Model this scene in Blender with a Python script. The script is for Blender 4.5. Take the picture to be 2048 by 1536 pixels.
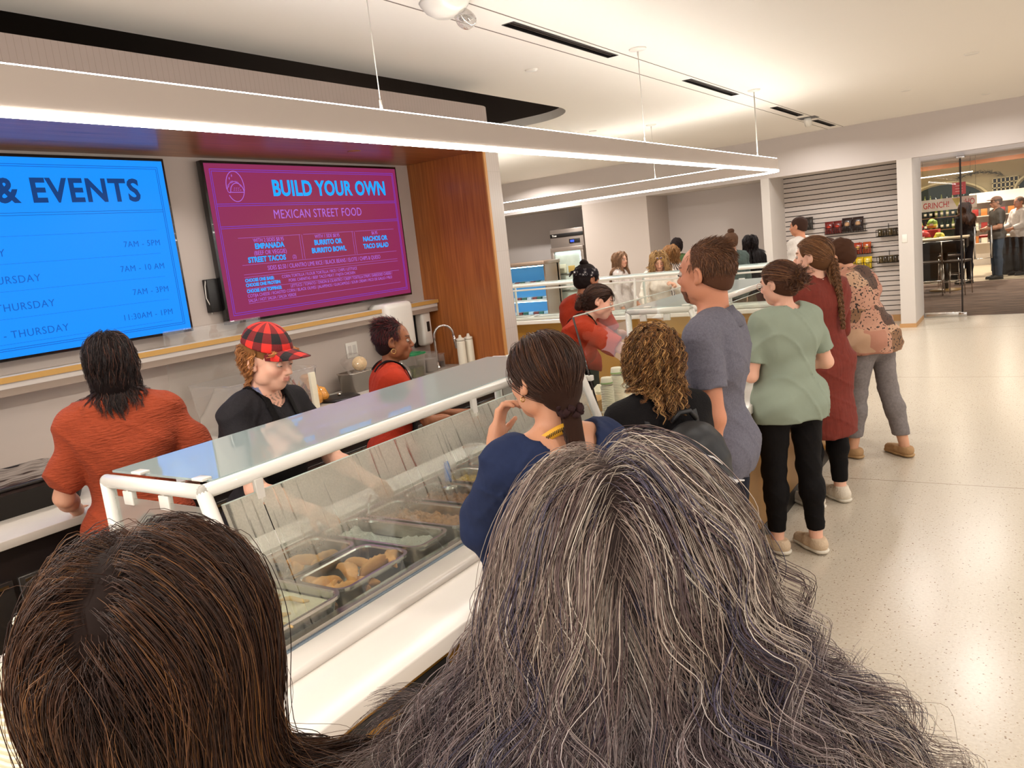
import bpy, bmesh, math, random
import numpy as np
from mathutils import Vector, Matrix
R = math.radians
PI = math.pi
scene = bpy.context.scene
for _o in list(bpy.data.objects): bpy.data.objects.remove(_o)

# ------------------------------------------------------------------ camera
CAM_H = 1.8
YAW, PITCH, ROLL, FPX = R(-34.11), R(9.566), R(-6.487), 1582.0
def cam_basis():
    cy, sy = math.cos(YAW), math.sin(YAW)
    f = Vector((sy*math.cos(PITCH), cy*math.cos(PITCH), -math.sin(PITCH)))
    r = Vector((cy, -sy, 0)); u = r.cross(f)
    c, s = math.cos(ROLL), math.sin(ROLL)
    return c*r + s*u, -s*r + c*u, f
_r, _u, _f = cam_basis()
camd = bpy.data.cameras.new('camera'); cam = bpy.data.objects.new('camera', camd)
scene.collection.objects.link(cam)
m = Matrix.Identity(4)
for i in range(3):
    m[i][0] = _r[i]; m[i][1] = _u[i]; m[i][2] = -_f[i]
m[2][3] = CAM_H
cam.matrix_world = m
camd.sensor_fit = 'HORIZONTAL'; camd.sensor_width = 36.0
camd.lens = FPX*36.0/2048.0
camd.clip_start = 0.05; camd.clip_end = 100
scene.camera = cam

# ------------------------------------------------------------------ view, world, lights
vs = scene.view_settings
scene.display_settings.display_device = 'sRGB'
vs.view_transform = 'Standard'; vs.look = 'None'; vs.gamma = 1.0; vs.use_curve_mapping = False
vs.exposure = -0.08
world = bpy.data.worlds.new('world'); scene.world = world; world.use_nodes = True
bg = world.node_tree.nodes['Background']
bg.inputs[0].default_value = (1.0, 0.97, 0.94, 1); bg.inputs[1].default_value = 1.55
cy_ = scene.cycles
cy_.max_bounces = 7; cy_.diffuse_bounces = 3; cy_.glossy_bounces = 4; cy_.transmission_bounces = 4
cy_.transparent_max_bounces = 24; cy_.sample_clamp_indirect = 4.0; cy_.caustics_reflective = False; cy_.caustics_refractive = False
cy_.use_adaptive_sampling = True; cy_.adaptive_threshold = 0.02
try:
    cy_.use_denoising = True; cy_.denoiser = 'OPENIMAGEDENOISE'
except Exception: pass

CEIL = 3.05
def lamp(name, loc, energy, size, color=(1, .965, .92), spread=160, size_y=None):
    l = bpy.data.lights.new(name, 'AREA'); l.energy = energy; l.size = size
    l.shape = 'DISK' if size_y is None else 'RECTANGLE'
    if size_y: l.size_y = size_y
    l.color = color; l.spread = R(spread)
    o = bpy.data.objects.new(name, l); scene.collection.objects.link(o)
    o.location = loc; o['kind'] = 'helper'
    return o
# lamps at the visible downlights, plus fill lamps added without fixtures over dark areas
for (x, y, e) in [(-.50, 8.5, 26), (-1.2, 10.2, 20), (-.5, 12.0, 20), (.9, 1.6, 26), (.9, 4.2, 26), (.9, 6.8, 22), (2.9, 2.5, 26), (2.9, 5.5, 26), (2.9, 9.0, 24),
                  (-1.9, -.6, 40), (-1.5, -2.4, 40), (.9, -1.6, 40), (-.8, 11.6, 16), (-2.7, 12.0, 34), (-5.2, 10.8, 60), (-7.6, 12.2, 70), (-4.8, 6.9, 34), (-6.4, 7.0, 34)]:
    lamp('ceiling_downlight_lamp', (x, y, CEIL-.012), e, .16)
# small downlights in the niche soffit
for y in (1.2, 2.6, 4.0):
    lamp('soffit_downlight_lamp', (-3.75, y, 2.535), 5.0, .1, spread=130)
# ------------------------------------------------------------------ helpers
def s2l(c):
    return tuple((v/12.92 if v <= .04045 else ((v+.055)/1.055)**2.4) for v in c)
def rgb(r, g, b): return s2l((r/255., g/255., b/255.)) + (1.,)
def mat(name, col, rough=.5, metal=0., spec=.5, emit=None, estr=1., noise=None, bump=None, vcol=None, sheen=0, coat=0, trans=0, alpha=1, sss=0, objc=False):
    m = bpy.data.materials.new(name); m.use_nodes = True
    nt = m.node_tree; b = nt.nodes['Principled BSDF']
    b.inputs['Base Color'].default_value = col; b.inputs['Roughness'].default_value = rough
    b.inputs['Metallic'].default_value = metal; b.inputs['Specular IOR Level'].default_value = spec
    b.inputs['Coat Weight'].default_value = coat; b.inputs['Sheen Weight'].default_value = sheen
    b.inputs['Transmission Weight'].default_value = trans; b.inputs['Alpha'].default_value = alpha
    if sss:
        b.inputs['Subsurface Weight'].default_value = sss; b.inputs['Subsurface Radius'].default_value = (1, .35, .2); b.inputs['Subsurface Scale'].default_value = .008
    tc = nt.nodes.new('ShaderNodeTexCoord')
    src = None
    if vcol:
        a = nt.nodes.new('ShaderNodeAttribute'); a.attribute_name = vcol; src = a.outputs['Color']
    if noise:   # (scale, amount, [stretch]) brightness variation
        n = nt.nodes.new('ShaderNodeTexNoise'); n.inputs['Scale'].default_value = noise[0]; n.inputs['Detail'].default_value = 4
        if len(noise) > 2:
            mp = nt.nodes.new('ShaderNodeMapping'); mp.inputs['Scale'].default_value = noise[2]
            nt.links.new(tc.outputs['Object'], mp.inputs[0]); nt.links.new(mp.outputs[0], n.inputs['Vector'])
        else: nt.links.new(tc.outputs['Object'], n.inputs['Vector'])
        mr = nt.nodes.new('ShaderNodeMapRange'); mr.inputs[1].default_value = .3; mr.inputs[2].default_value = .7
        mr.inputs[3].default_value = 1-noise[1]; mr.inputs[4].default_value = 1+noise[1]
        nt.links.new(n.outputs[0], mr.inputs[0])
        vm = nt.nodes.new('ShaderNodeVectorMath'); vm.operation = 'SCALE'
        if src: nt.links.new(src, vm.inputs[0])
        else: vm.inputs[0].default_value = col[:3]
        nt.links.new(mr.outputs[0], vm.inputs['Scale']); src = vm.outputs[0]
    if src: nt.links.new(src, b.inputs['Base Color'])
    if bump:    # (scale, strength, [stretch])
        n = nt.nodes.new('ShaderNodeTexNoise'); n.inputs['Scale'].default_value = bump[0]; n.inputs['Detail'].default_value = 3
        if len(bump) > 2:
            mp = nt.nodes.new('ShaderNodeMapping'); mp.inputs['Scale'].default_value = bump[2]
            nt.links.new(tc.outputs['Object'], mp.inputs[0]); nt.links.new(mp.outputs[0], n.inputs['Vector'])
        else: nt.links.new(tc.outputs['Object'], n.inputs['Vector'])
        bp = nt.nodes.new('ShaderNodeBump'); bp.inputs['Strength'].default_value = bump[1]; bp.inputs['Distance'].default_value = .01
        nt.links.new(n.outputs[0], bp.inputs['Height']); nt.links.new(bp.outputs[0], b.inputs['Normal'])
    if emit:
        b.inputs['Emission Color'].default_value = emit; b.inputs['Emission Strength'].default_value = estr
    return m
def N(m, t, **kw):
    n = m.node_tree.nodes.new(t)
    for k, v in kw.items(): setattr(n, k, v)
    return n
def LK(m, a, b): m.node_tree.links.new(a, b)
def PB(m): return m.node_tree.nodes['Principled BSDF']

def link(o, parent=None):
    scene.collection.objects.link(o)
    if parent: o.parent = parent
    return o
def tag(o, label=None, cat=None, group=None, kind=None):
    if label: o['label'] = label
    if cat: o['category'] = cat
    if group: o['group'] = group
    if kind: o['kind'] = kind
    return o
def empty(name, loc=(0, 0, 0), rz=0, label=None, cat=None, group=None):
    o = bpy.data.objects.new(name, None); link(o); o.location = loc; o.rotation_euler = (0, 0, rz)
    o.empty_display_size = .05
    return tag(o, label, cat, group)
class MB:
    """collects simple shapes and links them as ONE mesh object"""
    def __init__(s): s.v = []; s.f = []; s.mi = []; s.sm = []
    def add(s, V, F, mi=0, smooth=False):
        n = len(s.v); s.v += [tuple(x) for x in V]; s.f += [tuple(i+n for i in f) for f in F]
        s.mi += [mi]*len(F); s.sm += [smooth]*len(F); return s
    def box(s, x0, x1, y0, y1, z0, z1, mi=0, M=None):
        V = [(x, y, z) for z in (z0, z1) for y in (y0, y1) for x in (x0, x1)]
        if M is not None: V = [tuple(M @ Vector(v)) for v in V]
        return s.add(V, [(0, 2, 3, 1), (4, 5, 7, 6), (0, 1, 5, 4), (2, 6, 7, 3), (0, 4, 6, 2), (1, 3, 7, 5)], mi)
    def rbox(s, x0, x1, y0, y1, z0, z1, b=.005, mi=0, M=None, seg=2):
        bm = bmesh.new(); bmesh.ops.create_cube(bm, size=1)
        for v in bm.verts:
            v.co = Vector(((x0+x1)/2+v.co.x*(x1-x0), (y0+y1)/2+v.co.y*(y1-y0), (z0+z1)/2+v.co.z*(z1-z0)))
        bmesh.ops.bevel(bm, geom=list(bm.edges), offset=min(b, .49*min(x1-x0, y1-y0, z1-z0)), segments=seg, affect='EDGES', profile=.5)
        return s.bm(bm, mi, M, True)
    def bm(s, bm, mi=0, M=None, smooth=False):
        bm.verts.ensure_lookup_table()
        V = [(M @ v.co) if M is not None else v.co.copy() for v in bm.verts]
        bm.verts.index_update()
        F = [[v.index for v in f.verts] for f in bm.faces]; bm.free()
        return s.add(V, F, mi, smooth)
    def tube(s, pts, r, n=8, mi=0, caps=True, closed=False):
        pts = [Vector(p) for p in pts]; rs = r if isinstance(r, (list, tuple)) else [r]*len(pts)
        V = []; F = []; L = len(pts); up = None
        for i, p in enumerate(pts):
            a = pts[(i-1) % L] if (closed or i > 0) else p
            b = pts[(i+1) % L] if (closed or i < L-1) else p
            t = (b-a).normalized()
            if up is None:
                up = Vector((0, 0, 1)) if abs(t.z) < .9 else Vector((1, 0, 0))
            x = t.cross(up).normalized(); y = x.cross(t).normalized(); up = y
            for k in range(n):
                th = 2*PI*k/n; V.append(p + rs[i]*(math.cos(th)*x + math.sin(th)*y))
        for i in range(L if closed else L-1):
            for k in range(n):
                a = i*n+k; b = i*n+(k+1) % n; c = ((i+1) % L)*n+(k+1) % n; d = ((i+1) % L)*n+k
                F.append((a, b, c, d))
        if caps and not closed:
            F.append(tuple(range(n))[::-1]); F.append(tuple((L-1)*n+k for k in range(n)))
        return s.add(V, F, mi, True)
    def lathe(s, prof, n=24, mi=0, M=None, smooth=True, sx=1, sy=1):
        V = []; F = []
        for (r, z) in prof:
            for k in range(n):
                th = 2*PI*k/n; V.append(Vector((r*math.cos(th)*sx, r*math.sin(th)*sy, z)))
        for i in range(len(prof)-1):
            for k in range(n):
                F.append((i*n+k, i*n+(k+1) % n, (i+1)*n+(k+1) % n, (i+1)*n+k))
        if prof[0][0] > 1e-4: F.append(tuple(range(n))[::-1])
        if prof[-1][0] > 1e-4: F.append(tuple((len(prof)-1)*n+k for k in range(n)))
        if M is not None: V = [M @ v for v in V]
        return s.add(V, F, mi, smooth)
    def prism(s, poly, z0, z1, mi=0, M=None):
        n = len(poly); V = [Vector((x, y, z)) for z in (z0, z1) for x, y in poly]
        F = [tuple(range(n))[::-1], tuple(range(n, 2*n))] + [(i, (i+1) % n, n+(i+1) % n, n+i) for i in range(n)]
        if M is not None: V = [M @ v for v in V]
        return s.add(V, F, mi)
    def build(s, name, mats, parent=None, loc=None):
        me = bpy.data.meshes.new(name); me.from_pydata([tuple(v) for v in s.v], [], s.f)
        mats = mats if isinstance(mats, (list, tuple)) else [mats]
        for m_ in mats: me.materials.append(m_)
        me.polygons.foreach_set('material_index', s.mi); me.polygons.foreach_set('use_smooth', s.sm)
        me.update()
        o = bpy.data.objects.new(name, me); link(o, parent)
        if loc is not None: o.location = loc
        return o
def T(x, y, z): return Matrix.Translation((x, y, z))
def RX(a): return Matrix.Rotation(a, 4, 'X')
def RY(a): return Matrix.Rotation(a, 4, 'Y')
def RZ(a): return Matrix.Rotation(a, 4, 'Z')
def copy_tree(o, parent=None):
    c = o.copy(); scene.collection.objects.link(c); c.parent = parent
    for ch in list(o.children): copy_tree(ch, c)
    return c
def text(body, size, m_, parent, M, align='LEFT', bold=0., name='lettering', sp=1.0, sx=1.0):
    cu = bpy.data.curves.new(name, 'FONT'); cu.body = body; cu.size = size; cu.align_x = align; cu.offset = bold
    cu.space_character = sp; cu.extrude = .0003; cu.resolution_u = 3
    tmp = bpy.data.objects.new(name, cu); scene.collection.objects.link(tmp); dg = bpy.context.evaluated_depsgraph_get()
    me = bpy.data.meshes.new_from_object(tmp.evaluated_get(dg)); bpy.data.objects.remove(tmp); me.materials.clear(); me.materials.append(m_); o = bpy.data.objects.new(name, me); link(o, parent)
    o.matrix_local = M @ Matrix.Diagonal((sx, 1, 1, 1)); return o
def rrect(hx, hy, r, n=5):
    P = []
    for cx, cy, a0 in ((hx-r, hy-r, 0), (-hx+r, hy-r, 90), (-hx+r, -hy+r, 180), (hx-r, -hy+r, 270)):
        for k in range(n+1):
            a = R(a0+90*k/n); P.append((cx+r*math.cos(a), cy+r*math.sin(a)))
    return P

# ------------------------------------------------------------------ shared materials
M_white = mat('white_paint', rgb(214, 205, 197), .6)
M_ceil = mat('ceiling_paint', rgb(238, 231, 222), .8)
M_wallm = mat('wall_paint', rgb(192, 178, 168), .7)
M_head = mat('header_paint', rgb(205, 194, 188), .7)
M_black = mat('black_plastic', rgb(18, 14, 13), .4)
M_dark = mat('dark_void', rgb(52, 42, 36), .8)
M_steel = mat('brushed_steel', rgb(206, 200, 192), .24, 1.0, bump=(60, .05, (1, 14, 1)))
M_chrome = mat('chrome', rgb(205, 200, 196), .12, 1.0)
M_wframe = mat('white_enamel', rgb(232, 226, 216), .28, coat=.3)
M_quartz = mat('white_quartz', rgb(228, 219, 209), .22, noise=(6, .01))
M_gold = mat('gold_laminate', rgb(166, 118, 44), .28, .5, noise=(2, .04))
M_trimw = mat('pale_wood', rgb(196, 150, 100), .5)
def wood(name, c1, c2, axis='Z', sc=1.0, rough=.35):
    m = mat(name, c1, rough, coat=.15)
    tc = N(m, 'ShaderNodeTexCoord'); mp = N(m, 'ShaderNodeMapping')
    s = {'Z': (9, 9, .35), 'Y': (9, .35, 9)}[axis]; mp.inputs['Scale'].default_value = tuple(v*sc for v in s)
    n = N(m, 'ShaderNodeTexNoise'); n.inputs['Scale'].default_value = 6; n.inputs['Detail'].default_value = 6; n.inputs['Distortion'].default_value = .4
    cr = N(m, 'ShaderNodeValToRGB'); cr.color_ramp.elements[0].position = .35; cr.color_ramp.elements[1].position = .7
    cr.color_ramp.elements[0].color = c2; cr.color_ramp.elements[1].color = c1
    LK(m, tc.outputs['Object'], mp.inputs[0]); LK(m, mp.outputs[0], n.inputs['Vector']); LK(m, n.outputs[0], cr.inputs[0]); LK(m, cr.outputs[0], PB(m).inputs['Base Color'])
    return m
M_wood = wood('stained_wood_vertical', rgb(178, 106, 50), rgb(144, 80, 36), 'Z')
M_woods = wood('stained_wood_soffit', rgb(170, 106, 60), rgb(134, 78, 42), 'Y')
def glass(name, tint=(.97, .985, .975), refl=1.0, haze=0., streaks=False, hazecol=(.62, .58, .52, 1)):
    m = bpy.data.materials.new(name); m.use_nodes = True; nt = m.node_tree
    for n in list(nt.nodes): nt.nodes.remove(n)
    out = N(m, 'ShaderNodeOutputMaterial'); tr = N(m, 'ShaderNodeBsdfTransparent'); tr.inputs[0].default_value = tint+(1,)
    gl = N(m, 'ShaderNodeBsdfGlossy'); gl.inputs['Roughness'].default_value = .02; gl.inputs[0].default_value = (1, 1, 1, 1)
    fr = N(m, 'ShaderNodeFresnel'); fr.inputs[0].default_value = 1.5
    mu = N(m, 'ShaderNodeMath', operation='MULTIPLY'); mu.inputs[1].default_value = refl; LK(m, fr.outputs[0], mu.inputs[0])
    ge = N(m, 'ShaderNodeNewGeometry'); bf = N(m, 'ShaderNodeMath', operation='SUBTRACT'); bf.inputs[0].default_value = 1.0; LK(m, ge.outputs['Backfacing'], bf.inputs[1])
    mu2 = N(m, 'ShaderNodeMath', operation='MULTIPLY'); LK(m, mu.outputs[0], mu2.inputs[0]); LK(m, bf.outputs[0], mu2.inputs[1]); mu = mu2
    mx = N(m, 'ShaderNodeMixShader'); LK(m, mu.outputs[0], mx.inputs[0]); LK(m, tr.outputs[0], mx.inputs[1]); LK(m, gl.outputs[0], mx.inputs[2])
    last = mx
    if haze:
        df = N(m, 'ShaderNodeBsdfDiffuse'); df.inputs[0].default_value = hazecol
        tl = N(m, 'ShaderNodeBsdfTranslucent'); tl.inputs[0].default_value = hazecol
        ms = N(m, 'ShaderNodeMixShader'); LK(m, df.outputs[0], ms.inputs[1]); LK(m, tl.outputs[0], ms.inputs[2])
        m2 = N(m, 'ShaderNodeMixShader'); m2.inputs[0].default_value = haze
        LK(m, mx.outputs[0], m2.inputs[1]); LK(m, ms.outputs[0], m2.inputs[2]); last = m2
        if streaks:
            tc = N(m, 'ShaderNodeTexCoord'); sp = N(m, 'ShaderNodeSeparateXYZ'); LK(m, tc.outputs['Object'], sp.inputs[0])
            # condensation: heavy toward the top, thinning to clear near the pans, cut by run-down drops
            n1 = N(m, 'ShaderNodeTexNoise'); n1.inputs['Scale'].default_value = 3.2; n1.inputs['Detail'].default_value = 5; LK(m, tc.outputs['Object'], n1.inputs['Vector'])
            mr = N(m, 'ShaderNodeMapRange'); mr.inputs[1].default_value = .11; mr.inputs[2].default_value = .37; mr.inputs[3].default_value = -.10; mr.inputs[4].default_value = .58
            LK(m, sp.outputs['Z'], mr.inputs[0])
            ad = N(m, 'ShaderNodeMath', operation='MULTIPLY_ADD'); ad.inputs[1].default_value = .95; LK(m, n1.outputs[0], ad.inputs[0])
            sb = N(m, 'ShaderNodeMath', operation='SUBTRACT'); sb.inputs[1].default_value = .38; LK(m, mr.outputs[0], sb.inputs[0]); LK(m, sb.outputs[0], ad.inputs[2])
            mp = N(m, 'ShaderNodeMapping'); mp.inputs['Scale'].default_value = (2, 42, 2.2); LK(m, tc.outputs['Object'], mp.inputs[0])
            n2 = N(m, 'ShaderNodeTexNoise'); n2.inputs['Scale'].default_value = 1.6; n2.inputs['Detail'].default_value = 2; LK(m, mp.outputs[0], n2.inputs['Vector'])
            gt = N(m, 'ShaderNodeMapRange'); gt.inputs[1].default_value = .60; gt.inputs[2].default_value = .64; gt.inputs[3].default_value = 1; gt.inputs[4].default_value = .25; LK(m, n2.outputs[0], gt.inputs[0])
            n3 = N(m, 'ShaderNodeTexNoise'); n3.inputs['Scale'].default_value = 180; LK(m, tc.outputs['Object'], n3.inputs['Vector'])
            g3 = N(m, 'ShaderNodeMapRange'); g3.inputs[1].default_value = .3; g3.inputs[2].default_value = .7; g3.inputs[3].default_value = .9; g3.inputs[4].default_value = 1.08; LK(m, n3.outputs[0], g3.inputs[0])
            q = N(m, 'ShaderNodeMath', operation='MULTIPLY'); LK(m, ad.outputs[0], q.inputs[0]); LK(m, gt.outputs[0], q.inputs[1])
            q2 = N(m, 'ShaderNodeMath', operation='MULTIPLY', use_clamp=True); LK(m, q.outputs[0], q2.inputs[0]); LK(m, g3.outputs[0], q2.inputs[1])
            LK(m, q2.outputs[0], m2.inputs[0])
    LK(m, last.outputs[0], out.inputs[0]); return m
M_glass = glass('clear_glass')
M_glasst = glass('greenish_top_glass', (.80, .90, .88), 1.9, .42, hazecol=(.74, .84, .84, 1))  # teal haze colour stands in for the pale wall and ceiling reflection
M_fog = glass('condensed_glass', (.95, .97, .94), .8, .4, True, hazecol=(.86, .82, .73, 1))
M_fogs = glass('misty_end_glass', (.93, .95, .94), 1.0, .38)
M_clear = glass('clear_plastic', (.97, .965, .955), 1.6, .11, hazecol=(.8, .77, .74, 1))
M_led = mat('led_diffuser', (1, 1, 1, 1), .5, emit=(1, .96, .88, 1), estr=34)
# ------------------------------------------------------------------ the setting
def st(mb, name, m_): return tag(mb.build(name, m_), kind='structure')
# terrazzo floor
M_floor = mat('terrazzo', rgb(206, 190, 168), .24, spec=.5)
def _terrazzo(m):
    tc = N(m, 'ShaderNodeTexCoord')
    def specks(scale, lo, seed):
        v = N(m, 'ShaderNodeTexVoronoi'); v.inputs['Scale'].default_value = scale; v.inputs['Randomness'].default_value = 1
        mp = N(m, 'ShaderNodeMapping'); mp.inputs['Location'].default_value = (seed, seed*.7, 0)
        LK(m, tc.outputs['Object'], mp.inputs[0]); LK(m, mp.outputs[0], v.inputs['Vector'])
        r = N(m, 'ShaderNodeMath', operation='LESS_THAN'); r.inputs[1].default_value = lo; LK(m, v.outputs['Distance'], r.inputs[0])
        sc = N(m, 'ShaderNodeSeparateColor'); LK(m, v.outputs['Color'], sc.inputs[0]); g = N(m, 'ShaderNodeMath', operation='GREATER_THAN'); g.inputs[1].default_value = .62; LK(m, sc.outputs[0], g.inputs[0])
        q = N(m, 'ShaderNodeMath', operation='MULTIPLY'); LK(m, r.outputs[0], q.inputs[0]); LK(m, g.outputs[0], q.inputs[1]); return q
    base = N(m, 'ShaderNodeTexNoise'); base.inputs['Scale'].default_value = 70; base.inputs['Detail'].default_value = 8; LK(m, tc.outputs['Object'], base.inputs['Vector'])
    cr = N(m, 'ShaderNodeValToRGB'); cr.color_ramp.elements[0].position = .35; cr.color_ramp.elements[1].position = .65
    cr.color_ramp.elements[0].color = rgb(200, 187, 168); cr.color_ramp.elements[1].color = rgb(210, 198, 180); LK(m, base.outputs[0], cr.inputs[0])
    a = specks(56, .19, 0); b = specks(96, .22, 7); c = specks(36, .13, 3)
    col = cr.outputs[0]
    for f, cc in ((b, rgb(186, 166, 140)), (a, rgb(150, 128, 104)), (c, rgb(120, 96, 78))):
        mx = N(m, 'ShaderNodeMix', data_type='RGBA'); LK(m, f.outputs[0], mx.inputs[0]); LK(m, col, mx.inputs[6]); mx.inputs[7].default_value = cc; col = mx.outputs[2]
    # divider strips
    sp = N(m, 'ShaderNodeSeparateXYZ'); LK(m, tc.outputs['Object'], sp.inputs[0])
    def line(out, per, off, w):
        ad = N(m, 'ShaderNodeMath', operation='ADD'); ad.inputs[1].default_value = off; LK(m, out, ad.inputs[0])
        md = N(m, 'ShaderNodeMath', operation='PINGPONG'); md.inputs[1].default_value = per/2; LK(m, ad.outputs[0], md.inputs[0])
        lt = N(m, 'ShaderNodeMath', operation='LESS_THAN'); lt.inputs[1].default_value = w; LK(m, md.outputs[0], lt.inputs[0]); return lt
    l = line(sp.outputs['Y'], 3.6, 1.62, .004)
    mx = N(m, 'ShaderNodeMix', data_type='RGBA'); LK(m, l.outputs[0], mx.inputs[0]); LK(m, col, mx.inputs[6]); mx.inputs[7].default_value = rgb(150, 132, 110)
    LK(m, mx.outputs[2], PB(m).inputs['Base Color'])
_terrazzo(M_floor)
st(MB().box(-12, 7, -4, 14.1, -.1, 0), 'floor', M_floor)
# ceiling with the long round-ended cutout above the food station
from mathutils.geometry import tessellate_polygon
HX0, HX1, HY0, HY1 = -5.6, -3.70, -3.0, 7.34
hole = [(HX1, HY0)]
for k in range(13):
    a = R(0+90*k/12); hole.append((HX1-.62+.62*math.cos(a), HY1-.62+.62*math.sin(a)))
for k in range(13):
    a = R(90+90*k/12); hole.append((HX0+.62+.62*math.cos(a), HY1-.62+.62*math.sin(a)))
hole.append((HX0, HY0))
def slab_with_hole(outer, holes, z0, z1, mb):
    loops = [[Vector((x, y, 0)) for x, y in l] for l in [outer]+holes]
    tris = tessellate_polygon(loops); flat = [p for l in loops for p in l]; n = len(flat)
    mb.add([(p.x, p.y, z0) for p in flat]+[(p.x, p.y, z1) for p in flat], [tuple(t) for t in tris]+[tuple(i+n for i in t) for t in tris])
    k = 0
    for l in loops:
        mb.add([(p.x, p.y, z) for z in (z0, z1) for p in l], [(i, (i+1) % len(l), len(l)+(i+1) % len(l), len(l)+i) for i in range(len(l))]); k += len(l)
    return mb
SLX0, SLX1 = -2.56, -2.36   # the strip panel with the slot diffusers
slots = [(4.02, 5.37), (6.80, 8.12), (9.52, 10.75), (11.55, 12.7)]
holes = [hole]
for y0, y1 in slots: holes.append([(-2.515, y0), (-2.435, y0), (-2.435, y1), (-2.515, y1)])
cb = slab_with_hole([(-12, -4), (7, -4), (7, 13.05), (-12, 13.05)], holes, CEIL, CEIL+.08, MB())
st(cb, 'ceiling', M_ceil)
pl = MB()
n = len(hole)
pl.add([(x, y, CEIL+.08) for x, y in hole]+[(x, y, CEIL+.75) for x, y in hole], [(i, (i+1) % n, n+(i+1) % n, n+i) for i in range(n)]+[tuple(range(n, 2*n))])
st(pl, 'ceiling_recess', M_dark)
# hairline joints beside the slot diffusers, and the diffusers themselves
for nm, x in (('trim_1', -2.40), ('trim_2', -2.62)):
    st(MB().box(x-.004, x+.004, -4, 13.05, CEIL-.0015, CEIL+.001), nm, mat('joint_line', rgb(120, 108, 98), .8))
for i, (y0, y1) in enumerate(slots):
    t = empty('ceiling_slot_diffuser', (-2.475, (y0+y1)/2, CEIL), 0, ['longest-looking black slot diffuser in the ceiling, nearest the emergency light', 'black slot diffuser in the ceiling between two pendant cable mounts', 'short black slot diffuser in the ceiling before the spotlight recess', 'short black slot diffuser in the ceiling just past the spotlight recess'][i], 'vent', 'black slot diffusers in the ceiling strip')
    h = (y1-y0)/2
    MB().box(-.04, .04, -h, h, .05, .07).box(-.042, -.036, -h, h, -.003, .05).box(.036, .042, -h, h, -.003, .05).box(-.04, .04, -h-.003, -h+.003, -.003, .05).box(-.04, .04, h-.003, h+.003, -.003, .05).build('frame', M_black, t)
    MB().box(-.012, -.008, -h, h, .005, .045).box(.008, .012, -h, h, .005, .045).build('blade', mat('dark_blade', rgb(60, 50, 44), .5), t)
# spotlight recess
t = empty('recessed_spotlight', (-2.47, 11.15, CEIL), 0, 'white gimbal spotlight hanging from a square black recess in the ceiling', 'spotlight')
MB().box(-.11, .11, -.13, .13, -.004, .0).build('recess_frame', M_black, t)
MB().lathe([(.0, 0), (.045, 0), (.05, .07), (.035, .11), (0, .115)], 20, M=T(.0, .0, -.09) @ RX(.6)).build('lamp_head', M_wframe, t)
MB().lathe([(0, 0), (.04, 0)], 20, M=T(.0, .0, -.092) @ RX(.6)).build('lens', mat('spot_lens', (1, 1, 1, 1), .3, emit=(1, .93, .8, 1), estr=6), t)
# walls behind the staff
M_tile = mat('glazed_tile', rgb(196, 182, 172), .3, noise=(3, .03))
def _tile(m):
    tc = N(m, 'ShaderNodeTexCoord'); br = N(m, 'ShaderNodeTexBrick'); br.offset = 0; br.inputs['Scale'].default_value = 1
    br.inputs['Mortar Size'].default_value = .0012; br.inputs['Brick Width'].default_value = .03; br.inputs['Row Height'].default_value = .6
    br.inputs['Color1'].default_value = rgb(206, 194, 185); br.inputs['Color2'].default_value = rgb(206, 194, 185); br.inputs['Mortar'].default_value = rgb(188, 175, 166)
    sp = N(m, 'ShaderNodeSeparateXYZ'); cm = N(m, 'ShaderNodeCombineXYZ'); ad = N(m, 'ShaderNodeMath', operation='ADD')
    LK(m, tc.outputs['Object'], sp.inputs[0]); LK(m, sp.outputs['X'], ad.inputs[0]); LK(m, sp.outputs['Y'], ad.inputs[1]); LK(m, ad.outputs[0], cm.inputs[0]); LK(m, sp.outputs['Z'], cm.inputs[1])
    LK(m, cm.outputs[0], br.inputs['Vector']); LK(m, br.outputs[0], PB(m).inputs['Base Color'])
_tile(M_tile)
XW = -4.2
st(MB().box(XW-.1, XW, -2, 5.3, 0, 2.56), 'wall_back', M_wallm)
st(MB().box(XW, -3.455, -2, 5.06, 2.553, 2.60), 'ceiling_soffit', M_woods)
def rounded_strip(y0, y1, x0, x1, z0, z1, r=.16):
    P = [(x0, y0), (x1, y0)]
    for k in range(9):
        a = R(90*k/8); P.append((x1-r+r*math.cos(a), y1-r+r*math.sin(a)))
    P.append((x0, y1)); return MB().prism(P, z0, z1)
M_tile2 = M_tile.copy(); [setattr(M_tile2.node_tree.nodes['Brick Texture'].inputs[k], 'default_value', v) for k, v in (('Color1', rgb(150, 134, 126)), ('Color2', rgb(150, 134, 126)), ('Mortar', rgb(134, 118, 110)))]  # same tile as the column, with the bulkhead's shade put into its colour
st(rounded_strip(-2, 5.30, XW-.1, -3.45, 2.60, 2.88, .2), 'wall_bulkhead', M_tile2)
st(rounded_strip(5.085, 5.30, XW-.1, -3.45, 0, 2.60, .06), 'wall_column', M_tile)
t = empty('wood_end_panel', (-3.8, 5.06, 0), 0, 'tall stained wood end panel closing the niche beside the hanging menu screen', 'panel')
MB().box(-.4, .34, -.0, .022, 0, 2.553).build('panel', M_wood, t)
MB().box(.341, .352, -.004, .024, 0, 2.553).build('edging', mat('edge_banding', rgb(206, 148, 84), .4), t)
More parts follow.
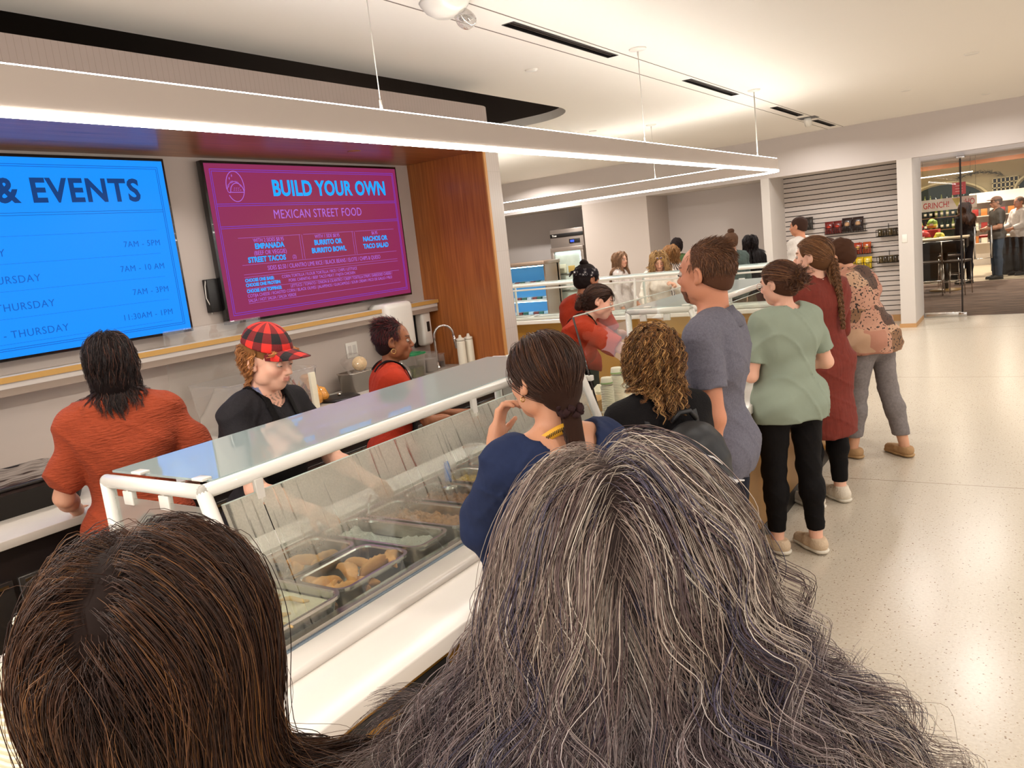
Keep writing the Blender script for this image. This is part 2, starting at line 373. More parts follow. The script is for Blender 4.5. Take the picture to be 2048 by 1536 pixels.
# far end: header, piers, recesses
FY = 13.05; HZ = 2.455
st(MB().box(-12, 7, FY, FY+.12, HZ, CEIL+.1), 'wall_header', M_head)
st(MB().box(-12, -1.5, FY+.12, 14.02, HZ, HZ+.05), 'ceiling_recess_far', M_white)
st(MB().box(-6.88, -5.62, FY, 14.0, 0, HZ), 'wall_pier_left', M_wallm)
st(MB().box(-3.66, -3.53, FY, 14.0, 0, HZ), 'wall_pier_middle', M_white)
st(MB().box(-1.70, -1.5, FY, 14.12, 0, HZ), 'wall_pier_door', M_white)
st(MB().box(-12, -3.6, 14.0, 14.1, 0, HZ+.1), 'wall_far', M_head)
st(MB().box(-12.1, -12, -4, 14, 0, CEIL), 'wall_left', M_wallm)
st(MB().box(-5.0, -3.66, 13.985, 14.0, .0, .1), 'baseboard_far', M_trimw)
st(MB().box(-1.72, -1.494, 13.042, 13.05, 0, .06).box(-1.5, -1.493, 13.05, 14.0, 0, .06), 'baseboard_pier', M_trimw)
st(MB().box(-3.53, -1.70, 13.86, 13.9, 0, .10), 'baseboard_slats', M_trimw)
# slatwall
M_slat = mat('slatwall_panel', rgb(212, 200, 192), .5)
mb = MB(); z = .10; pitch = .0785
mb.box(-3.53, -1.70, 13.93, 13.96, 0, HZ, 1)
k = 0
while z < HZ-.02:
    mb.box(-3.53, -1.70, 13.905, 13.93, z, min(z+pitch-.013, HZ)); z += pitch
tag(mb.build('wall_slat', [M_slat, mat('slat_groove', rgb(40, 26, 22), .7)]), kind='structure')
# ------------------------------------------------------------------ serving counter
CZ = .86
t = empty('serving_counter', (-1.75, 4.9, 0), 0, 'long serving counter with gold laminate front and white quartz top the queue stands at', 'counter')
ct = t
def loc(mb): return mb
c0 = T(1.75, -4.9, 0)
MB().box(-2.2, -1.30, .25, 6.65, .0, .815, M=c0).build('cabinet_body', M_gold, t)
mb = MB(); mb.rbox(-1.46, -1.246, .2, 6.65, CZ-.045, CZ, .004, M=c0); mb.box(-2.26, -1.46, .2, 6.65, CZ-.045, CZ-.006, M=c0)
mb.build('worktop', M_quartz, t)
MB().box(-1.50, -1.298, .25, 6.6, 0, .1, M=c0).build('plinth', M_black, t)
for y0, y1 in ((.30, .80), (.85, 1.475), (1.535, 2.15), (2.21, 2.83), (2.89, 3.5), (3.56, 4.18), (4.24, 4.86), (4.92, 5.5), (5.56, 6.14)):
    P = [(p[0]+(y0+y1)/2-4.9, p[1]+.752) for p in rrect((y1-y0)/2, .0165, .012, 3)]
    M_ = Matrix(((0, 0, 1, .447), (1, 0, 0, 0), (0, 1, 0, 0), (0, 0, 0, 1)))
    MB().prism(P, 0, .0055, M=M_).build('vent_slot', M_black, t)
# raised rim under the glass, slotted light-coloured grille and steel well
mb = MB()
mb.rbox(-1.555, -1.455, .9, 3.0, CZ-.01, CZ+.022, .012, M=c0)
mb.rbox(-2.32, -2.13, .9, 3.0, CZ-.01, CZ+.03, .006, M=c0)
mb.rbox(-2.34, -1.455, .78, .92, CZ-.01, CZ+.022, .01, M=c0)
mb.rbox(-2.34, -1.455, 3.0, 3.06, CZ-.01, CZ+.022, .01, M=c0)
mb.build('raised_rim', M_quartz, t)
M_grille = mat('bluish_steel_grille', rgb(176, 192, 206), .35, .6)  # blue of the reflected screen is put into the steel colour
mb = MB(); mb.box(-1.605, -1.555, .92, 3.0, CZ-.01, CZ+.02, M=c0)
for i in range(200):
    y = .925+i*.01035
    mb.box(-1.598, -1.562, y, y+.0055, CZ+.02, CZ+.0235, M=c0)
mb.build('air_grille', M_grille, t)
mb = MB(); mb.box(-2.13, -1.605, .92, 3.0, CZ-.02, CZ-.002, M=c0); mb.box(-2.13, -2.115, .92, 3.0, CZ-.02, CZ+.035, M=c0); mb.box(-1.612, -1.605, .92, 3.0, CZ-.02, CZ+.022, M=c0)
mb.build('steel_well', M_steel, t)
mb = MB(); mb.box(-2.30, -2.15, .95, 2.97, CZ+.031, CZ+.043, M=c0); mb.build('cutting_board', mat('white_cutting_board', rgb(222, 216, 206), .45), t)

# ------------------------------------------------------------------ sneeze guards
def sneeze_guard(y0, y1, zt, label, fog=True, xb=-2.15, xf=-1.72, xo=-1.575, zb=.882, mids=()):
    g = empty('sneeze_guard', ((xb+xf)/2, (y0+y1)/2, zb), 0, label, 'sneeze guard')
    L = Matrix.Translation((-(xb+xf)/2, -(y0+y1)/2, -zb)); q = lambda p: L @ Vector(p)
    r = .019
    for nm, a, b in (('top_rail', (xf, y0, zt), (xf, y1, zt)), ('end_rail', (xb, y0, zt), (xf, y0, zt)), ('end_rail', (xb, y1, zt), (xf, y1, zt)),
                     ('back_post', (xb, y0, zt), (xb, y0, zb)), ('back_post', (xb, y1, zt), (xb, y1, zb)),
                     ('front_post', (xf, y0, zt), (xo, y0, zb)), ('front_post', (xf, y1, zt), (xo, y1, zb))):
        mb = MB().tube([q(a), q(b)], r, 14)
        for e in (a, b):
            if e[2] == zt:
                mb.lathe([(0, -r)]+[(r*math.cos(R(w)), r*math.sin(R(w))) for w in range(-75, 90, 15)]+[(0, r)], 14, M=Matrix.Translation(q(e)))
        mb.build(nm, M_wframe, g)
    # glass panes
    def pane(pts, nm, m_, th=.004):
        P = [q(p) for p in pts]; n = (P[1]-P[0]).cross(P[2]-P[0]).normalized()*th
        V = P+[p+n for p in P]; k = len(P)
        return MB().add(V, [tuple(range(k))[::-1], tuple(range(k, 2*k))]+[(i, (i+1) % k, k+(i+1) % k, k+i) for i in range(k)]).build(nm, m_, g)
    tg = pane([(xb-.02, y0+.03, zt+.014), (xf, y0+.03, zt+.016), (xf, y1-.03, zt+.016), (xb-.02, y1-.03, zt+.014)], 'top_glass', M_glasst, .006)
    fx = lambda z: xf+(xo-xf)*(zt-z)/(zt-zb)
    ys = [y0+.03]+list(mids)+[y1-.03]
    for i in range(len(ys)-1):
        a, b = ys[i]+.003, ys[i+1]-.003
        zA = zt-.045
        pane([(fx(zb+.006), a, zb+.006), (fx(zb+.006), b, zb+.006), (fx(zA), b, zA), (fx(zA), a, zA)], 'front_glass', M_fog if fog else M_glass)
        MB().tube([q((fx(zA)+.001, a, zA+.001)), q((fx(zA)+.001, b, zA+.001))], .0025, 6).build('glass_edge', mat('pale_glass_edge', rgb(214, 226, 218), .2), g)
    for y in mids:
        zA = zt-.045
        MB().box(-.004, .010, -.012, .012, -.03, .035, M=Matrix.Translation(q((fx(zA), y, zA)))).build('glass_clip', M_wframe, g)
    for y in (y0, y1):
        zA = zt-.04
        pane([(xb+.03, y, zb+.01), (fx(zb+.01)-.03, y, zb+.01), (fx(zA)-.028, y, zA), (xb+.03, y, zA)], 'end_glass', M_fogs if fog else M_glass)
        for x in (xb+.10, (xb+xf)/2+.05):
            MB().rbox(-.022, .022, -.008, .008, -.02, .02, .003, M=Matrix.Translation(q((x, y, zA)))).box(-.005, .005, -.006, .006, .0, .045, M=Matrix.Translation(q((x, y, zA)))).build('bracket', M_wframe, g)
        for x in (xb+.12, xf-.04):
            s = 1 if y == y0 else -1
            MB().rbox(-.022, .022, .0, .03, -.004, .004, .002, M=Matrix.Translation(q((x, y+(.015*s if s > 0 else -.045), zt+.024)))).build('glass_clip', M_wframe, g)
    if xo != xf:
        MB().box(-.014, .014, y0-(y0+y1)/2+.02, y1-(y0+y1)/2-.02, 0, .012, M=T(xo-(xb+xf)/2, 0, 0)).build('glass_channel', M_steel, g)
    return g
sneeze_guard(1.13, 3.05, 1.297, 'white-framed sneeze guard with misted glass over the food pans, nearest one', True, mids=(1.28, 2.25))
sneeze_guard(4.52, 6.5, 1.335, 'white-framed clear sneeze guard beside the man in the grey polo shirt', False, xb=-2.13, xf=-1.72, xo=-1.60)
# tall frameless glass between the two guards
def vpane(name, pts, m_, th=.008, par=None):
    P = [Vector(p) for p in pts]; n = (P[1]-P[0]).cross(P[2]-P[0]).normalized()*th; k = len(P)
    return MB().add(P+[p+n for p in P], [tuple(range(k))[::-1], tuple(range(k, 2*k))]+[(i, (i+1) % k, k+(i+1) % k, k+i) for i in range(k)]).build(name, m_, par)
t = empty('glass_screen', (-1.65, 3.75, .87), 0, 'tall frameless clear glass screen between the two sneeze guards', 'glass screen')
q = lambda x, y, z: (x+1.65, y-3.75, z-.87)
vpane('pane', [q(-1.60, 3.085, .875), q(-1.60, 4.46, .875), q(-1.72, 4.46, 1.475), q(-1.72, 3.085, 1.475)], M_glass, .008, t)
MB().tube([q(-1.72, 3.085, 1.478), q(-1.72, 4.46, 1.478)], .0028, 6).build('polished_edge', mat('polished_edge', rgb(222, 226, 214), .1, emit=None), t)
MB().tube([q(-1.60, 3.08, .875), q(-1.72, 3.08, 1.475)], .0045, 6).build('dark_edge', mat('dark_glass_edge', rgb(38, 26, 20), .1), t)
MB().rbox(-.02, .02, -.012, .012, -.012, .012, .003, M=T(-.02, -.67, .33)).build('clip', M_wframe, t)

# ------------------------------------------------------------------ hotel pans with food
def pan_mesh(hx, hy, depth, rim=.012, r=.035):
    mb = MB(); rings = []
    for (sx, z, rr) in ((0, 0, r+rim), (.0, .003, r+rim), (-rim*.9, .003, r), (-rim-.002, -.002, r), (-rim-.008, -depth, r-.006)):
        rings.append([(x, y, z) for x, y in rrect(hx+sx, hy+sx, rr, 5)])
    rings.insert(0, [(x, y, -.006) for x, y in rrect(hx, hy, r+rim, 5)])
    n = len(rings[0]); V = [p for rg in rings for p in rg]; F = []
    for i in range(len(rings)-1):
        for k in range(n): F.append((i*n+k, i*n+(k+1) % n, (i+1)*n+(k+1) % n, (i+1)*n+k))
    F.append(tuple((len(rings)-1)*n+k for k in range(n)))
    # outside wall
    o = len(V); V += [(x, y, -.006) for x, y in rrect(hx-rim, hy-rim, r, 5)]+[(x, y, -depth-.002) for x, y in rrect(hx-rim-.006, hy-rim-.006, r, 5)]
    for k in range(n): F.append((o+k, o+n+k, o+n+(k+1) % n, o+(k+1) % n))
    mb.add(V, F, 0, False); return mb
def pan(cx, cy, hx, hy, z, depth, label, rz=0.):
    t = empty('food_pan', (cx, cy, z), rz, label, 'food pan', None)
    o = pan_mesh(hx, hy, depth).build('pan', M_steel, t); return t
PZ = CZ+.055
pans = [pan(-1.82, 1.27, .235, .148, PZ+.012, .05, 'steel pan of creamy white sauce nearest the dark-haired woman'),
        pan(-1.725, 1.585, .108, .155, PZ, .055, 'small steel pan heaped with golden empanadas by the front rim'),
        pan(-1.955, 1.585, .108, .155, PZ, .055, 'small steel pan with a few empanadas and a dark tong tip'),
        pan(-1.84, 1.845, .228, .09, PZ, .055, 'steel pan half full of white rice'),
        pan(-1.82, 2.045, .225, .095, PZ, .055, 'steel pan of shredded pork next to the rice'),
        pan(-1.82, 2.26, .225, .10, PZ, .055, 'steel pan of brown taco meat behind the shredded pork')]
for i in range(3):
    pan(-1.82, 2.48+.2*i, .225, .093, PZ, .055, ['steel pan of yellow corn under the misted glass', 'steel pan of black beans under the misted glass', 'steel pan of dark stew at the far end of the misted guard'][i])
rnd = random.Random(5)
from mathutils import noise as mnoise
def lump_surface(cx, cy, z, hx, hy, amp, sc, m_, name, label, cat, seed=0, n=70, tilt=0, kind='stuff', hole=None):
    V = []; F = []
    for j in range(n+1):
        for i in range(n+1):
            x = -hx+2*hx*i/n; y = -hy+2*hy*j/n
            h = amp*mnoise.fractal(Vector((x*sc+seed, y*sc, seed)), .8, 2.2, 4)+tilt*x
            if hole: h += hole(x, y)
            e = min(1, (min(hx-abs(x), hy-abs(y)))/.02); V.append((x, y, h*max(0, e)-.012*(1-max(0, e))))
    for j in range(n):
        for i in range(n): F.append((j*(n+1)+i, j*(n+1)+i+1, (j+1)*(n+1)+i+1, (j+1)*(n+1)+i))
    o = MB().add(V, F, 0, True).build(name, m_, None, (cx, cy, z)); return tag(o, label, cat, None, kind)
M_rice = mat('white_rice', rgb(232, 226, 212), .6, bump=(260, 1.0))
M_pork = mat('shredded_pork', rgb(186, 132, 92), .5, noise=(60, .35), bump=(90, .8))
M_sauce = mat('cream_sauce', rgb(232, 222, 190), .3, noise=(12, .05))
M_beef = mat('ground_beef', rgb(150, 92, 48), .5, noise=(70, .4), bump=(110, 1))
lump_surface(-1.84, 1.845, PZ-.034, .20, .065, .014, 26, M_rice, 'white_rice', 'loose white rice left in the steel pan', 'rice', 3, hole=lambda x, y: .028*min(1, max(0, (abs(x+.02)-.04)/.12))-.008)
lump_surface(-1.82, 2.045, PZ-.022, .20, .07, .02, 42, M_pork, 'shredded_pork', 'shredded cooked pork filling the pan beside the rice', 'meat', 8)
lump_surface(-1.82, 2.26, PZ-.024, .20, .075, .016, 50, M_beef, 'taco_meat', 'brown taco meat in the pan behind the pork', 'meat', 1)
lump_surface(-1.82, 2.48, PZ-.02, .20, .07, .01, 60, mat('corn', rgb(206, 160, 64), .4, noise=(90, .3), bump=(120, 1)), 'corn', 'yellow corn seen dimly through the misted glass', 'corn', 2)
lump_surface(-1.82, 2.68, PZ-.02, .20, .07, .008, 60, mat('beans', rgb(60, 36, 26), .3, noise=(90, .3), bump=(120, 1)), 'black_beans', 'black beans seen dimly through the misted glass', 'beans', 4)
lump_surface(-1.82, 2.88, PZ-.02, .20, .07, .008, 30, mat('stew', rgb(120, 72, 36), .3, noise=(40, .3)), 'stew', 'dark stew at the far end of the guard', 'stew', 6)
lump_surface(-1.82, 1.27, PZ+.002, .212, .125, .004, 14, M_sauce, 'cream_sauce', 'smooth cream sauce with pale strips floating in the nearest pan', 'sauce', 9)
M_strip = mat('fried_strip', rgb(216, 180, 118), .5, noise=(30, .15))
for i, (x, y, a) in enumerate([(-1.70, 1.33, .5), (-1.75, 1.27, .9), (-1.68, 1.24, .6), (-1.80, 1.31, .7), (-1.62, 1.20, .4), (-1.73, 1.19, .8)]):
    pts = [(-.045+.018*k, .008*math.sin(k*1.1+i), .002+.003*math.sin(k*.9)) for k in range(6)]
    o = MB().tube(pts, [.003, .006, .007, .007, .006, .003], 7).build('tortilla_strip', M_strip, None, (x, y, PZ+.008)); o.rotation_euler.z = a
    tag(o, 'pale fried strip lying on the cream sauce in the nearest pan', 'tortilla strip', 'fried strips on the cream sauce')
# empanadas: half-moon pastries with a crimped edge
M_pastry = mat('golden_pastry', rgb(230, 166, 100), .55, noise=(16, .16), bump=(40, .35))
def empanada_mesh(seed, L=.062, W=.040, Hh=.017):
    n, m_ = 26, 8; V = []; F = []
    for j in range(m_+1):
        v = j/m_
        for i in range(n+1):
            u = -1+2*i/n
            w = math.sqrt(max(0, 1-u*u)); x = L*u
            y = -W*.25*(1-w)+v*W*(w*1.15)
            puff = Hh*(math.sin(PI*min(1, v*1.12)) if v < .89 else 0)*w**.7
            cr = .0035*math.sin(i*2.1)*(1 if v > .9 else 0)
            nn = .004*mnoise.noise(Vector((x*40+seed, y*40, seed)))
            V.append((x, y, puff+cr+nn+.003))
    N1 = (n+1)*(m_+1)
    for j in range(m_+1):
        for i in range(n+1):
            x, y, z = V[j*(n+1)+i]; V.append((x, y, -z*.55-.001 if j < m_ else z-.004))
    for j in range(m_):
        for i in range(n):
            a = j*(n+1)+i; F.append((a, a+1, a+n+2, a+n+1)); F.append((N1+a, N1+a+n+1, N1+a+n+2, N1+a+1))
    for i in range(n):
        a = m_*(n+1)+i; F.append((a, a+1, N1+a+1, N1+a)); F.append((i, N1+i, N1+i+1, i+1))
    return MB().add(V, F, 0, True)
emps = [empanada_mesh(s).build('empanada', M_pastry) for s in (1., 5., 9.)]
spots = [(-1.79, 1.485, 0, .4, .2, .5, 'crimped empanada in the near left corner of the front pan'),
         (-1.745, 1.475, .012, 1.5, .35, .0, 'empanada lying crosswise at the near end of the front pan'),
         (-1.70, 1.485, .0, 2.4, .1, -.35, 'empanada with a green speckled patch at the front pan middle'),
         (-1.665, 1.50, .0, .9, .4, .1, 'empanada lowest by the front wall of its pan'),
         (-1.735, 1.555, .018, -.5, .6, .2, 'empanada tipped open side up in the middle of the front pan'),
         (-1.745, 1.635, .014, .3, .15, .3, 'plump round empanada in the far half of the front pan'),
         (-1.69, 1.655, .012, 1.2, .3, -.2, 'broad empanada at the far end of the front pan'),
         (-1.655, 1.70, .022, 2.2, .75, .1, 'empanada standing on edge in the far corner of the front pan'),
         (-1.67, 1.58, .0, 2.9, .2, .2, 'empanada tucked against the front wall of the front pan'),
         (-1.955, 1.60, .008, .6, .25, .2, 'large empanada in the back pan'),
         (-1.925, 1.655, .004, 1.6, .3, -.1, 'empanada behind the large one in the back pan'),
         (-1.99, 1.56, .0, -.6, .15, .0, 'flat empanada under the tong tip in the back pan')]
for i, (x, y, dz, rz, rx, ry, lb) in enumerate(spots):
    o = emps[i] if i < 3 else emps[i % 3].copy()
    if i >= 3: scene.collection.objects.link(o)
    o.location = (x, y, PZ-.040+dz); o.rotation_euler = (rx, ry, rz); o.scale = (1.0+.1*math.sin(i*2.3),)*3
    tag(o, lb, 'empanada', 'empanadas in the two small pans')
tongs = empty('serving_tongs', (-1.99, 1.52, PZ-.01), 0, 'dark-tipped serving tongs resting in the back empanada pan', 'tongs')
MB().tube([(0, 0, 0), (-.03, -.06, .02), (-.08, -.16, .05)], [.012, .008, .006], 8).build('arm', M_black, tongs)
MB().rbox(-.016, .016, -.02, .02, -.008, .004, .004, M=RZ(.4)).build('tip', mat('navy_tip', rgb(22, 24, 50), .4), tongs)
# spoon handle and blue handled scoop behind the mist
t = empty('serving_spoon', (-2.0, 1.95, PZ), 0, 'steel serving spoon lying across the back of the rice pan', 'spoon')
MB().tube([(0, 0, .01), (-.03, .03, .03), (-.06, .08, .05)], .005, 8).build('handle', M_chrome, t)
MB().lathe([(0, -.01), (.02, -.006), (.03, 0), (.031, .002)], 16, sx=1.4, M=T(.03, -.02, .0)).build('bowl', M_chrome, t)
t = empty('blue_handled_scoop', (-1.93, 2.33, PZ+.02), 0, 'bright blue handled scoop standing in the taco meat', 'scoop')
MB().tube([(0, 0, 0), (-.04, .05, .06)], [.013, .012], 10).build('handle', mat('blue_plastic', rgb(24, 118, 214), .35), t)
MB().lathe([(0, -.03), (.025, -.02), (.032, 0)], 16, M=T(.02, -.02, -.01)).build('bowl', M_steel, t)
# cling film corner / plastic bowls in the far half
for i, (x, y, r) in enumerate([(-1.95, 2.62, .09), (-1.80, 2.80, .10)]):
    o = MB().lathe([(r*.55, 0), (r*.8, .02), (r, .075), (r*1.04, .078)], 26).build('mixing_bowl', M_clear, None, (x, y, PZ+.012))
    tag(o, ['clear plastic bowl behind the misted glass, smaller one', 'clear plastic bowl behind the misted glass by the far post'][i], 'bowl')
# ------------------------------------------------------------------ on the counter between the guards
M_paper = mat('pale_fibre', rgb(232, 222, 196), .7, noise=(20, .03))
M_paperg = mat('green_band', rgb(150, 176, 110), .6)
def cup_stack(x, y, n, r, label, tilt=0):
    t = empty('paper_cup_stack', (x, y, CZ+.008), 0, label, 'stack of cups')
    for i in range(n):
        z = i*.0088
        MB().lathe([(r*.78, z), (r*.97, z+.05), (r*1.02, z+.052), (r*1.02, z+.056), (r*.96, z+.056)], 22).build('cup', M_paper, t)
    z = n*.0088+.05
    MB().lathe([(r*.96, z), (r*.97, z+.008)], 22).build('band', M_paperg, t)
    MB().lathe([(r*.95, z+.008), (r*.86, z+.034), (r*.78, z+.036), (0, z+.034)], 22).build('top_cup', M_paper, t)
    return t
def cup_stack2(x, y, n, r, label):
    """the cups of a stack, each a thing of its own"""
    for i in range(n):
        o = MB().lathe([(r*.78, 0), (r*.97, .05), (r*1.03, .052), (r*1.03, .056), (r*.94, .056), (r*.75, .004), (0, .004)], 22).build('paper_cup', M_paper, None, (x, y, CZ-.004+i*.0088)) if i == 0 else first.copy()
        if i == 0: first = o
        else: scene.collection.objects.link(o); o.location = (x, y, CZ-.004+i*.0088)
        tag(o, label, 'paper cup', label.split(', ')[0])
    o = MB().lathe([(0, 0), (r*.98, 0), (r*.98, .006), (r*.86, .03), (r*.78, .034), (0, .032)], 22).build('paper_cup', M_paper, None, (x, y, CZ+.052+n*.0088)); tag(o, label.replace('pale paper cup in', 'upturned paper cup with a green band on'), 'paper cup')
    c = MB().lathe([(r*.985, 0), (r*.985, .008)], 22).build('green_band', M_paperg, o); c.location = (0, 0, .002)
cup_stack2(-1.80, 3.50, 20, .032, 'pale paper cup in the tall stack nearest the sneeze guard end')
cup_stack2(-1.83, 3.68, 22, .032, 'pale paper cup in the second tall stack, half behind the curls')
cup_stack2(-1.80, 3.86, 16, .034, 'pale paper cup in the short stack behind the curly hair')
o = MB().rbox(-.11, .11, -.15, .15, 0, .11, .003).build('cardboard_box', mat('cardboard', rgb(176, 132, 70), .8, noise=(8, .05)), None, (-2.05, 3.66, CZ-.006)); tag(o, 'brown cardboard box behind the paper cup stacks', 'box')
for i, (x, y, z, a) in enumerate([(-2.00, 3.98, .0, .1), (-2.08, 4.2, .0, .3)]):
    t = empty('takeout_tray', (x, y, CZ-.006+.0), a, ['open pale fibre tray beside the black rimmed bowl', 'open pale fibre tray behind the first, nearer the leaning server'][i], 'tray')
    V = [(sx*.10, sy*.085, .03) for sx, sy in ((-1, -1), (1, -1), (1, 1), (-1, 1))]+[(sx*.15, sy*.125, .10) for sx, sy in ((-1, -1), (1, -1), (1, 1), (-1, 1))]
    V = [(vx, vy, vz-.03+z) for vx, vy, vz in V]+[(vx*1.02, vy*1.02, vz-.026+z) for vx, vy, vz in V]
    F = [(0, 1, 2, 3)]+[(i_, (i_+1) % 4, 4+(i_+1) % 4, 4+i_) for i_ in range(4)]+[(8+i_, 8+(i_+1) % 4, 12+(i_+1) % 4, 12+i_) for i_ in range(4)]+[(4+i_, 4+(i_+1) % 4, 12+(i_+1) % 4, 12+i_) for i_ in range(4)]
    MB().add(V, F).build('tray', M_paper, t)
t = empty('salsa_bowl', (-2.02, 3.34, CZ-.006), 0, 'wide bowl of pale green cream with a black rim by the guard end', 'bowl')
MB().lathe([(.08, 0), (.13, .05), (.15, .12), (.157, .124), (.150, .118), (.13, .055), (.0, .05)], 32).build('bowl', M_clear, t)
MB().lathe([(.150, .118), (.160, .120), (.160, .132), (.150, .132)], 32).build('black_rim', M_black, t)
MB().lathe([(.0, .088), (.142, .088)], 32).build('cream', mat('green_cream', rgb(196, 214, 170), .4, noise=(20, .06)), t)
t = empty('clear_mixing_bowl', (-1.86, 3.30, CZ-.006), 0, 'clear round bowl of yellow corn beside the far end of the misted guard', 'bowl')
MB().lathe([(.05, 0), (.09, .05), (.11, .12), (.114, .122)], 28).build('bowl', M_clear, t)
MB().lathe([(.0, .075), (.07, .07), (.085, .05), (.05, .004)], 24).build('corn_filling', mat('corn_fill', rgb(216, 170, 88), .5, noise=(70, .3), bump=(90, 1)), t)
rr_ = random.Random(3)
first = None
for i in range(16):
    a = rr_.random()*6.28; x = -1.78+.12*rr_.random()-.02; y = 3.13+.22*rr_.random()
    if first is None:
        first = MB().lathe([(.020, 0), (.025, .022), (.027, .023), (.023, .021), (.018, .003), (0, .003)], 16).build('portion_cup', M_paper); o = first
    else: o = first.copy(); scene.collection.objects.link(o)
    o.location = (x, y, CZ+.02+.012*(i % 3)); o.rotation_euler = (1.2*rr_.random(), 1.1, a)
    tag(o, 'small cream portion cup scattered by the foot of the guard post', 'portion cup', 'small portion cups scattered beside the guard')
# takeout boxes at the near end of the counter
def takeout(x, y, n, w, d, z0, lab, grp):
    P0 = rrect(w*.8, d*.8, .05, 5); P1 = rrect(w, d, .06, 5); P2 = rrect(w*1.04, d*1.04, .062, 5); P3 = rrect(w*.95, d*.95, .055, 5)
    f = None
    for i in range(n):
        if f is None:
            k = len(P0); V = [(a, b, 0) for a, b in P0]+[(a, b, .055) for a, b in P1]+[(a, b, .058) for a, b in P2]+[(a, b, .062) for a, b in P2]+[(a, b, .062) for a, b in P3]+[(a*.97, b*.97, .004) for a, b in P0]
            F = [tuple(range(k))[::-1]]+[(j*k+i_, j*k+(i_+1) % k, (j+1)*k+(i_+1) % k, (j+1)*k+i_) for j in range(5) for i_ in range(k)]+[tuple(range(5*k, 6*k))]
            f = MB().add(V, F, 0, True).build('takeout_box', M_paper); o = f
        else: o = f.copy(); scene.collection.objects.link(o)
        o.location = (x, y, z0+i*.0155); o.rotation_euler.z = .12
        tag(o, lab if i < n-1 else lab.replace('pale fibre takeout box in', 'topmost pale fibre takeout box on'), 'takeout box', grp if i < n-1 else None)
takeout(-1.66, .63, 12, .105, .08, CZ-.006, 'pale fibre takeout box in the stack at the edge of the worktop', 'takeout boxes stacked at the near end of the worktop')
takeout(-1.98, .86, 9, .09, .08, CZ+.02, 'pale fibre takeout box in the stack hidden half behind the dark hair', 'takeout boxes stacked behind the dark-haired woman')
# second run of counter across the far end, with its own guard
t = empty('cross_counter', (-4.6, 9.2, 0), 0, 'far serving counter running crosswise with gold laminate front', 'counter')
MB().box(-3.4, 2.5, -.35, .25, 0, .815).build('cabinet_body', M_gold, t)
MB().rbox(-3.45, 2.55, -.45, .33, .815, .86, .004).build('worktop', M_quartz, t)
MB().rbox(-3.4, 2.4, -.36, .0, .862, .90, .01).build('raised_rim', M_wframe, t)
g = empty('sneeze_guard', (-4.6, 9.0, .86), 0, 'long white sneeze guard over the far crosswise counter, in front of the blond woman', 'sneeze guard')
for z, nm, r in ((.455, 'top_rail', .02), (.40, 'lower_rail', .011)):
    MB().tube([(-3.3, -.14, z), (2.42, -.14, z)], r, 12).build(nm, M_wframe, g)
MB().tube([(-3.3, .12, .455), (2.42, .12, .455)], .02, 12).build('back_rail', M_wframe, g)
for x in (-3.3, -1.35, .55, 2.42):
    MB().tube([(x, -.14, .455), (x, -.2, .0)], .016, 12).tube([(x, .12, .455), (x, .12, 0)], .016, 12).tube([(x, -.14, .455), (x, .12, .455)], .016, 12).build('post_frame', M_wframe, g)
vpane('front_glass', [(-3.28, -.2, .02), (2.4, -.2, .02), (2.4, -.145, .39), (-3.28, -.145, .39)], M_glass, .005, g)
vpane('top_glass', [(-3.28, -.13, .475), (2.4, -.13, .475), (2.4, .11, .475), (-3.28, .11, .475)], M_glasst, .005, g)
for i in range(6):
    x = -6.9+.52*i
    tt = pan(x, 8.98, .22, .12, .905, .03, ['steel pan of greens at the fridge end of the far counter', 'steel pan of tomatoes on the far counter, second from the fridge', 'steel pan on the far counter behind the bandana', 'steel pan of rice on the far counter beside the leaning server', 'steel pan on the far counter before the blond woman', 'steel pan on the far counter past the blond woman'][i])
    o = MB().lathe([(0, -.006), (.1, -.008), (.12, -.02)], 20, sx=1.6, sy=.8).build('food', mat('far_food', [rgb(92, 120, 60), rgb(170, 60, 40), rgb(200, 170, 110), rgb(226, 220, 208), rgb(150, 96, 60), rgb(196, 150, 80)][i], .6, noise=(60, .3), bump=(70, 1)), tt)
# ------------------------------------------------------------------ staff-side back counter
BZ = .94
t = empty('back_counter', (-3.7, 1.5, 0), 0, 'back worktop with dark undercounter fridges along the tv wall', 'counter')
MB().rbox(XW+3.7+.006, .47, -3.5, 3.55, BZ-.035, BZ, .003).build('worktop', mat('grey_worktop', rgb(206, 196, 184), .35, noise=(20, .02)), t)
MB().box(XW+3.7+.006, .43, -3.5, 3.55, 0, BZ-.035).build('carcass', mat('dark_cabinet', rgb(36, 28, 26), .35), t)
M_fridged = mat('dark_fridge_door', rgb(62, 56, 52), .18, .3, coat=.5)
for i, y in enumerate((-3.0, -2.3, -1.6, -.9, -.2, .5, 1.2, 1.9, 2.6)):
    d = MB().rbox(.43, .45, y, y+.68, .12, BZ-.16, .004).build('door', M_fridged, t)
    MB().box(.45, .456, y+.02, y+.66, BZ-.185, BZ-.172).build('handle', M_steel, d)
# ledge on the wall
t = empty('wall_ledge', (XW, 1.5, 1.47), 0, 'long white wall ledge with a pale wood edge below the screens', 'ledge')
MB().box(.0, .14, -3.5, 3.55, -.05, .006).build('shelf', M_white, t)
MB().box(.14, .152, -3.5, 3.555, -.022, .006).build('wood_edge', mat('ledge_edge', rgb(190, 146, 78), .4), t)
MB().box(.0, .139, -3.5, 3.55, -.085, -.05).build('apron_board', mat('taupe_board', rgb(150, 132, 118), .6), t)  # grey-brown colour paints the shadow below the ledge's wood edge
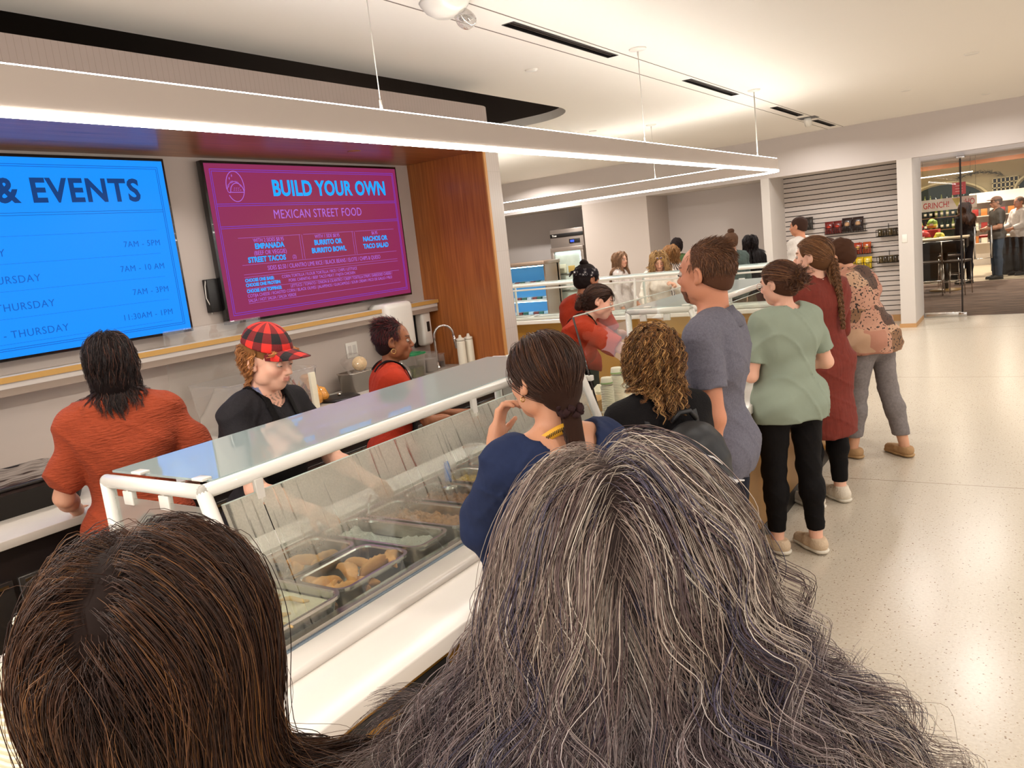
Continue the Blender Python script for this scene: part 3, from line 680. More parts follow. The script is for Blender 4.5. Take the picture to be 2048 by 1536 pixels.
# ------------------------------------------------------------------ menu screens
M_bezel = mat('screen_bezel', rgb(14, 10, 10), .25, coat=.4)
def emis(name, c, s=1.):
    m = mat(name, (0, 0, 0, 1), .5, spec=.15, emit=c, estr=s); return m
M_blue = emis('blue_screen', rgb(14, 142, 255), 1.15)
M_navy = emis('dark_blue_print', rgb(8, 62, 128), 1.0)
M_navyl = emis('faint_blue_print', rgb(10, 100, 205), 1.0)
M_pink = emis('crimson_screen', rgb(160, 56, 84), .85)
def _screen_gradient(m, a, b):
    tc = N(m, 'ShaderNodeTexCoord'); sp = N(m, 'ShaderNodeSeparateXYZ'); LK(m, tc.outputs['Generated'], sp.inputs[0])
    v = N(m, 'ShaderNodeVectorMath', operation='DISTANCE'); LK(m, tc.outputs['Generated'], v.inputs[0]); v.inputs[1].default_value = (.5, .5, .5)
    mr = N(m, 'ShaderNodeMapRange'); mr.inputs[1].default_value = .28; mr.inputs[2].default_value = .72; LK(m, v.outputs['Value'], mr.inputs[0])
    mx = N(m, 'ShaderNodeMix', data_type='RGBA'); LK(m, mr.outputs[0], mx.inputs[0]); mx.inputs[6].default_value = a; mx.inputs[7].default_value = b
    LK(m, mx.outputs[2], PB(m).inputs['Emission Color'])
_screen_gradient(M_pink, rgb(160, 56, 76), rgb(156, 48, 98))
M_sky = emis('sky_blue_print', rgb(20, 160, 255), 1.25)
M_lilac = emis('lilac_print', rgb(178, 110, 226), 1.0)
M_violet = emis('violet_rule', rgb(120, 66, 214), 1.0)
# screen local frame: +X right along +Y world, +Y up, +Z out of the wall (+X world)
SF = Matrix(((0, 0, 1, 0), (1, 0, 0, 0), (0, 1, 0, 0), (0, 0, 0, 1)))
def screen(y0, z0, w, h, m_, label, x=-4.12):
    t = empty('menu_screen', (x, y0+w/2, z0+h/2), 0, label, 'screen')
    MB().rbox(-.045, 0.0, -w/2, w/2, -h/2, h/2, .004).build('housing', M_bezel, t)
    MB().box(-.075, -.045, -w/4, w/4, -h/4, h/4).build('wall_bracket', M_black, t)
    MB().box(0, .0015, -w/2+.016, w/2-.016, -h/2+.016, h/2-.016).build('display', m_, t)
    return t
def rules(t, segs, m_, wd=.0016, z=.0022, nm='printed_rules'):
    mb = MB()
    for x0, y0, x1, y1 in segs:
        if abs(x0-x1) < 1e-6: mb.box(z-.0006, z, x0-wd, x0+wd, min(y0, y1), max(y0, y1))
        else: mb.box(z-.0006, z, min(x0, x1), max(x0, x1), y0-wd, y0+wd)
    return mb.build(nm, m_, t)
S2Y, S2Z, SW, SH = 3.083, 1.5425, 1.745, .983
t2 = screen(S2Y, S2Z, SW, SH, M_pink, 'crimson menu screen reading BUILD YOUR OWN in blue letters')
def frame_lines(w, h, ins): return [(-w/2+ins, h/2-ins, w/2-ins, h/2-ins), (-w/2+ins, -h/2+ins, w/2-ins, -h/2+ins), (-w/2+ins, -h/2+ins, -w/2+ins, h/2-ins), (w/2-ins, -h/2+ins, w/2-ins, h/2-ins)]
rules(t2, frame_lines(SW, SH, .05)+frame_lines(SW, SH, .062), M_violet)
def tx(t, s, x, y, size, m_, al='CENTER', bold=0., sx=1., sp=1.0):
    return text(s, size, m_, t, Matrix.Translation((.003, 0, 0)) @ SF @ T(x, y, 0), al, bold, sx=sx, sp=sp)
U = lambda px: -SW/2+px*SW      # screen fractions
V_ = lambda py: SH/2-py*SH
tx(t2, 'BUILD YOUR OWN', U(.600), V_(.212), .138, M_sky, bold=.0045, sx=.88, sp=1.04)
rules(t2, [(U(.036), V_(.262), U(.964), V_(.262)), (U(.036), V_(.274), U(.964), V_(.274)), (U(.036), V_(.400), U(.964), V_(.400)), (U(.036), V_(.412), U(.964), V_(.412))], M_violet)
tx(t2, 'MEXICAN STREET FOOD', U(.51), V_(.362), .082, M_lilac, sx=.86, sp=1.06)
rules(t2, [(U(.10), V_(.475), U(.39), V_(.475)), (U(.405), V_(.475), U(.68), V_(.475)), (U(.69), V_(.475), U(.93), V_(.475)),
           (U(.10), V_(.645), U(.93), V_(.645)), (U(.10), V_(.705), U(.93), V_(.705)), (U(.10), V_(.722), U(.93), V_(.722)), (U(.10), V_(.795), U(.93), V_(.795)), (U(.10), V_(.888), U(.93), V_(.888)),
           (U(.385), V_(.475), U(.385), V_(.64)), (U(.397), V_(.475), U(.397), V_(.64)), (U(.672), V_(.475), U(.672), V_(.64)), (U(.684), V_(.475), U(.684), V_(.64))], M_lilac, .0009)
for s, x, y, z, m_, b, f in [('WITH 2 SIDES $8.95', .235, .506, .034, M_lilac, 0, .85), ('EMPANADA', .235, .548, .047, M_sky, .0016, .95), ('(BEEF OR VEGGIE)', .235, .588, .038, M_lilac, 0, .88), ('STREET TACOS', .215, .632, .047, M_sky, .0016, .95), ('(2)', .345, .630, .034, M_lilac, 0, .9),
                       ('WITH 1 SIDE $8.95', .53, .506, .034, M_lilac, 0, .85), ('BURRITO OR', .53, .552, .047, M_sky, .0016, .95), ('BURRITO BOWL', .53, .606, .047, M_sky, .0016, .95),
                       ('$6.95', .805, .506, .034, M_lilac, 0, .85), ('NACHOS OR', .805, .552, .047, M_sky, .0016, .95), ('TACO SALAD', .805, .606, .047, M_sky, .0016, .95),
                       ('SIDES $2.50 / CILANTRO LIME RICE / BLACK BEANS / ELOTE / CHIPS & QUESO', .515, .690, .040, M_lilac, 0, .78)]:
    tx(t2, s, U(x), V_(y), z, m_, bold=b, sx=f)
for s, y, m_, x, b in [('CHOOSE ONE BASE:', .752, M_sky, .10, .0011), ('CORN TORTILLA / FLOUR TORTILLA / RICE / CHIPS / LETTUCE', .752, M_lilac, .268, 0),
                       ('CHOOSE ONE PROTEIN:', .782, M_sky, .10, .0011), ('PORK CARNITAS / BEEF TACO MEAT / FAJITA CHICKEN', .782, M_lilac, .298, 0),
                       ('CHOOSE ANY TOPPINGS:', .820, M_sky, .10, .0011), ('LETTUCE / TOMATO / ONION & CILANTRO / CRISPY TORTILLA STRIPS / SHREDDED CHEESE /', .820, M_lilac, .303, 0),
                       ('COTIJA CHEESE / ROASTED CORN / BLACK OLIVES / JALAPENOS / GUACAMOLE / SOUR CREAM / PICO DE GALLO / MILD', .850, M_lilac, .10, 0),
                       ('SALSA / HOT SALSA / SALSA VERDE', .880, M_lilac, .10, 0)]:
    tx(t2, s, U(x), V_(y), .0285, m_, 'LEFT', b, sx=.885 if y != .82 else .85)
# taco emblem: ring, shell, filling frill, sparkles
def poly_line(t, pts, m_, r=.0022, closed=False, nm='emblem_line'):
    return MB().tube([Matrix.Translation((.003, 0, 0)) @ SF @ Vector((x, y, 0)) for x, y in pts], r, 5, closed=closed).build(nm, m_, t)
ex, ey = U(.125), V_(.155)
poly_line(t2, [(ex+.066*math.cos(R(a)), ey+.092*math.sin(R(a))) for a in range(215, 560, 12)], M_lilac)
poly_line(t2, [(ex-.048, ey-.035)]+[(ex+.010+.05*math.cos(R(a)), ey-.035+.055*math.sin(R(a))) for a in range(180, -1, -12)]+[(ex-.048, ey-.035)], M_lilac)
poly_line(t2, [(ex-.042, ey-.037)]+[(ex-.048+(.014*math.cos(R(a))), ey-.02+.018*math.sin(R(a))) for a in range(270, 90, -20)]+[(ex-.005+(.052+.006*math.sin(a*.7))*math.cos(R(a)), ey-.02+(.05+.006*math.sin(a*.7))*math.sin(R(a))) for a in range(160, 20, -5)], M_lilac, .0016)
for dx, dy in ((-.015, .065), (-.035, .048), (-.008, -.01), (.008, -.01), (.024, -.01), (-.012, -.022), (.004, -.022), (.02, -.022), (.036, -.022)):
    poly_line(t2, [(ex+dx-.004, ey+dy-.001), (ex+dx+.004, ey+dy+.001)], M_lilac, .0016)
    if dy > .04: poly_line(t2, [(ex+dx, ey+dy-.008), (ex+dx, ey+dy+.008)], M_lilac, .0016)
# cable and media box behind the left edge
t = empty('media_box', (-4.165, 3.055, 1.74), 0, 'small black media box with cables behind the left edge of the crimson screen', 'media box')
MB().rbox(-.03, .015, -.05, .03, -.11, .09, .004).build('body', M_black, t)
MB().tube([(.0, -.045, .09), (.005, -.06, .05), (.005, -.065, -.02), (.005, -.045, -.07), (0, -.04, -.12)], .003, 6).build('cable', mat('white_cable', rgb(214, 206, 196), .5), t)
# blue hours screen
S1Y = 2.84-SW
t1 = screen(S1Y, S2Z, SW, SH, M_blue, 'bright blue screen of weekday hours headed & EVENTS')
rules(t1, frame_lines(SW, SH, .05)+frame_lines(SW, SH, .060), M_navyl)
rules(t1, [(U(.034), V_(.288), U(.966), V_(.288)), (U(.034), V_(.300), U(.966), V_(.300))], M_navy, .0009)
tx(t1, 'MEALS & EVENTS', U(.528), V_(.235), .164, M_navy, bold=.0050, sx=.96, sp=1.10)
rules(t1, [(U(.07), V_(v), U(.93), V_(v)) for v in (.40, .532, .664, .796, .928-.01)], M_navyl, .0007)
for i, (a, b) in enumerate([('MONDAY - FRIDAY', '7AM - 5PM'), ('MONDAY - THURSDAY', '7AM - 10 AM'), ('WEDNESDAY - THURSDAY', '7AM - 3PM'), ('TUESDAY - THURSDAY', '11:30AM - 1PM')]):
    v = .495+.132*i
    tx(t1, b, U(.935), V_(v-.008), .046, M_navyl, 'RIGHT', sx=.95, sp=1.1)
    tx(t1, a, U([.463, .543, .568, .593][i]), V_(v), .052, M_navyl, 'RIGHT', sx=.98, sp=1.1)
# ------------------------------------------------------------------ wall fittings
t = empty('wall_outlet', (XW, 4.16, 1.21), 0, 'white double wall outlet beside the apron-wearing server', 'outlet')
MB().rbox(0, .008, -.058, .058, -.057, .057, .004).build('plate', M_wframe, t)
for dy in (-.024, .024): MB().rbox(.008, .0105, dy-.016, dy+.016, -.034, .034, .003).build('socket', mat('socket_face', rgb(206, 198, 190), .4), t)
t = empty('paper_towel_dispenser', (XW, 4.53, 1.35), 0, 'white rounded paper towel dispenser on the wall above the sink', 'towel dispenser')
MB().rbox(0, .20, -.155, .155, -.19, .16, .04, seg=5).build('cover', M_wframe, t)
MB().box(.05, .17, -.12, .12, -.200, -.188).build('outlet_mouth', M_black, t)
t = empty('soap_dispenser', (XW, 4.93, 1.26), 0, 'white soap dispenser with a dark window on the wall beside the wood panel', 'soap dispenser')
MB().rbox(.0, .03, -.075, .06, -.15, .15, .012, seg=3).build('back_plate', M_black, t)
MB().rbox(.025, .11, -.06, .06, -.14, .135, .025, seg=4).build('cover', M_wframe, t)
MB().rbox(.108, .113, -.01, .025, -.03, .05, .006, seg=3).build('window', M_black, t)
MB().rbox(.0, .03, -.02, .02, .15, .19, .006).build('hook', M_wframe, t)
t = empty('gooseneck_faucet', (-3.98, 4.86, BZ), 0, 'chrome gooseneck faucet arching over the end of the back counter', 'faucet')
pts = [(0, 0, 0), (0, 0, .25)]+[(.075-.075*math.cos(R(a)), .075*math.sin(R(a))*.0+0, .25+.085*math.sin(R(a))) for a in range(15, 181, 15)]
pts = [(x*.75, x*.7, z) for x, y, z in pts]
MB().tube(pts, .0105, 12).build('neck', M_chrome, t)
e = pts[-1]
MB().tube([e, (e[0]+.004, e[1]+.004, e[2]-.04), (e[0]+.01, e[1]+.01, e[2]-.11)], [.013, .015, .013], 12).build('spray_head', M_chrome, t)
MB().lathe([(.028, 0), (.028, .01), (.016, .02), (.016, .05), (0, .05)], 20).build('base', M_chrome, t)
# containers on the back counter
def tub(name, x, y, z, w, d, h, m_, label, cat, fill=None, lid=None, rz=0, r=.02, taper=.9, rimw=.006):
    t = empty(name, (x, y, z), rz, label, cat)
    k = 24; P0 = rrect(w*taper/2, d*taper/2, r, 5); P1 = rrect(w/2, d/2, r*1.2, 5); P2 = rrect(w/2+rimw, d/2+rimw, r*1.3, 5); k = len(P0)
    V = [(a, b, 0) for a, b in P0]+[(a, b, h*.96) for a, b in P1]+[(a, b, h*.96) for a, b in P2]+[(a, b, h) for a, b in P2]+[(a*.985, b*.985, h) for a, b in P1]+[(a*.97, b*.97, .004) for a, b in P0]
    F = [tuple(range(k))[::-1]]+[(j*k+i, j*k+(i+1) % k, (j+1)*k+(i+1) % k, (j+1)*k+i) for j in range(5) for i in range(k)]+[tuple(range(5*k, 6*k))]
    MB().add(V, F, 0, True).build('body', m_, t)
    if fill:
        hh, fm, fn = fill
        Pa = rrect(w*taper/2-.006, d*taper/2-.006, r*.9, 4); s = 1+(1/taper-1)*hh/h
        MB().prism([(a, b) for a, b in Pa], .006, hh).build(fn, fm, t)
    if lid:
        MB().prism(rrect(w/2+rimw+.003, d/2+rimw+.003, r*1.4, 5), h, h+.012).prism(rrect(w/2-.02, d/2-.02, r, 5), h+.012, h+.018).build('lid', lid, t)
    return t
M_jal = mat('green_pickles', rgb(96, 104, 36), .35, noise=(45, .5), bump=(50, 1))
tub('pickle_tub', -3.93, 4.50, BZ, .155, .155, .17, M_clear, 'square clear tub of green pickled peppers with a green lid', 'food tub', (.075, M_jal, 'peppers'), mat('green_lid', rgb(24, 120, 70), .35))
tub('sauce_tub', -3.97, 4.72, BZ, .14, .14, .15, M_clear, 'square clear tub half full of grey sauce, in front of the faucet', 'food tub', (.10, mat('grey_sauce', rgb(176, 166, 158), .4), 'sauce'))
tub('small_tub', -4.0, 4.90, BZ, .09, .09, .11, M_clear, 'little clear tub with brown sauce beside the squeeze bottles', 'food tub', (.05, mat('brown_sauce', rgb(72, 40, 24), .4), 'sauce'))
t = empty('plastic_bag', (-3.90, 4.33, BZ), 0, 'crumpled clear bag of white flour behind the server with an earring', 'bag')
MB().lathe([(.05, 0), (.075, .03), (.07, .08), (.045, .12), (.02, .13), (.03, .15)], 18).build('bag', M_clear, t)
MB().lathe([(.045, .002), (.068, .03), (.06, .07), (0, .09)], 18).build('flour', mat('flour', rgb(226, 220, 212), .8), t)
for i, (x, y) in enumerate([(-3.78, 4.93), (-3.76, 5.01)]):
    t = empty('squeeze_bottle', (x, y, BZ), 0, ['cream squeeze bottle, the one nearer the tubs by the wood panel', 'cream squeeze bottle with a pointed tip, closest to the wood panel'][i], 'squeeze bottle')
    MB().lathe([(.0, 0), (.034, 0), (.035, .01), (.034, .19), (.032, .205), (0, .205)], 22).build('bottle', mat('cream_plastic', rgb(232, 224, 204), .35), t)
    MB().lathe([(.033, .203), (.033, .222), (.015, .228), (.008, .25), (.0, .251)], 22).build('cap', mat('cap_plastic', rgb(226, 218, 200), .35), t)
tub('steel_pan', -4.03, 4.02, BZ, .16, .28, .14, M_steel, 'deep steel pan on the back counter behind the server with an earring', 'pan', r=.03)
t = empty('bag_of_tortillas', (-4.05, 4.02, BZ+.14), 0, 'clear plastic bag of round tortillas propped in the deep steel pan', 'bag')
MB().lathe([(0, -.01), (.052, -.01), (.052, .01), (0, .01)], 24, M=T(.02, .03, .045) @ RZ(.7) @ RX(1.2) @ RY(.2)).build('tortilla_roll', mat('tortilla', rgb(216, 184, 140), .6, noise=(30, .1)), t)
bmx = bmesh.new(); bmesh.ops.create_icosphere(bmx, subdivisions=4, radius=.085)
for v in bmx.verts:
    v.co *= 1+.35*mnoise.noise(v.co*18)+.1*mnoise.noise(v.co*50); v.co.z = v.co.z*.9+.05
MB().bm(bmx, smooth=False).build('film', glass('thin_film', (.97, .96, .95), 1.6, .04, hazecol=(.9, .88, .85, 1)), t)
t = empty('round_black_lid', (-3.93, 3.72, BZ), .3, 'round black lid with a steel knob lying on the back counter', 'lid')
MB().lathe([(0, 0), (.135, 0), (.138, .012), (.12, .02), (0, .024)], 36).build('lid', M_black, t)
MB().lathe([(.01, .024), (.014, .04), (0, .044)], 16).build('knob', M_steel, t)
# bag of shredded cheese
t = empty('cheese_bag', (-3.98, 3.52, BZ), .3, 'clear bag of orange shredded cheese leaning on the clear bin', 'bag')
M_cheese = mat('shredded_cheese', rgb(236, 160, 62), .35, noise=(70, .15), bump=(90, .8), coat=.8)
MB().lathe([(.03, 0), (.075, .02), (.082, .07), (.065, .13), (.035, .165), (.05, .20), (.03, .215), (0, .215)], 22, sx=1.0, sy=.75, M=RX(.1)).build('bag', M_cheese, t)
MB().lathe([(.02, 0), (.05, .015), (.06, .05), (.03, .10), (0, .11)], 18, M=T(-.0, .1, .0) @ RX(-.3)).build('loose_end', M_cheese, t)
# big clear bin of tortilla chips, lid standing behind
M_chips = mat('chips', rgb(170, 128, 70), .6, noise=(22, .5), bump=(26, 1.0))
tub('clear_food_bin', -3.88, 3.02, BZ, .40, .66, .30, M_clear, 'large clear bin part full of mixed chips behind the plaid cap', 'food bin', None, None, r=.04)
cv = MB(); rr2 = random.Random(8)
for i in range(130):
    x = -.16+.32*rr2.random(); y = .02+.28*rr2.random(); z = .012+.13*rr2.random()*(.4+1.2*(y)/.3)
    M_ = T(x, y, z) @ RZ(rr2.random()*6) @ RX(rr2.random()*2) @ RY(rr2.random()*2)
    s = .03+.015*rr2.random(); cv.add([M_ @ Vector(p) for p in ((-s, -s*.6, 0), (s, -s*.6, .006), (0, s, .0), (-s, -s*.6, .003), (s, -s*.6, .009), (0, s, .003))], [(0, 2, 1), (3, 4, 5), (0, 1, 4, 3), (1, 2, 5, 4), (2, 0, 3, 5)], i % 3)
o = cv.build('tortilla_chips', [mat('chip_gold', rgb(206, 158, 84), .6), mat('chip_brown', rgb(130, 88, 44), .6), mat('chip_red', rgb(150, 60, 40), .6)], None, (-3.88, 3.02, BZ))
tag(o, 'tortilla chips heaped in the right half of the clear bin', 'chips', None, 'stuff')
o = MB().rbox(-.012, .012, -.02, .02, 0, .24, .003).build('paper_strip_label', M_paper, None, (-3.655, 3.26, BZ+.03)); tag(o, 'cream label strip on the end of the clear bin', 'label')
o = MB().add([Vector(p) for p in ()], []).rbox(-.008, .008, -.34, .34, 0, .42, .008, seg=3).build('clear_bin_lid', M_clear, None, (-4.13, 2.96, BZ+.21)); o.rotation_euler = (0, .10, 0)
tag(o, 'clear rectangular bin lid standing upright against the wall', 'lid')
t = empty('toppings_tray', (-3.56, 2.12, BZ), 0, 'white tray of chips and red peppers beside the orange sweater', 'tray')
MB().rbox(-.13, .13, -.16, .16, 0, .06, .01).build('tray', M_wframe, t)
cv = MB()
for i in range(60):
    x = -.11+.22*rr2.random(); y = -.14+.28*rr2.random(); z = .065+.03*rr2.random()
    M_ = T(x, y, z) @ RZ(rr2.random()*6) @ RX(rr2.random()*1.4); s = .026
    cv.add([M_ @ Vector(p) for p in ((-s, -s*.6, 0), (s, -s*.6, .006), (0, s, .0), (-s, -s*.6, .003), (s, -s*.6, .009), (0, s, .003))], [(0, 2, 1), (3, 4, 5), (0, 1, 4, 3), (1, 2, 5, 4), (2, 0, 3, 5)], 0 if i % 4 else 1)
cv.build('chips', [mat('chip_gold2', rgb(216, 160, 70), .6), mat('pepper_red', rgb(176, 40, 30), .4)], t)
# black bus tub wrapped in film
t = empty('black_food_tub', (-3.74, 1.50, BZ), -.04, 'black plastic tub covered with shiny cling film on the back counter', 'food tub')
P0 = rrect(.19, .25, .03, 5); P1 = rrect(.225, .29, .04, 5); P2 = rrect(.235, .30, .045, 5); k = len(P0)
V = [(a, b, 0) for a, b in P0]+[(a, b, .125) for a, b in P1]+[(a, b, .125) for a, b in P2]+[(a, b, .135) for a, b in P2]+[(a*.97, b*.97, .135) for a, b in P1]+[(a*.95, b*.95, .08) for a, b in P0]
MB().add(V, [tuple(range(k))[::-1]]+[(j*k+i, j*k+(i+1) % k, (j+1)*k+(i+1) % k, (j+1)*k+i) for j in range(5) for i in range(k)]+[tuple(range(5*k, 6*k))], 0, True).build('tub', mat('matte_black', rgb(32, 27, 25), .35), t)
V = []; F = []; n = 40
for j in range(n+1):
    for i in range(n+1):
        x = -.24+.48*i/n; y = -.305+.61*j/n; z = .138+.012*mnoise.noise(Vector((x*6+y*14, y*3, 1)))+.006*mnoise.noise(Vector((x*30, y*9, 4)))
        if abs(x) > .225 or abs(y) > .29: z -= .03
        V.append((x, y, z))
for j in range(n):
    for i in range(n): F.append((j*(n+1)+i, j*(n+1)+i+1, (j+1)*(n+1)+i+1, (j+1)*(n+1)+i))
fm = mat('cling_film', rgb(58, 46, 42), .12, spec=1.0, coat=1.0)
MB().add(V, F, 0, True).build('cling_film', fm, t)
# ------------------------------------------------------------------ pendant light ring
PX, PYF, PZ0, PZ1 = -2.25, 9.0, 2.30, 2.425
path = [(PX, -3.0), (PX, 4.0), (PX, PYF-.32)]+[(PX-.32+.32*math.cos(R(a)), PYF-.32+.32*math.sin(R(a))) for a in range(0, 91, 9)]+[(-5, PYF+.03), (-9.0, PYF+.35)]
def ribbon(path, d0, d1, z0, z1):
    L = []; 
    for i, p in enumerate(path):
        a = Vector(path[max(0, i-1)]); b = Vector(path[min(len(path)-1, i+1)]); tdir = (b-a).normalized(); nrm = Vector((-tdir.y, tdir.x))
        L.append((Vector(p)+nrm*d0, Vector(p)+nrm*d1))
    V = []; F = []
    for a, b in L: V += [(a.x, a.y, z0), (b.x, b.y, z0), (b.x, b.y, z1), (a.x, a.y, z1)]
    for i in range(len(L)-1):
        for k in range(4): F.append((i*4+k, i*4+(k+1) % 4, (i+1)*4+(k+1) % 4, (i+1)*4+k))
    F += [(0, 3, 2, 1), tuple(len(L)*4-4+k for k in range(4))]
    return MB().add(V, F)
t = empty('pendant_light', (0, 0, 0), 0, 'large white ring-shaped linear pendant light hanging over the counters', 'pendant light')
ribbon(path, -.0, .05, PZ0+.012, PZ1).build('housing', mat('pendant_white', rgb(192, 178, 168), .5), t)
ribbon(path, -.002, .044, PZ0-.004, PZ0+.012).build('lower_diffuser', M_led, t)
ribbon(path, .01, .04, PZ1, PZ1+.006).build('upper_diffuser', mat('uplight_diffuser', (1, 1, 1, 1), .5, emit=(1, .96, .90, 1), estr=40), t)
for i, (x, y, zc) in enumerate([(PX-.02, 2.62, 2.425), (PX-.02, 5.33, 2.425), (PX-.02, 8.05, 2.425), (-3.75, 9.02, 2.425)]):
    c = MB().tube([(x, y, PZ1), (x, y, CEIL-.03)], .0022 if i != 2 else .006, 6).build('cable', mat('cable_steel', rgb(216, 210, 200), .4), t)
    MB().tube([(x, y, PZ1), (x, y, PZ1+.045)], .006, 8).tube([(x, y, CEIL-.05), (x, y, CEIL-.02)], .006, 8).build('cable_gripper', M_wframe, c)
    MB().lathe([(0, -.012), (.055, -.010), (.06, -.002), (.06, 0), (0, 0)], 28, M=T(x, y, CEIL)).build('ceiling_canopy', M_wframe, c)
# ------------------------------------------------------------------ ceiling fittings
for i, (x, y, r, lb) in enumerate([(-3.02, 5.16, .048, 'small white sprinkler cover in the ceiling near the curved cutout'), (-4.30, 8.61, .045, 'small white sprinkler cover in the ceiling beyond the cutout tip'),
                               (-.48, 8.5, .06, 'white round downlight in the ceiling, closest on the right'), (-1.21, 10.2, .055, 'white round downlight in the ceiling, middle one toward the shop'), (-.53, 12.0, .05, 'white round downlight in the ceiling, farthest toward the shop door')]):
    o = MB().lathe([(0, -.008), (r*.9, -.007), (r, -.002), (r, 0), (0, 0)], 28).build('sprinkler_cover' if i < 2 else 'downlight', M_wframe, None, (x, y, CEIL)); tag(o, lb, 'sprinkler' if i < 2 else 'downlight')
t = empty('emergency_light', (-2.46, 3.42, CEIL), 0, 'white twin emergency light with clear lamp head on the ceiling at the top edge', 'emergency light')
MB().lathe([(0, -.075), (.06, -.07), (.10, -.045), (.125, -.01), (.13, 0), (0, 0)], 30).build('housing', M_wframe, t)
MB().lathe([(0, -.05), (.035, -.045), (.05, -.02), (.052, 0)], 24, sx=1.0, sy=1.3, M=T(.06, .08, -.07) @ RX(-.5)).build('lens', glass('lens_plastic', (.9, .88, .86), 2., .25, hazecol=(.8, .78, .76, 1)), t)
MB().lathe([(0, -.03), (.02, -.02), (.022, 0), (0, 0)], 16, M=T(.06, .06, -.07)).lathe([(0, -.03), (.02, -.02), (.022, 0), (0, 0)], 16, M=T(.06, .11, -.06)).build('reflector', M_chrome, t)
o = MB().lathe([(0, -.006), (.04, -.005), (.045, 0), (0, 0)], 24).build('soffit_downlight', M_woods, None, (-3.75, 4.0, 2.553)); tag(o, 'small round downlight set in the wood soffit above the crimson screen', 'downlight')
# ------------------------------------------------------------------ far side: cooler, fridge, slatwall goods
t = empty('open_display_cooler', (-8.2, 12.7, 0), 0, 'open refrigerated display cooler glowing blue-white beside the steel fridge', 'display cooler')
MB().box(-.75, .62, -.05, .55, .0, .50).box(-.75, .62, .45, .55, .5, 1.5).box(-.75, -.72, -.0, .5, .5, 1.5).box(.59, .62, -.0, .5, .5, 1.5).rbox(-.77, .64, -.06, .55, 1.47, 1.54, .01).build('cabinet', mat('cooler_body', rgb(150, 128, 110), .3, .3), t)
MB().box(-.72, .59, .0, .45, .5, .53).build('deck', mat('cooler_inside', rgb(120, 170, 200), .4), t)
MB().box(-.72, .59, .43, .449, .53, 1.47).build('back_panel', mat('cooler_back', rgb(90, 160, 210), .4), t)
for z in (.80, 1.10): MB().box(-.72, .59, .12, .45, z, z+.012).box(-.72, .59, .11, .125, z-.01, z+.03).build('shelf', mat('shelf_white', rgb(230, 236, 238), .3), t)
for z in (.795, 1.09, 1.455): MB().box(-.70, .57, .14, .16, z-.012, z).build('light_strip', mat('cool_strip', (1, 1, 1, 1), .5, emit=(.55, .85, 1, 1), estr=16), t)
rr3 = random.Random(4); firsts = {}
for lvl, z in enumerate((.53, .812, 1.112)):
    for i in range(11):
        x = -8.2-.64+.118*i; kind = (i*7+lvl*3) % 3
        if kind not in firsts:
            m_ = mat('package', [rgb(214, 224, 230), rgb(140, 60, 50), rgb(60, 110, 90)][kind], .3)
            mbx = MB().rbox(-.045, .045, -.05, .05, 0, .055, .008); mbx2 = MB().rbox(-.046, .046, -.051, .051, .055, .07, .006)
            o = empty('food_package'); mbx.build('tray', m_, o); mbx2.build('lid', M_clear, o); firsts[kind] = o
        else: o = copy_tree(firsts[kind])
        o.location = (x, 12.7+.25, z+.0); o.rotation_euler.z = .3*rr3.random()
        tag(o, ['pale food package standing on a shelf of the glowing cooler', 'reddish food package standing on a shelf of the glowing cooler', 'green food package standing on a shelf of the glowing cooler'][kind], 'food package', ['pale packages in the display cooler', 'reddish packages in the display cooler', 'green packages in the display cooler'][kind])
t = empty('glass_door_fridge', (-7.45, 13.4, 0), 0, 'tall stainless upright fridge with a lit glass door and black brand strip', 'fridge')
MB().rbox(-.36, .36, .0, .58, .1, 2.08, .006).build('cabinet', mat('fridge_steel', rgb(150, 138, 130), .3, .7), t)
MB().rbox(-.355, .355, -.008, .0, 1.93, 2.0, .002).build('name_strip', M_black, t)
text('True', .05, M_wframe, t, T(-.31, -.010, 1.95) @ RX(PI/2), 'LEFT', .001)
MB().rbox(.05, .28, -.012, .0, 1.80, 1.88, .004).build('control_panel', M_black, t)
MB().box(.08, .16, -.014, -.012, 1.82, 1.86).build('digital_display', emis('digits', rgb(60, 90, 240), 2.), t)
d = MB().rbox(-.355, .355, -.05, -.0, 1.66, 1.74, .006).rbox(-.355, .355, -.05, -.0, .16, .24, .006).rbox(-.355, -.29, -.05, .0, .24, 1.66, .006).rbox(.29, .355, -.05, .0, .24, 1.66, .006).build('door', mat('door_steel', rgb(160, 146, 136), .3, .6), t)
MB().box(-.29, .29, -.03, -.024, .24, 1.66).build('pane', M_glass, d)
MB().tube([(-.325, -.09, .8), (-.325, -.09, 1.3)], .01, 8).tube([(-.325, -.09, .83), (-.325, -.04, .83)], .007, 6).tube([(-.325, -.09, 1.27), (-.325, -.04, 1.27)], .007, 6).build('handle', M_steel, d)
MB().box(-.29, .29, -.002, -.0005, .24, 1.66).build('interior', mat('fridge_inside', rgb(196, 200, 190), .5, noise=(3, .2)), t)
MB().box(-.27, .27, -.02, -.004, 1.62, 1.635).box(.262, .27, -.02, -.004, .3, 1.62).build('light_strip', mat('fridge_strip', (1, 1, 1, 1), .5, emit=(.75, .92, 1, 1), estr=10), t)
for z in (.55, .9, 1.22): MB().box(-.28, .28, -.02, -.002, z, z+.012).build('shelf', M_steel, t)
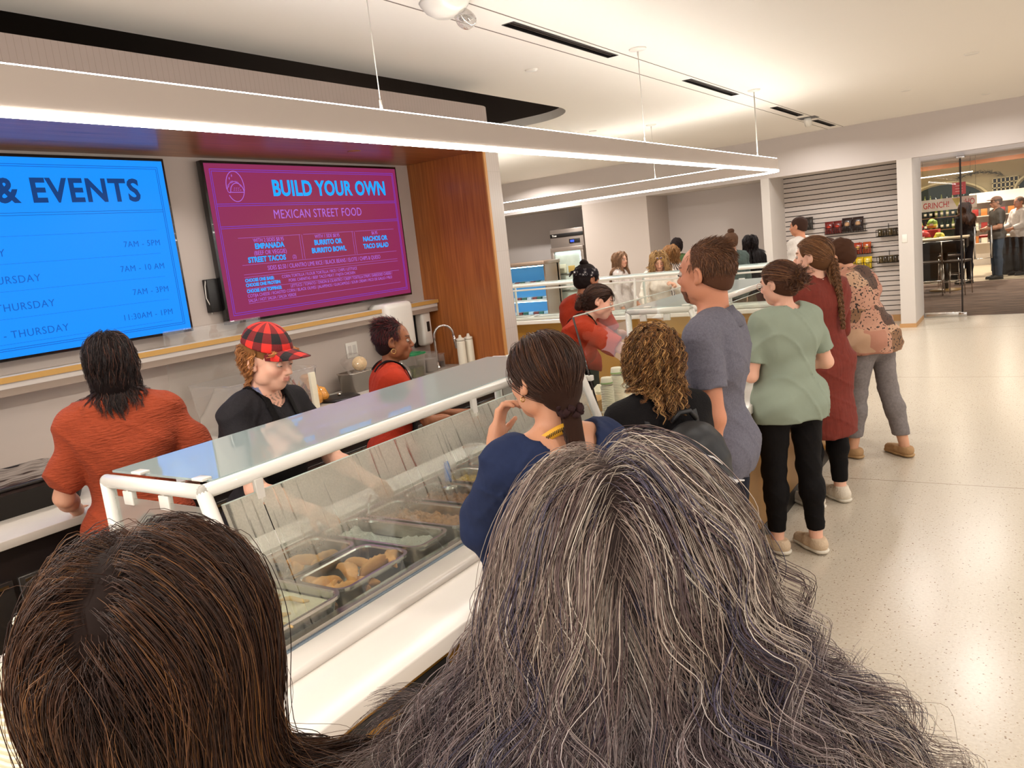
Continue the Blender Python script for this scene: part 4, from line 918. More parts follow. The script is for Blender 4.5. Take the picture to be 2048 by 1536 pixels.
for i, (x, z, w, h, c) in enumerate([(-.14, 1.25, .16, .17, rgb(206, 200, 176)), (.05, 1.25, .14, .13, rgb(184, 150, 80)), (-.12, .93, .2, .15, rgb(210, 208, 200)), (.12, .93, .16, .17, rgb(200, 200, 196)), (-.1, .58, .22, .18, rgb(210, 206, 198)), (.13, .58, .15, .15, rgb(190, 190, 186))]):
    o = MB().rbox(-w/2, w/2, -.018, -.003, 0, h, .006).build('food_box', mat('box_tone', c, .5), None, (-7.45+x, 13.4, z)); tag(o, ['cream box on the top shelf in the fridge', 'tan box on the top shelf in the fridge', 'white box on the middle fridge shelf, on the hinge side', 'white box on the middle fridge shelf, on the bright side', 'white box on the bottom fridge shelf, on the hinge side', 'white box on the bottom fridge shelf, on the bright side'][i], 'food box')
# slatwall baskets and bags
SY = 13.9
def basket(x, z, w, label, h=.10, d=.16):
    t = empty('wire_basket', (x, SY, z), 0, label, 'basket'); r = .0035
    for zz, k in ((0, .8), (h, 1)):
        MB().tube([(-w/2, -.0, zz), (-w/2, -d*k, zz), (w/2, -d*k, zz), (w/2, -.0, zz)], r*1.4, 6, closed=True).build('rim', M_black, t)
    mb = MB(); n = int(w/.035)
    for i in range(n+1):
        xx = -w/2+w*i/n; mb.tube([(xx, -d*.8, 0), (xx, -d, h)], r, 5); mb.tube([(xx, 0, 0), (xx, -d*.8, 0)], r, 5)
    mb.build('wires', M_black, t)
    MB().tube([(0, -.002, h), (0, -.002, h+.09)], .004, 6).build('hook', M_black, t)
    return t
def bag_mesh(w, h, seed):
    V = []; F = []; n = 8
    for s in (-1, 1):
        for j in range(n+1):
            for i in range(n+1):
                u = -1+2*i/n; v = j/n; puff = (1-u**4)*math.sin(PI*min(1, max(0, v)))**.6
                V.append((w/2*u*(1-.06*math.sin(PI*v)), s*.032*puff+.004*mnoise.noise(Vector((u*4+seed, v*5, s))), h*v))
    for s in (0, 1):
        o = s*(n+1)**2
        for j in range(n):
            for i in range(n):
                a = o+j*(n+1)+i; q_ = (a, a+1, a+n+2, a+n+1); F.append(q_ if s == 0 else q_[::-1])
    return MB().add(V, F, 0, True)
def bags(x0, z, n, w, h, cols, lab, cat, grp, blot=None):
    f = {}
    for i in range(n):
        c = cols[i % len(cols)]
        if c not in f:
            m_ = mat('snack_bag', rgb(*c), .3, noise=(14, .35), coat=.5); o = bag_mesh(w, h, i).build('snack_bag', m_)
            if blot: b_ = MB().lathe([(0, 0), (w*.22, 0), (w*.25, .003), (0, .004)], 12, M=T(0, -.036, h*.5) @ RX(PI/2)).build('printed_emblem', mat('emblem', rgb(*blot), .4), o)
            f[c] = o
        else: o = copy_tree(f[c])
        o.location = (x0+i*(w+.004), SY-.085-.012*(i % 2), z+.006); o.rotation_euler = (-.18, 0, .06*math.sin(i*3))
        tag(o, lab, cat, grp)
basket(-2.57, 1.47, .62, 'black wire basket of dark snack bags high on the slatwall'); bags(-2.82, 1.47, 2, .13, .20, [(110, 22, 18), (96, 18, 16)], 'dark red snack bag in the high wire basket on the slatwall', 'snack bag', 'dark red snack bags on the slatwall', (200, 60, 40)); bags(-2.54, 1.48, 2, .16, .22, [(38, 16, 14)], 'black snack bag with a pale emblem in the high wire basket', 'snack bag', 'black snack bags on the slatwall', (206, 160, 120))
basket(-3.15, 1.58, .18, 'black wire basket of dark jars behind the man in the white shirt'); bags(-3.18, 1.58, 2, .075, .20, [(52, 44, 40)], 'tall dark pouch beside the man in the white shirt', 'pouch', 'dark pouches beside the white-shirted man')
basket(-3.12, 1.26, .2, 'black wire basket below the dark pouches'); bags(-3.08, 1.26, 1, .13, .16, [(190, 140, 30)], 'yellow snack bag behind the white shirt collar', 'snack bag', None)
basket(-2.72, 1.10, .36, 'half-empty wire basket with one orange bag'); bags(-2.72-.08, 1.10, 1, .13, .20, [(176, 60, 20)], 'single orange snack bag in the half-empty basket', 'snack bag', None, (230, 160, 90))
basket(-2.38, 1.11, .40, 'wire basket of orange snack bags in the middle row of the slatwall'); bags(-2.52, 1.11, 3, .125, .18, [(176, 72, 22), (150, 46, 20)], 'orange snack bag in the middle row basket', 'snack bag', 'orange snack bags in the middle basket', (226, 170, 90))
basket(-2.45, .87, .52, 'wire basket of yellow snack bags, lowest filled one on the slatwall'); bags(-2.64, .87, 4, .125, .19, [(214, 176, 20), (226, 190, 24)], 'bright yellow snack bag in the lowest filled basket', 'snack bag', 'yellow snack bags in the low basket', (240, 220, 120))
for i, (z, lb) in enumerate([(1.36, 'wire basket of small brown packets near the door pier, upper one'), (.94, 'wire basket of small brown packets near the door pier, lower one')]):
    basket(-1.95, z, .32, lb); bags(-2.06, z, 4, .068, .11, [(112, 92, 52), (84, 66, 40)], ['small brown packet in the upper basket near the pier', 'small brown packet in the lower basket near the pier'][i], 'packet', ['brown packets in the upper pier basket', 'brown packets in the lower pier basket'][i])
basket(-2.33, .46, .18, 'empty black wire basket low on the slatwall', .09, .12)
o = MB().add([], []).prism([(-.06, -.05), (.06, -.05), (.08, .04), (-.08, .04)], 0, .05).build('wooden_tray', M_trimw, None, (-2.30, 13.83, .2)); tag(o, 'small pale wooden tray near the bottom of the slatwall', 'tray')
# wooden framed board and high stool shapes at the back of the recess
t = empty('framed_board', (-4.02, 13.96, .55), 0, 'wood-framed dark board against the far recess wall', 'board')
MB().box(-.26, .3, -.03, .03, .0, .62).build('panel', M_black, t)
MB().box(-.3, -.26, -.04, .04, 0, .66).box(.28, .34, -.04, .04, 0, .66).box(-.26, .28, -.04, .04, .62, .66).box(-.02, .02, -.04, .04, 0, .62).build('frame', mat('amber_wood', rgb(150, 96, 40), .5), t)
MB().box(-.28, -.24, -.03, .03, -.55, 0).box(.28, .32, -.03, .03, -.55, 0).build('legs', M_black, t)
# ------------------------------------------------------------------ shop behind the glass doors
GY = 14.12
st(MB().box(-6, 8, GY+.0, GY+.1, 2.42, 3.2), 'wall_shop_front', M_head)
M_carpet = mat('striped_carpet', rgb(96, 78, 70), .95)
def _carpet(m):
    tc = N(m, 'ShaderNodeTexCoord'); mp = N(m, 'ShaderNodeMapping'); mp.inputs['Scale'].default_value = (1.2, 9, 1); LK(m, tc.outputs['Object'], mp.inputs[0])
    n = N(m, 'ShaderNodeTexNoise'); n.inputs['Scale'].default_value = 1.6; n.inputs['Detail'].default_value = 3; LK(m, mp.outputs[0], n.inputs['Vector'])
    cr = N(m, 'ShaderNodeValToRGB'); cr.color_ramp.elements[0].position = .38; cr.color_ramp.elements[1].position = .62; cr.color_ramp.elements[0].color = rgb(84, 68, 62); cr.color_ramp.elements[1].color = rgb(132, 108, 96)
    LK(m, n.outputs[0], cr.inputs[0]); LK(m, cr.outputs[0], PB(m).inputs['Base Color'])
_carpet(M_carpet)
st(MB().box(-6, 8, 14.1, 20.0, -.1, .0), 'floor_shop_carpet', M_carpet)
st(MB().box(-6, 8, 20.0, 26.5, -.1, .0), 'floor_shop_tile', mat('shop_tile', rgb(196, 182, 160), .3))
st(MB().box(-6, 8, GY, 26.5, 2.95, 3.0), 'ceiling_shop', M_white)
st(MB().box(-6, 8, 26.4, 26.5, 0, 3.0), 'wall_shop_back', mat('cream_plaster', rgb(226, 210, 168), .7))
st(MB().box(-6.1, -6, GY, 26.5, 0, 3.0), 'wall_shop_left', M_white)
st(MB().box(-1.5, 3.0, GY-.1, GY-.0, -.002, .004), 'trim_threshold', mat('marble_sill', rgb(206, 196, 180), .2))
for (x, y, e) in [(-1.2, 16.2, 30), (-.2, 18.5, 40), (-2.0, 18.5, 40), (-2.4, 21.5, 75), (-.6, 21.5, 85), (-1.4, 24, 90), (.6, 23.5, 70), (-3.2, 24, 60)]:
    lamp('shop_downlight_lamp', (x, y, 2.93), e, .16, (1, .92, .8))
    o = MB().lathe([(0, -.004), (.07, -.004), (.09, -.0), (.09, .01), (0, .01)], 20).build('shop_downlight', mat('shop_lens', (1, 1, 1, 1), .5, emit=(1, .95, .85, 1), estr=10), None, (x, y, 2.943)); tag(o, 'round glowing downlight in the shop ceiling', 'downlight', 'downlights in the shop ceiling')
# glass doors
def door(name, x0, x1, label):
    t = empty(name, (x0, GY-.03, 0)); t['kind'] = 'structure'
    MB().box(0, x1-x0, -.006, .006, .012, 2.44).build('pane', glass('door_glass', (.88, .86, .82), .7), t)
    return t
d1 = door('door_1', -1.49, -.985, ''); d2 = door('door_2', -.965, .05, ''); d3 = door('door_3', .07, 1.1, '')
MB().rbox(0, .505, -.018, .018, 0, .075, .004).build('bottom_rail', M_steel, d1)
MB().rbox(-.012, .012, -.02, .02, .0, 2.44, .003).build('edge_seal', mat('seal', rgb(30, 20, 16), .4), d2)
MB().rbox(-.05, .06, -.03, .03, 2.40, 2.45, .004).rbox(-.05, .06, -.03, .03, 0, .07, .004).build('hinge', M_chrome, d2)
mb = MB()
for x in (.17, .235): pass
mb.tube([(.18, -.07, .88), (.18, -.07, 1.36), (.40, -.07, 1.36), (.40, -.07, .88)], .014, 10, closed=True)
mb.tube([(.18, -.07, .95), (.18, -.0, .95)], .008, 8).tube([(.18, -.07, 1.3), (.18, 0, 1.3)], .008, 8)
mb.build('handle', M_steel, d2)
# high table and chairs right behind the glass
def chair(x, y, rz, lb, seat=.62):
    t = empty('high_chair', (x, y, 0), rz, lb, 'chair', None)
    MB().rbox(-.2, .2, -.2, .2, seat, seat+.04, .01).build('seat', mat('chair_seat', rgb(64, 52, 46), .5), t)
    for sx in (-1, 1):
        for sy in (-1, 1): MB().tube([(sx*.18, sy*.18, seat), (sx*.2, sy*.2, 0)], .011, 8).build('leg', M_steel, t)
    MB().tube([(-.19, .19, seat), (-.2, .22, seat+.42), (.2, .22, seat+.42), (.19, .19, seat)], .011, 8).build('back_frame', M_steel, t)
    MB().rbox(-.18, .18, .205, .225, seat+.2, seat+.42, .006).build('backrest', M_black, t)
    MB().tube([(-.195, -.195, .25), (.195, -.195, .25), (.195, .195, .25), (-.195, .195, .25)], .008, 6, closed=True).build('footrest', M_steel, t)
    return t
chair(-1.72, 17.6, PI, 'steel framed high chair behind the glass, nearest the pier'); chair(-1.28, 17.5, 2.9, 'steel framed high chair behind the glass, next to the dark-clothed shopper'); chair(-1.55, 19.3, 0, 'steel framed high chair on the far side of the high table')
t = empty('high_table', (-1.55, 18.4, 0), 0, 'dark high table with a pedestal base behind the glass door', 'table')
MB().rbox(-.42, .42, -.32, .32, 1.03, 1.07, .008).build('tabletop', mat('table_top', rgb(206, 190, 160), .4), t)
MB().box(-.40, .40, -.3, .3, .85, 1.03).build('skirt', M_black, t)
MB().tube([(0, 0, .03), (0, 0, .85)], .05, 12).build('pedestal', M_black, t)
MB().lathe([(0, 0), (.3, 0), (.3, .02), (.05, .04)], 28).build('base', mat('brass_base', rgb(150, 116, 60), .4), t)
# display tables with tins and fruit-coloured packs
def shop_table(x, y, w, lb):
    t = empty('display_table', (x, y, 0), 0, lb, 'table')
    MB().rbox(-w/2, w/2, -.4, .4, .84, .88, .006).build('tabletop', mat('pale_top', rgb(222, 210, 190), .4), t)
    MB().box(-w/2+.03, w/2-.03, -.38, .38, .1, .84).build('cloth_front', M_black, t)
    MB().box(-w/2+.1, w/2-.1, -.3, .3, 0, .1).build('plinth', M_black, t); return t
shop_table(-2.3, 21.0, 1.8, 'black-skirted display table behind the high table'); shop_table(-.1, 21.6, 1.6, 'black-skirted checkout table the shoppers lean over')
o = MB().rbox(-.25, .25, -.2, .2, 0, .05, .01).build('gift_tray', mat('red_tray', rgb(180, 40, 30), .4), None, (-.85, 21.3, .88))
tag(o, 'red tray at the end of the checkout table', 'tray')
cols = [((176, 24, 20), 'red'), ((206, 196, 70), 'yellow'), ((120, 150, 50), 'green'), ((40, 40, 80), 'navy')]
for i, (x, z, s, ci, lb) in enumerate([(-2.55, .88, .15, 0, 'red gift basket with a yellow bow, on the table near the pier'), (-2.2, .88, .17, 2, 'green and yellow gift basket in the middle of the display table'), (-1.88, .88, .13, 3, 'navy gift box on the display table'), (-2.35, 1.18, .13, 0, 'red gift basket stacked behind the green one'), (-2.05, 1.2, .12, 1, 'yellow gift basket stacked behind the green one')]):
    t = empty('gift_basket', (x, 20.95 if z < 1 else 21.25, z), 0, lb, 'gift basket')
    MB().lathe([(s*.7, 0), (s, s*.7), (s*.95, s*.72)], 16).build('basket', mat('basket_'+cols[ci][1], rgb(*cols[ci][0]), .5), t)
    b_ = bmesh.new(); bmesh.ops.create_icosphere(b_, subdivisions=3, radius=s*.85)
    for v in b_.verts: v.co *= 1+.25*mnoise.noise(v.co*14+Vector((i, 0, 0))); v.co.z += s*.9
    MB().bm(b_, smooth=True).build('wrapped_goods', mat('wrapped', rgb(*cols[(ci+1) % 3][0]), .4, noise=(20, .6)), t)
    MB().box(-.04, .04, -s-.01, -s, s*.5, s*.9).build('price_tag', M_wframe, t)
MB().box(-.3, .3, -.28, .28, .0, .28).build('riser', mat('red_riser', rgb(150, 20, 20), .5), tag(empty('display_riser', (-2.2, 21.25, .88)), 'red riser box at the back of the display table', 'riser'))
# banner and red sign
t = empty('hanging_banner', (-1.72, 20.6, 1.72), 0, 'white banner with red hand lettering and a yellow triangle hanging in the shop', 'banner')
MB().box(-.72, .62, -.004, .004, -.13, .13).build('cloth', mat('banner_cloth', rgb(236, 228, 216), .7), t)
M_red = mat('red_print', rgb(206, 48, 36), .5)
text('GRINCH!', .185, M_red, t, T(-.44, -.006, -.065) @ RX(PI/2), 'LEFT', .002, sx=.70)
text('\u00a1HO', .185, M_red, t, T(.36, -.006, -.055) @ RX(PI/2), 'LEFT', .002, sx=.66)
MB().add([(.14, -.007, .11), (.33, -.007, .11), (.24, -.007, -.09), (.14, -.005, .11), (.33, -.005, .11), (.24, -.005, -.09)], [(0, 2, 1), (3, 4, 5), (0, 1, 4, 3), (1, 2, 5, 4), (2, 0, 3, 5)]).build('yellow_triangle', mat('yellow_print', rgb(206, 196, 80), .5), t)
MB().tube([(-.7, 0, .13), (-.7, 0, 1.22)], .003, 5).tube([(.6, 0, .13), (.6, 0, 1.22)], .003, 5).build('hanging_wire', M_black, t)
t = empty('red_sale_sign', (-1.42, 20.3, 2.03), 0, 'small red hanging sign between the glass doors', 'sign')
MB().box(-.13, .13, -.006, .006, -.13, .13).build('board', mat('sign_red', rgb(196, 40, 38), .5), t)
for k in range(3): MB().box(-.07, .07, -.008, -.006, .05-k*.06, .062-k*.06).build('printed_line', mat('sign_pale', rgb(236, 180, 170), .5), t)
MB().tube([(0, 0, .13), (0, 0, .92)], .003, 5).build('hanging_wire', M_black, t)
# arched wine niches on the back wall
M_green = mat('niche_green', rgb(26, 44, 34), .6)
BY = 26.2
for i, (x, w, h) in enumerate([(-2.2, 2.1, 2.25), (.3, 1.5, 2.3), (-4.3, 1.5, 2.2)]):
    t = empty('wine_alcove', (x, BY, 0), 0, ['wide green arched bottle alcove behind the banner', 'green arched bottle alcove at the right end of the shop', 'green arched bottle alcove by the shop side wall'][i], 'alcove')
    P = [(-w/2, .3)]+[(w/2*math.cos(R(a)), h-w*.32+w*.32*math.sin(R(a))) for a in range(180, -1, -12)]+[(w/2, .3)]
    k = len(P); V = [(a, .15, b) for a, b in P]+[(a*1.06, -.0, b+.04) for a, b in P]+[(a*1.1, 0, b+.08) for a, b in P]+[(a*1.1, .16, b+.08) for a, b in P]
    MB().add(V, [tuple(range(k))]).build('back_panel', M_green, t)
    MB().add(V, [(j*k+i_, j*k+i_+1, (j+1)*k+i_+1, (j+1)*k+i_) for j in range(3) for i_ in range(k-1)]).build('arch_surround', mat('arch_cream', rgb(228, 214, 170), .6), t)
    for z in (1.0, 1.35, 1.7): MB().box(-w/2+.04, w/2-.04, -.1, .14, z-.02, z).build('shelf', mat('shelf_wood', rgb(120, 84, 50), .5), t)
bt = None; rb = random.Random(11)
for (x, w) in ((-2.2, 2.1), (.3, 1.5)):
    for z in (1.0, 1.35, 1.7):
        n = int((w-.25)/.14)
        for i in range(n):
            if z == 1.7 and abs(i-n/2) > n*.36: continue
            key = rb.choice((0, 1, 2))
            if bt is None: bt = {}
            if key not in bt:
                o = empty('wine_bottle'); c_ = [rgb(20, 40, 24), rgb(60, 20, 16), rgb(120, 130, 60)][key]
                MB().lathe([(0, 0), (.036, 0), (.037, .17), (.014, .22), (.014, .28), (0, .281)], 12).build('bottle', mat('bottle_glass', c_, .1), o)
                MB().lathe([(.038, .06), (.038, .13)], 12).build('paper_label', M_paper, o); bt[key] = o
            else: o = copy_tree(bt[key])
            o.location = (x-w/2+.14+.14*i, BY-.03, z)
            tag(o, ['dark green wine bottle on an alcove shelf', 'dark red wine bottle on an alcove shelf', 'pale olive wine bottle on an alcove shelf'][key], 'bottle', ['dark green bottles in the alcoves', 'dark red bottles in the alcoves', 'olive bottles in the alcoves'][key])
t = empty('lattice_screen', (-.72, BY+.1, 1.45), 0, 'cream lattice screen with square holes between the arches', 'screen')
mb = MB()
for i in range(7):
    mb.box(-.3+.1*i-.015, -.3+.1*i+.015, -.03, .03, 0, .8); mb.box(-.315, .315, -.03, .03, .8*i/6-.015, .8*i/6+.015)
mb.build('lattice', mat('lattice_cream', rgb(230, 216, 172), .6), t); MB().box(-.3, .3, .03, .04, 0, .8).build('backing', M_black, t)
o = MB().box(-4.6, 4.6, -.06, .06, -.05, .05).build('wood_beam', mat('beam_wood', rgb(170, 104, 54), .5), None, (-1.4, 22.6, 2.62)); tag(o, 'long stained wood beam below the shop ceiling', 'beam')
st(MB().box(-6, 3.2, 22.66, 22.75, 2.66, 2.96), 'wall_shop_bulkhead', M_white)
o = MB().box(-.09, .09, -.1, .1, 0, 2.57).build('wood_post', mat('post_wood', rgb(178, 106, 50), .5), None, (.05, 22.6, 0)); tag(o, 'stained wood post at the right edge of the shop view', 'post')
# dried garlands above the arches
for i, (x, w) in enumerate([(-3.3, .9), (-1.35, 1.1), (.1, .5)]):
    mb = MB(); r_ = random.Random(i)
    for k in range(150):
        a = r_.random(); px_ = -w/2+w*a; z = .12*math.sin(a*PI)+.05*r_.random(); l = .09+.06*r_.random(); an = r_.random()*6.28
        mb.tube([(px_, 0, z), (px_+l*math.cos(an), -.05*r_.random(), z+l*.5*math.sin(an))], [.006, .002], 4, caps=False)
    o = mb.build('dried_garland', mat('dried_leaf', rgb(96, 92, 66), .8), None, (x, BY-.05, 2.32)); tag(o, ['dried branch garland above the shop arches, left one', 'dried branch garland over the wide arch, middle one', 'dried branch garland by the wood post'][i], 'garland')
t = empty('linear_shop_light', (-1.8, 22.0, 2.4), .0, 'thin white linear light hanging in the shop', 'light')
MB().box(-.55, .55, -.02, .02, -.01, .01).build('tube', mat('tube_emit', (1, 1, 1, 1), .5, emit=(1, .97, .9, 1), estr=8), t)
MB().tube([(-.5, 0, .01), (-.5, 0, .55)], .003, 5).tube([(.5, 0, .01), (.5, 0, .55)], .003, 5).build('hanging_wire', M_black, t)
# shelving with goods behind the capped man
t = empty('goods_shelf', (-.55, 24.6, 0), 0, 'white shelf rack of small goods behind the man in the cap', 'shelf')
MB().box(-.95, .95, .2, .24, 0, 1.9).build('back_panel', M_white, t)
for z in (.6, .95, 1.3, 1.65): MB().box(-.95, .95, -.15, .2, z-.02, z).build('shelf_board', M_white, t)
bx = None
for zi, z in enumerate((.6, .95, 1.3)):
    for i in range(9):
        k = (i+zi) % 3
        if bx is None: bx = {}
        if k not in bx: bx[k] = o = MB().rbox(-.07, .07, -.05, .05, 0, .18, .006).build('boxed_good', mat('good', [rgb(196, 120, 60), rgb(226, 214, 196), rgb(150, 40, 36)][k], .5))
        else: o = bx[k].copy(); scene.collection.objects.link(o)
        o.location = (-.55-.8+.2*i, 24.55, z); tag(o, ['orange boxed good on the white shelf rack', 'cream boxed good on the white shelf rack', 'red boxed good on the white shelf rack'][k], 'box', ['orange boxes on the rack', 'cream boxes on the rack', 'red boxes on the rack'][k])
o = MB().rbox(-.035, .035, -.006, .0, -.06, .06, .004).build('light_switch', M_wframe, None, (-1.62, 13.05, 1.32)); tag(o, 'small white switch plate on the door pier', 'switch')
# ------------------------------------------------------------------ figures: one continuous body surface each
# Bodies and clothes are distance fields over tapered limbs, turned into one smooth mesh.
f32 = np.float32
def A3(v): return np.array(v, dtype=f32)
def nrm(v):
    v = np.asarray(v, float); return v/max(1e-9, np.linalg.norm(v))
def rotm(M): return np.array(M.to_3x3() if len(M) == 4 else M)
def smin(a, b, k):
    if k <= 0: return np.minimum(a, b)
    h = np.clip(.5+.5*(b-a)/k, 0, 1); return b+(a-b)*h-k*h*(1-h)
def smax(a, b, k): return -smin(-a, -b, k)
def d_cone(P, a, b, r1, r2):
    a = A3(a); b = A3(b); ba = b-a; l2 = float(ba@ba)+1e-12
    t = np.clip(((P-a)@ba)/l2, 0, 1); q = P-a-t[:, None]*ba
    return np.sqrt(np.einsum('ij,ij->i', q, q))-(r1+(r2-r1)*t)
def d_ell(P, c, r, Rm=None):
    q = P-A3(c)
    if Rm is not None: q = q@np.asarray(Rm, f32)       # world -> local (Rm columns = local axes)
    r = A3(r); k0 = np.sqrt(((q/r)**2).sum(1)); k1 = np.sqrt(((q/(r*r))**2).sum(1))+1e-9
    return k0*(k0-1)/k1
class Field:
    """ordered list of blended shapes"""
    def __init__(s): s.ops = []
    def cone(s, a, b, r1, r2, k=.02, tag='', clip=None): s.ops.append(('c', (a, b, r1, r2), k, tag, clip)); return s
    def ell(s, c, r, Rm=None, k=.02, tag='', clip=None): s.ops.append(('e', (c, r, Rm), k, tag, clip)); return s
    def cut_cone(s, a, b, r1, r2, k=.005, tag=''): s.ops.append(('xc', (a, b, r1, r2), k, tag, None)); return s
    def cut_ell(s, c, r, Rm=None, k=.005, tag=''): s.ops.append(('xe', (c, r, Rm), k, tag, None)); return s
    def half(s, n, p, k=.003, tag=''): s.ops.append(('h', (n, p), k, tag, None)); return s      # keeps the side n.(x-p) < 0
    def __call__(s, P):
        P = P.astype(f32, copy=False); D = np.full(len(P), 9., f32)
        for kind, a, k, tg, clip in s.ops:
            if kind == 'h': D = smax(D, (P-A3(a[1]))@A3(a[0]), k); continue
            d = d_cone(P, *a) if kind[-1] == 'c' else d_ell(P, *a)
            if clip is not None: d = smax(d, (P-A3(clip[1]))@A3(clip[0]), .004)
            D = smax(D, -d, k) if kind[0] == 'x' else smin(D, d, k)
        return D
    def grad(s, P, e=.004):
        d0 = s(P); g = np.stack([s(P+A3([e, 0, 0]))-d0, s(P+A3([0, e, 0]))-d0, s(P+A3([0, 0, e]))-d0], 1)
        return d0, g/(np.linalg.norm(g, axis=1, keepdims=True)+1e-9)
def axis(lo, hi, c, fine=None):
    xs = [lo]; 
    while xs[-1] < hi:
        x = xs[-1]; st_ = c
        if fine and fine[0]-c < x < fine[1]: st_ = fine[2]
        xs.append(x+st_)
    return np.array(xs, f32)
def surface(fn, lo, hi, c, fine=None, disp=None):
    """naive surface nets on a rectilinear grid, evaluated only near the surface"""
    ax = [axis(lo[i], hi[i], c, None if fine is None else (fine[0][i], fine[1][i], fine[2])) for i in range(3)]
    n = [len(a) for a in ax]; B = 8
    nb = [(k+B-1)//B for k in n]
    cen = [np.array([a[min(i*B+B//2, len(a)-1)] for i in range(m_)], f32) for a, m_ in zip(ax, nb)]
    rad = [np.array([a[min(i*B+B, len(a)-1)]-a[i*B] for i in range(m_)], f32) for a, m_ in zip(ax, nb)]
    G = np.stack(np.meshgrid(*cen, indexing='ij'), -1).reshape(-1, 3); Rr = np.sqrt(sum(g**2 for g in np.meshgrid(*rad, indexing='ij'))).reshape(-1)
    dc = fn(G); near = np.abs(dc) < Rr*.75+.03
    D = np.repeat(np.repeat(np.repeat(np.where(dc < 0, f32(-1), f32(1)).reshape(nb), B, 0), B, 1), B, 2)[:n[0], :n[1], :n[2]].copy()
    ids = np.argwhere(near.reshape(nb)); r_ = np.arange(B)
    for s0 in range(0, len(ids), 400):
        I = ids[s0:s0+400]
        ix = (I[:, 0, None]*B+r_)[:, :, None, None]; iy = (I[:, 1, None]*B+r_)[:, None, :, None]; iz = (I[:, 2, None]*B+r_)[:, None, None, :]
        ix, iy, iz = [x.reshape(-1) for x in np.broadcast_arrays(ix, iy, iz)]
        ok = (ix < n[0]) & (iy < n[1]) & (iz < n[2]); ix, iy, iz = ix[ok], iy[ok], iz[ok]
        P = np.stack([ax[0][ix], ax[1][iy], ax[2][iz]], 1); v = fn(P)
        if disp is not None: v = v+disp(P)
        D[ix, iy, iz] = v
    S = D < 0
    cnt = np.zeros([k-1 for k in n], np.int8)
    for dx in (0, 1):
        for dy in (0, 1):
            for dz in (0, 1): cnt += S[dx:n[0]-1+dx, dy:n[1]-1+dy, dz:n[2]-1+dz]
    cells = np.argwhere((cnt > 0) & (cnt < 8)); idx = np.full(cnt.shape, -1, np.int32); idx[tuple(cells.T)] = np.arange(len(cells))
    cx, cy, cz = cells.T; acc = np.zeros((len(cells), 3), np.float64); w = np.zeros(len(cells))
    X = lambda o: np.stack([ax[0][cx+o[0]], ax[1][cy+o[1]], ax[2][cz+o[2]]], 1)
    for a in range(3):
        for u in (0, 1):
            for v in (0, 1):
                o1 = [0, 0, 0]; o1[(a+1) % 3] = u; o1[(a+2) % 3] = v; o2 = list(o1); o2[a] = 1
                d1 = D[cx+o1[0], cy+o1[1], cz+o1[2]]; d2 = D[cx+o2[0], cy+o2[1], cz+o2[2]]; m_ = (d1 < 0) != (d2 < 0)
                t = np.where(m_, d1/np.where(m_, d1-d2, 1), 0)[:, None]; p = X(o1)*(1-t)+X(o2)*t; acc += np.where(m_[:, None], p, 0); w += m_
    V = acc/w[:, None]; F = []
    for a in range(3):
        sl1 = [slice(1, n[0]-1), slice(1, n[1]-1), slice(1, n[2]-1)]; sl1[a] = slice(0, n[a]-1); sl2 = list(sl1); sl2[a] = slice(1, n[a])
        A = S[tuple(sl1)]; Bm = S[tuple(sl2)]; e = np.argwhere(A != Bm)
        if not len(e): continue
        fl = A[tuple(e.T)]; off = np.array([1, 1, 1]); off[a] = 0; e = e+off
        b, c_ = (a+1) % 3, (a+2) % 3; q = []
        for u, v in ((-1, -1), (0, -1), (0, 0), (-1, 0)):
            g = e.copy(); g[:, b] += u; g[:, c_] += v; q.append(idx[g[:, 0], g[:, 1], g[:, 2]])
        q = np.stack(q, 1); q[~fl] = q[~fl][:, ::-1]; F.append(q)
    F = np.concatenate(F) if F else np.zeros((0, 4), int)
    return V.astype(f32), F[(F >= 0).all(1)]
def np_mesh(name, V, F, mats, parent=None, col=None, smooth=True, attr='Col'):
    me = bpy.data.meshes.new(name); V = np.asarray(V, f32); F = np.asarray(F, np.int32)
    me.vertices.add(len(V)); me.vertices.foreach_set('co', V.ravel())
    k = F.shape[1]; me.loops.add(F.size); me.loops.foreach_set('vertex_index', F.ravel())
    me.polygons.add(len(F)); me.polygons.foreach_set('loop_start', np.arange(0, F.size, k, dtype=np.int32)); me.polygons.foreach_set('loop_total', np.full(len(F), k, np.int32))
    me.polygons.foreach_set('use_smooth', np.full(len(F), smooth)); me.update(calc_edges=True)
    if col is not None:
        ca = me.attributes.new(attr, 'FLOAT_COLOR', 'POINT'); ca.data.foreach_set('color', np.concatenate([np.asarray(col, f32), np.ones((len(V), 1), f32)], 1).ravel())
    for m_ in (mats if isinstance(mats, (list, tuple)) else [mats]): me.materials.append(m_)
    o = bpy.data.objects.new(name, me); link(o, parent); return o
def Rzyx(yaw, pitch, roll=0):   # yaw left(+) about Z, pitch forward(+), roll to own right(+)
    return np.array((Matrix.Rotation(R(yaw), 3, 'Z') @ Matrix.Rotation(R(-pitch), 3, 'X') @ Matrix.Rotation(R(roll), 3, 'Y')))
rng = np.random.default_rng(7)

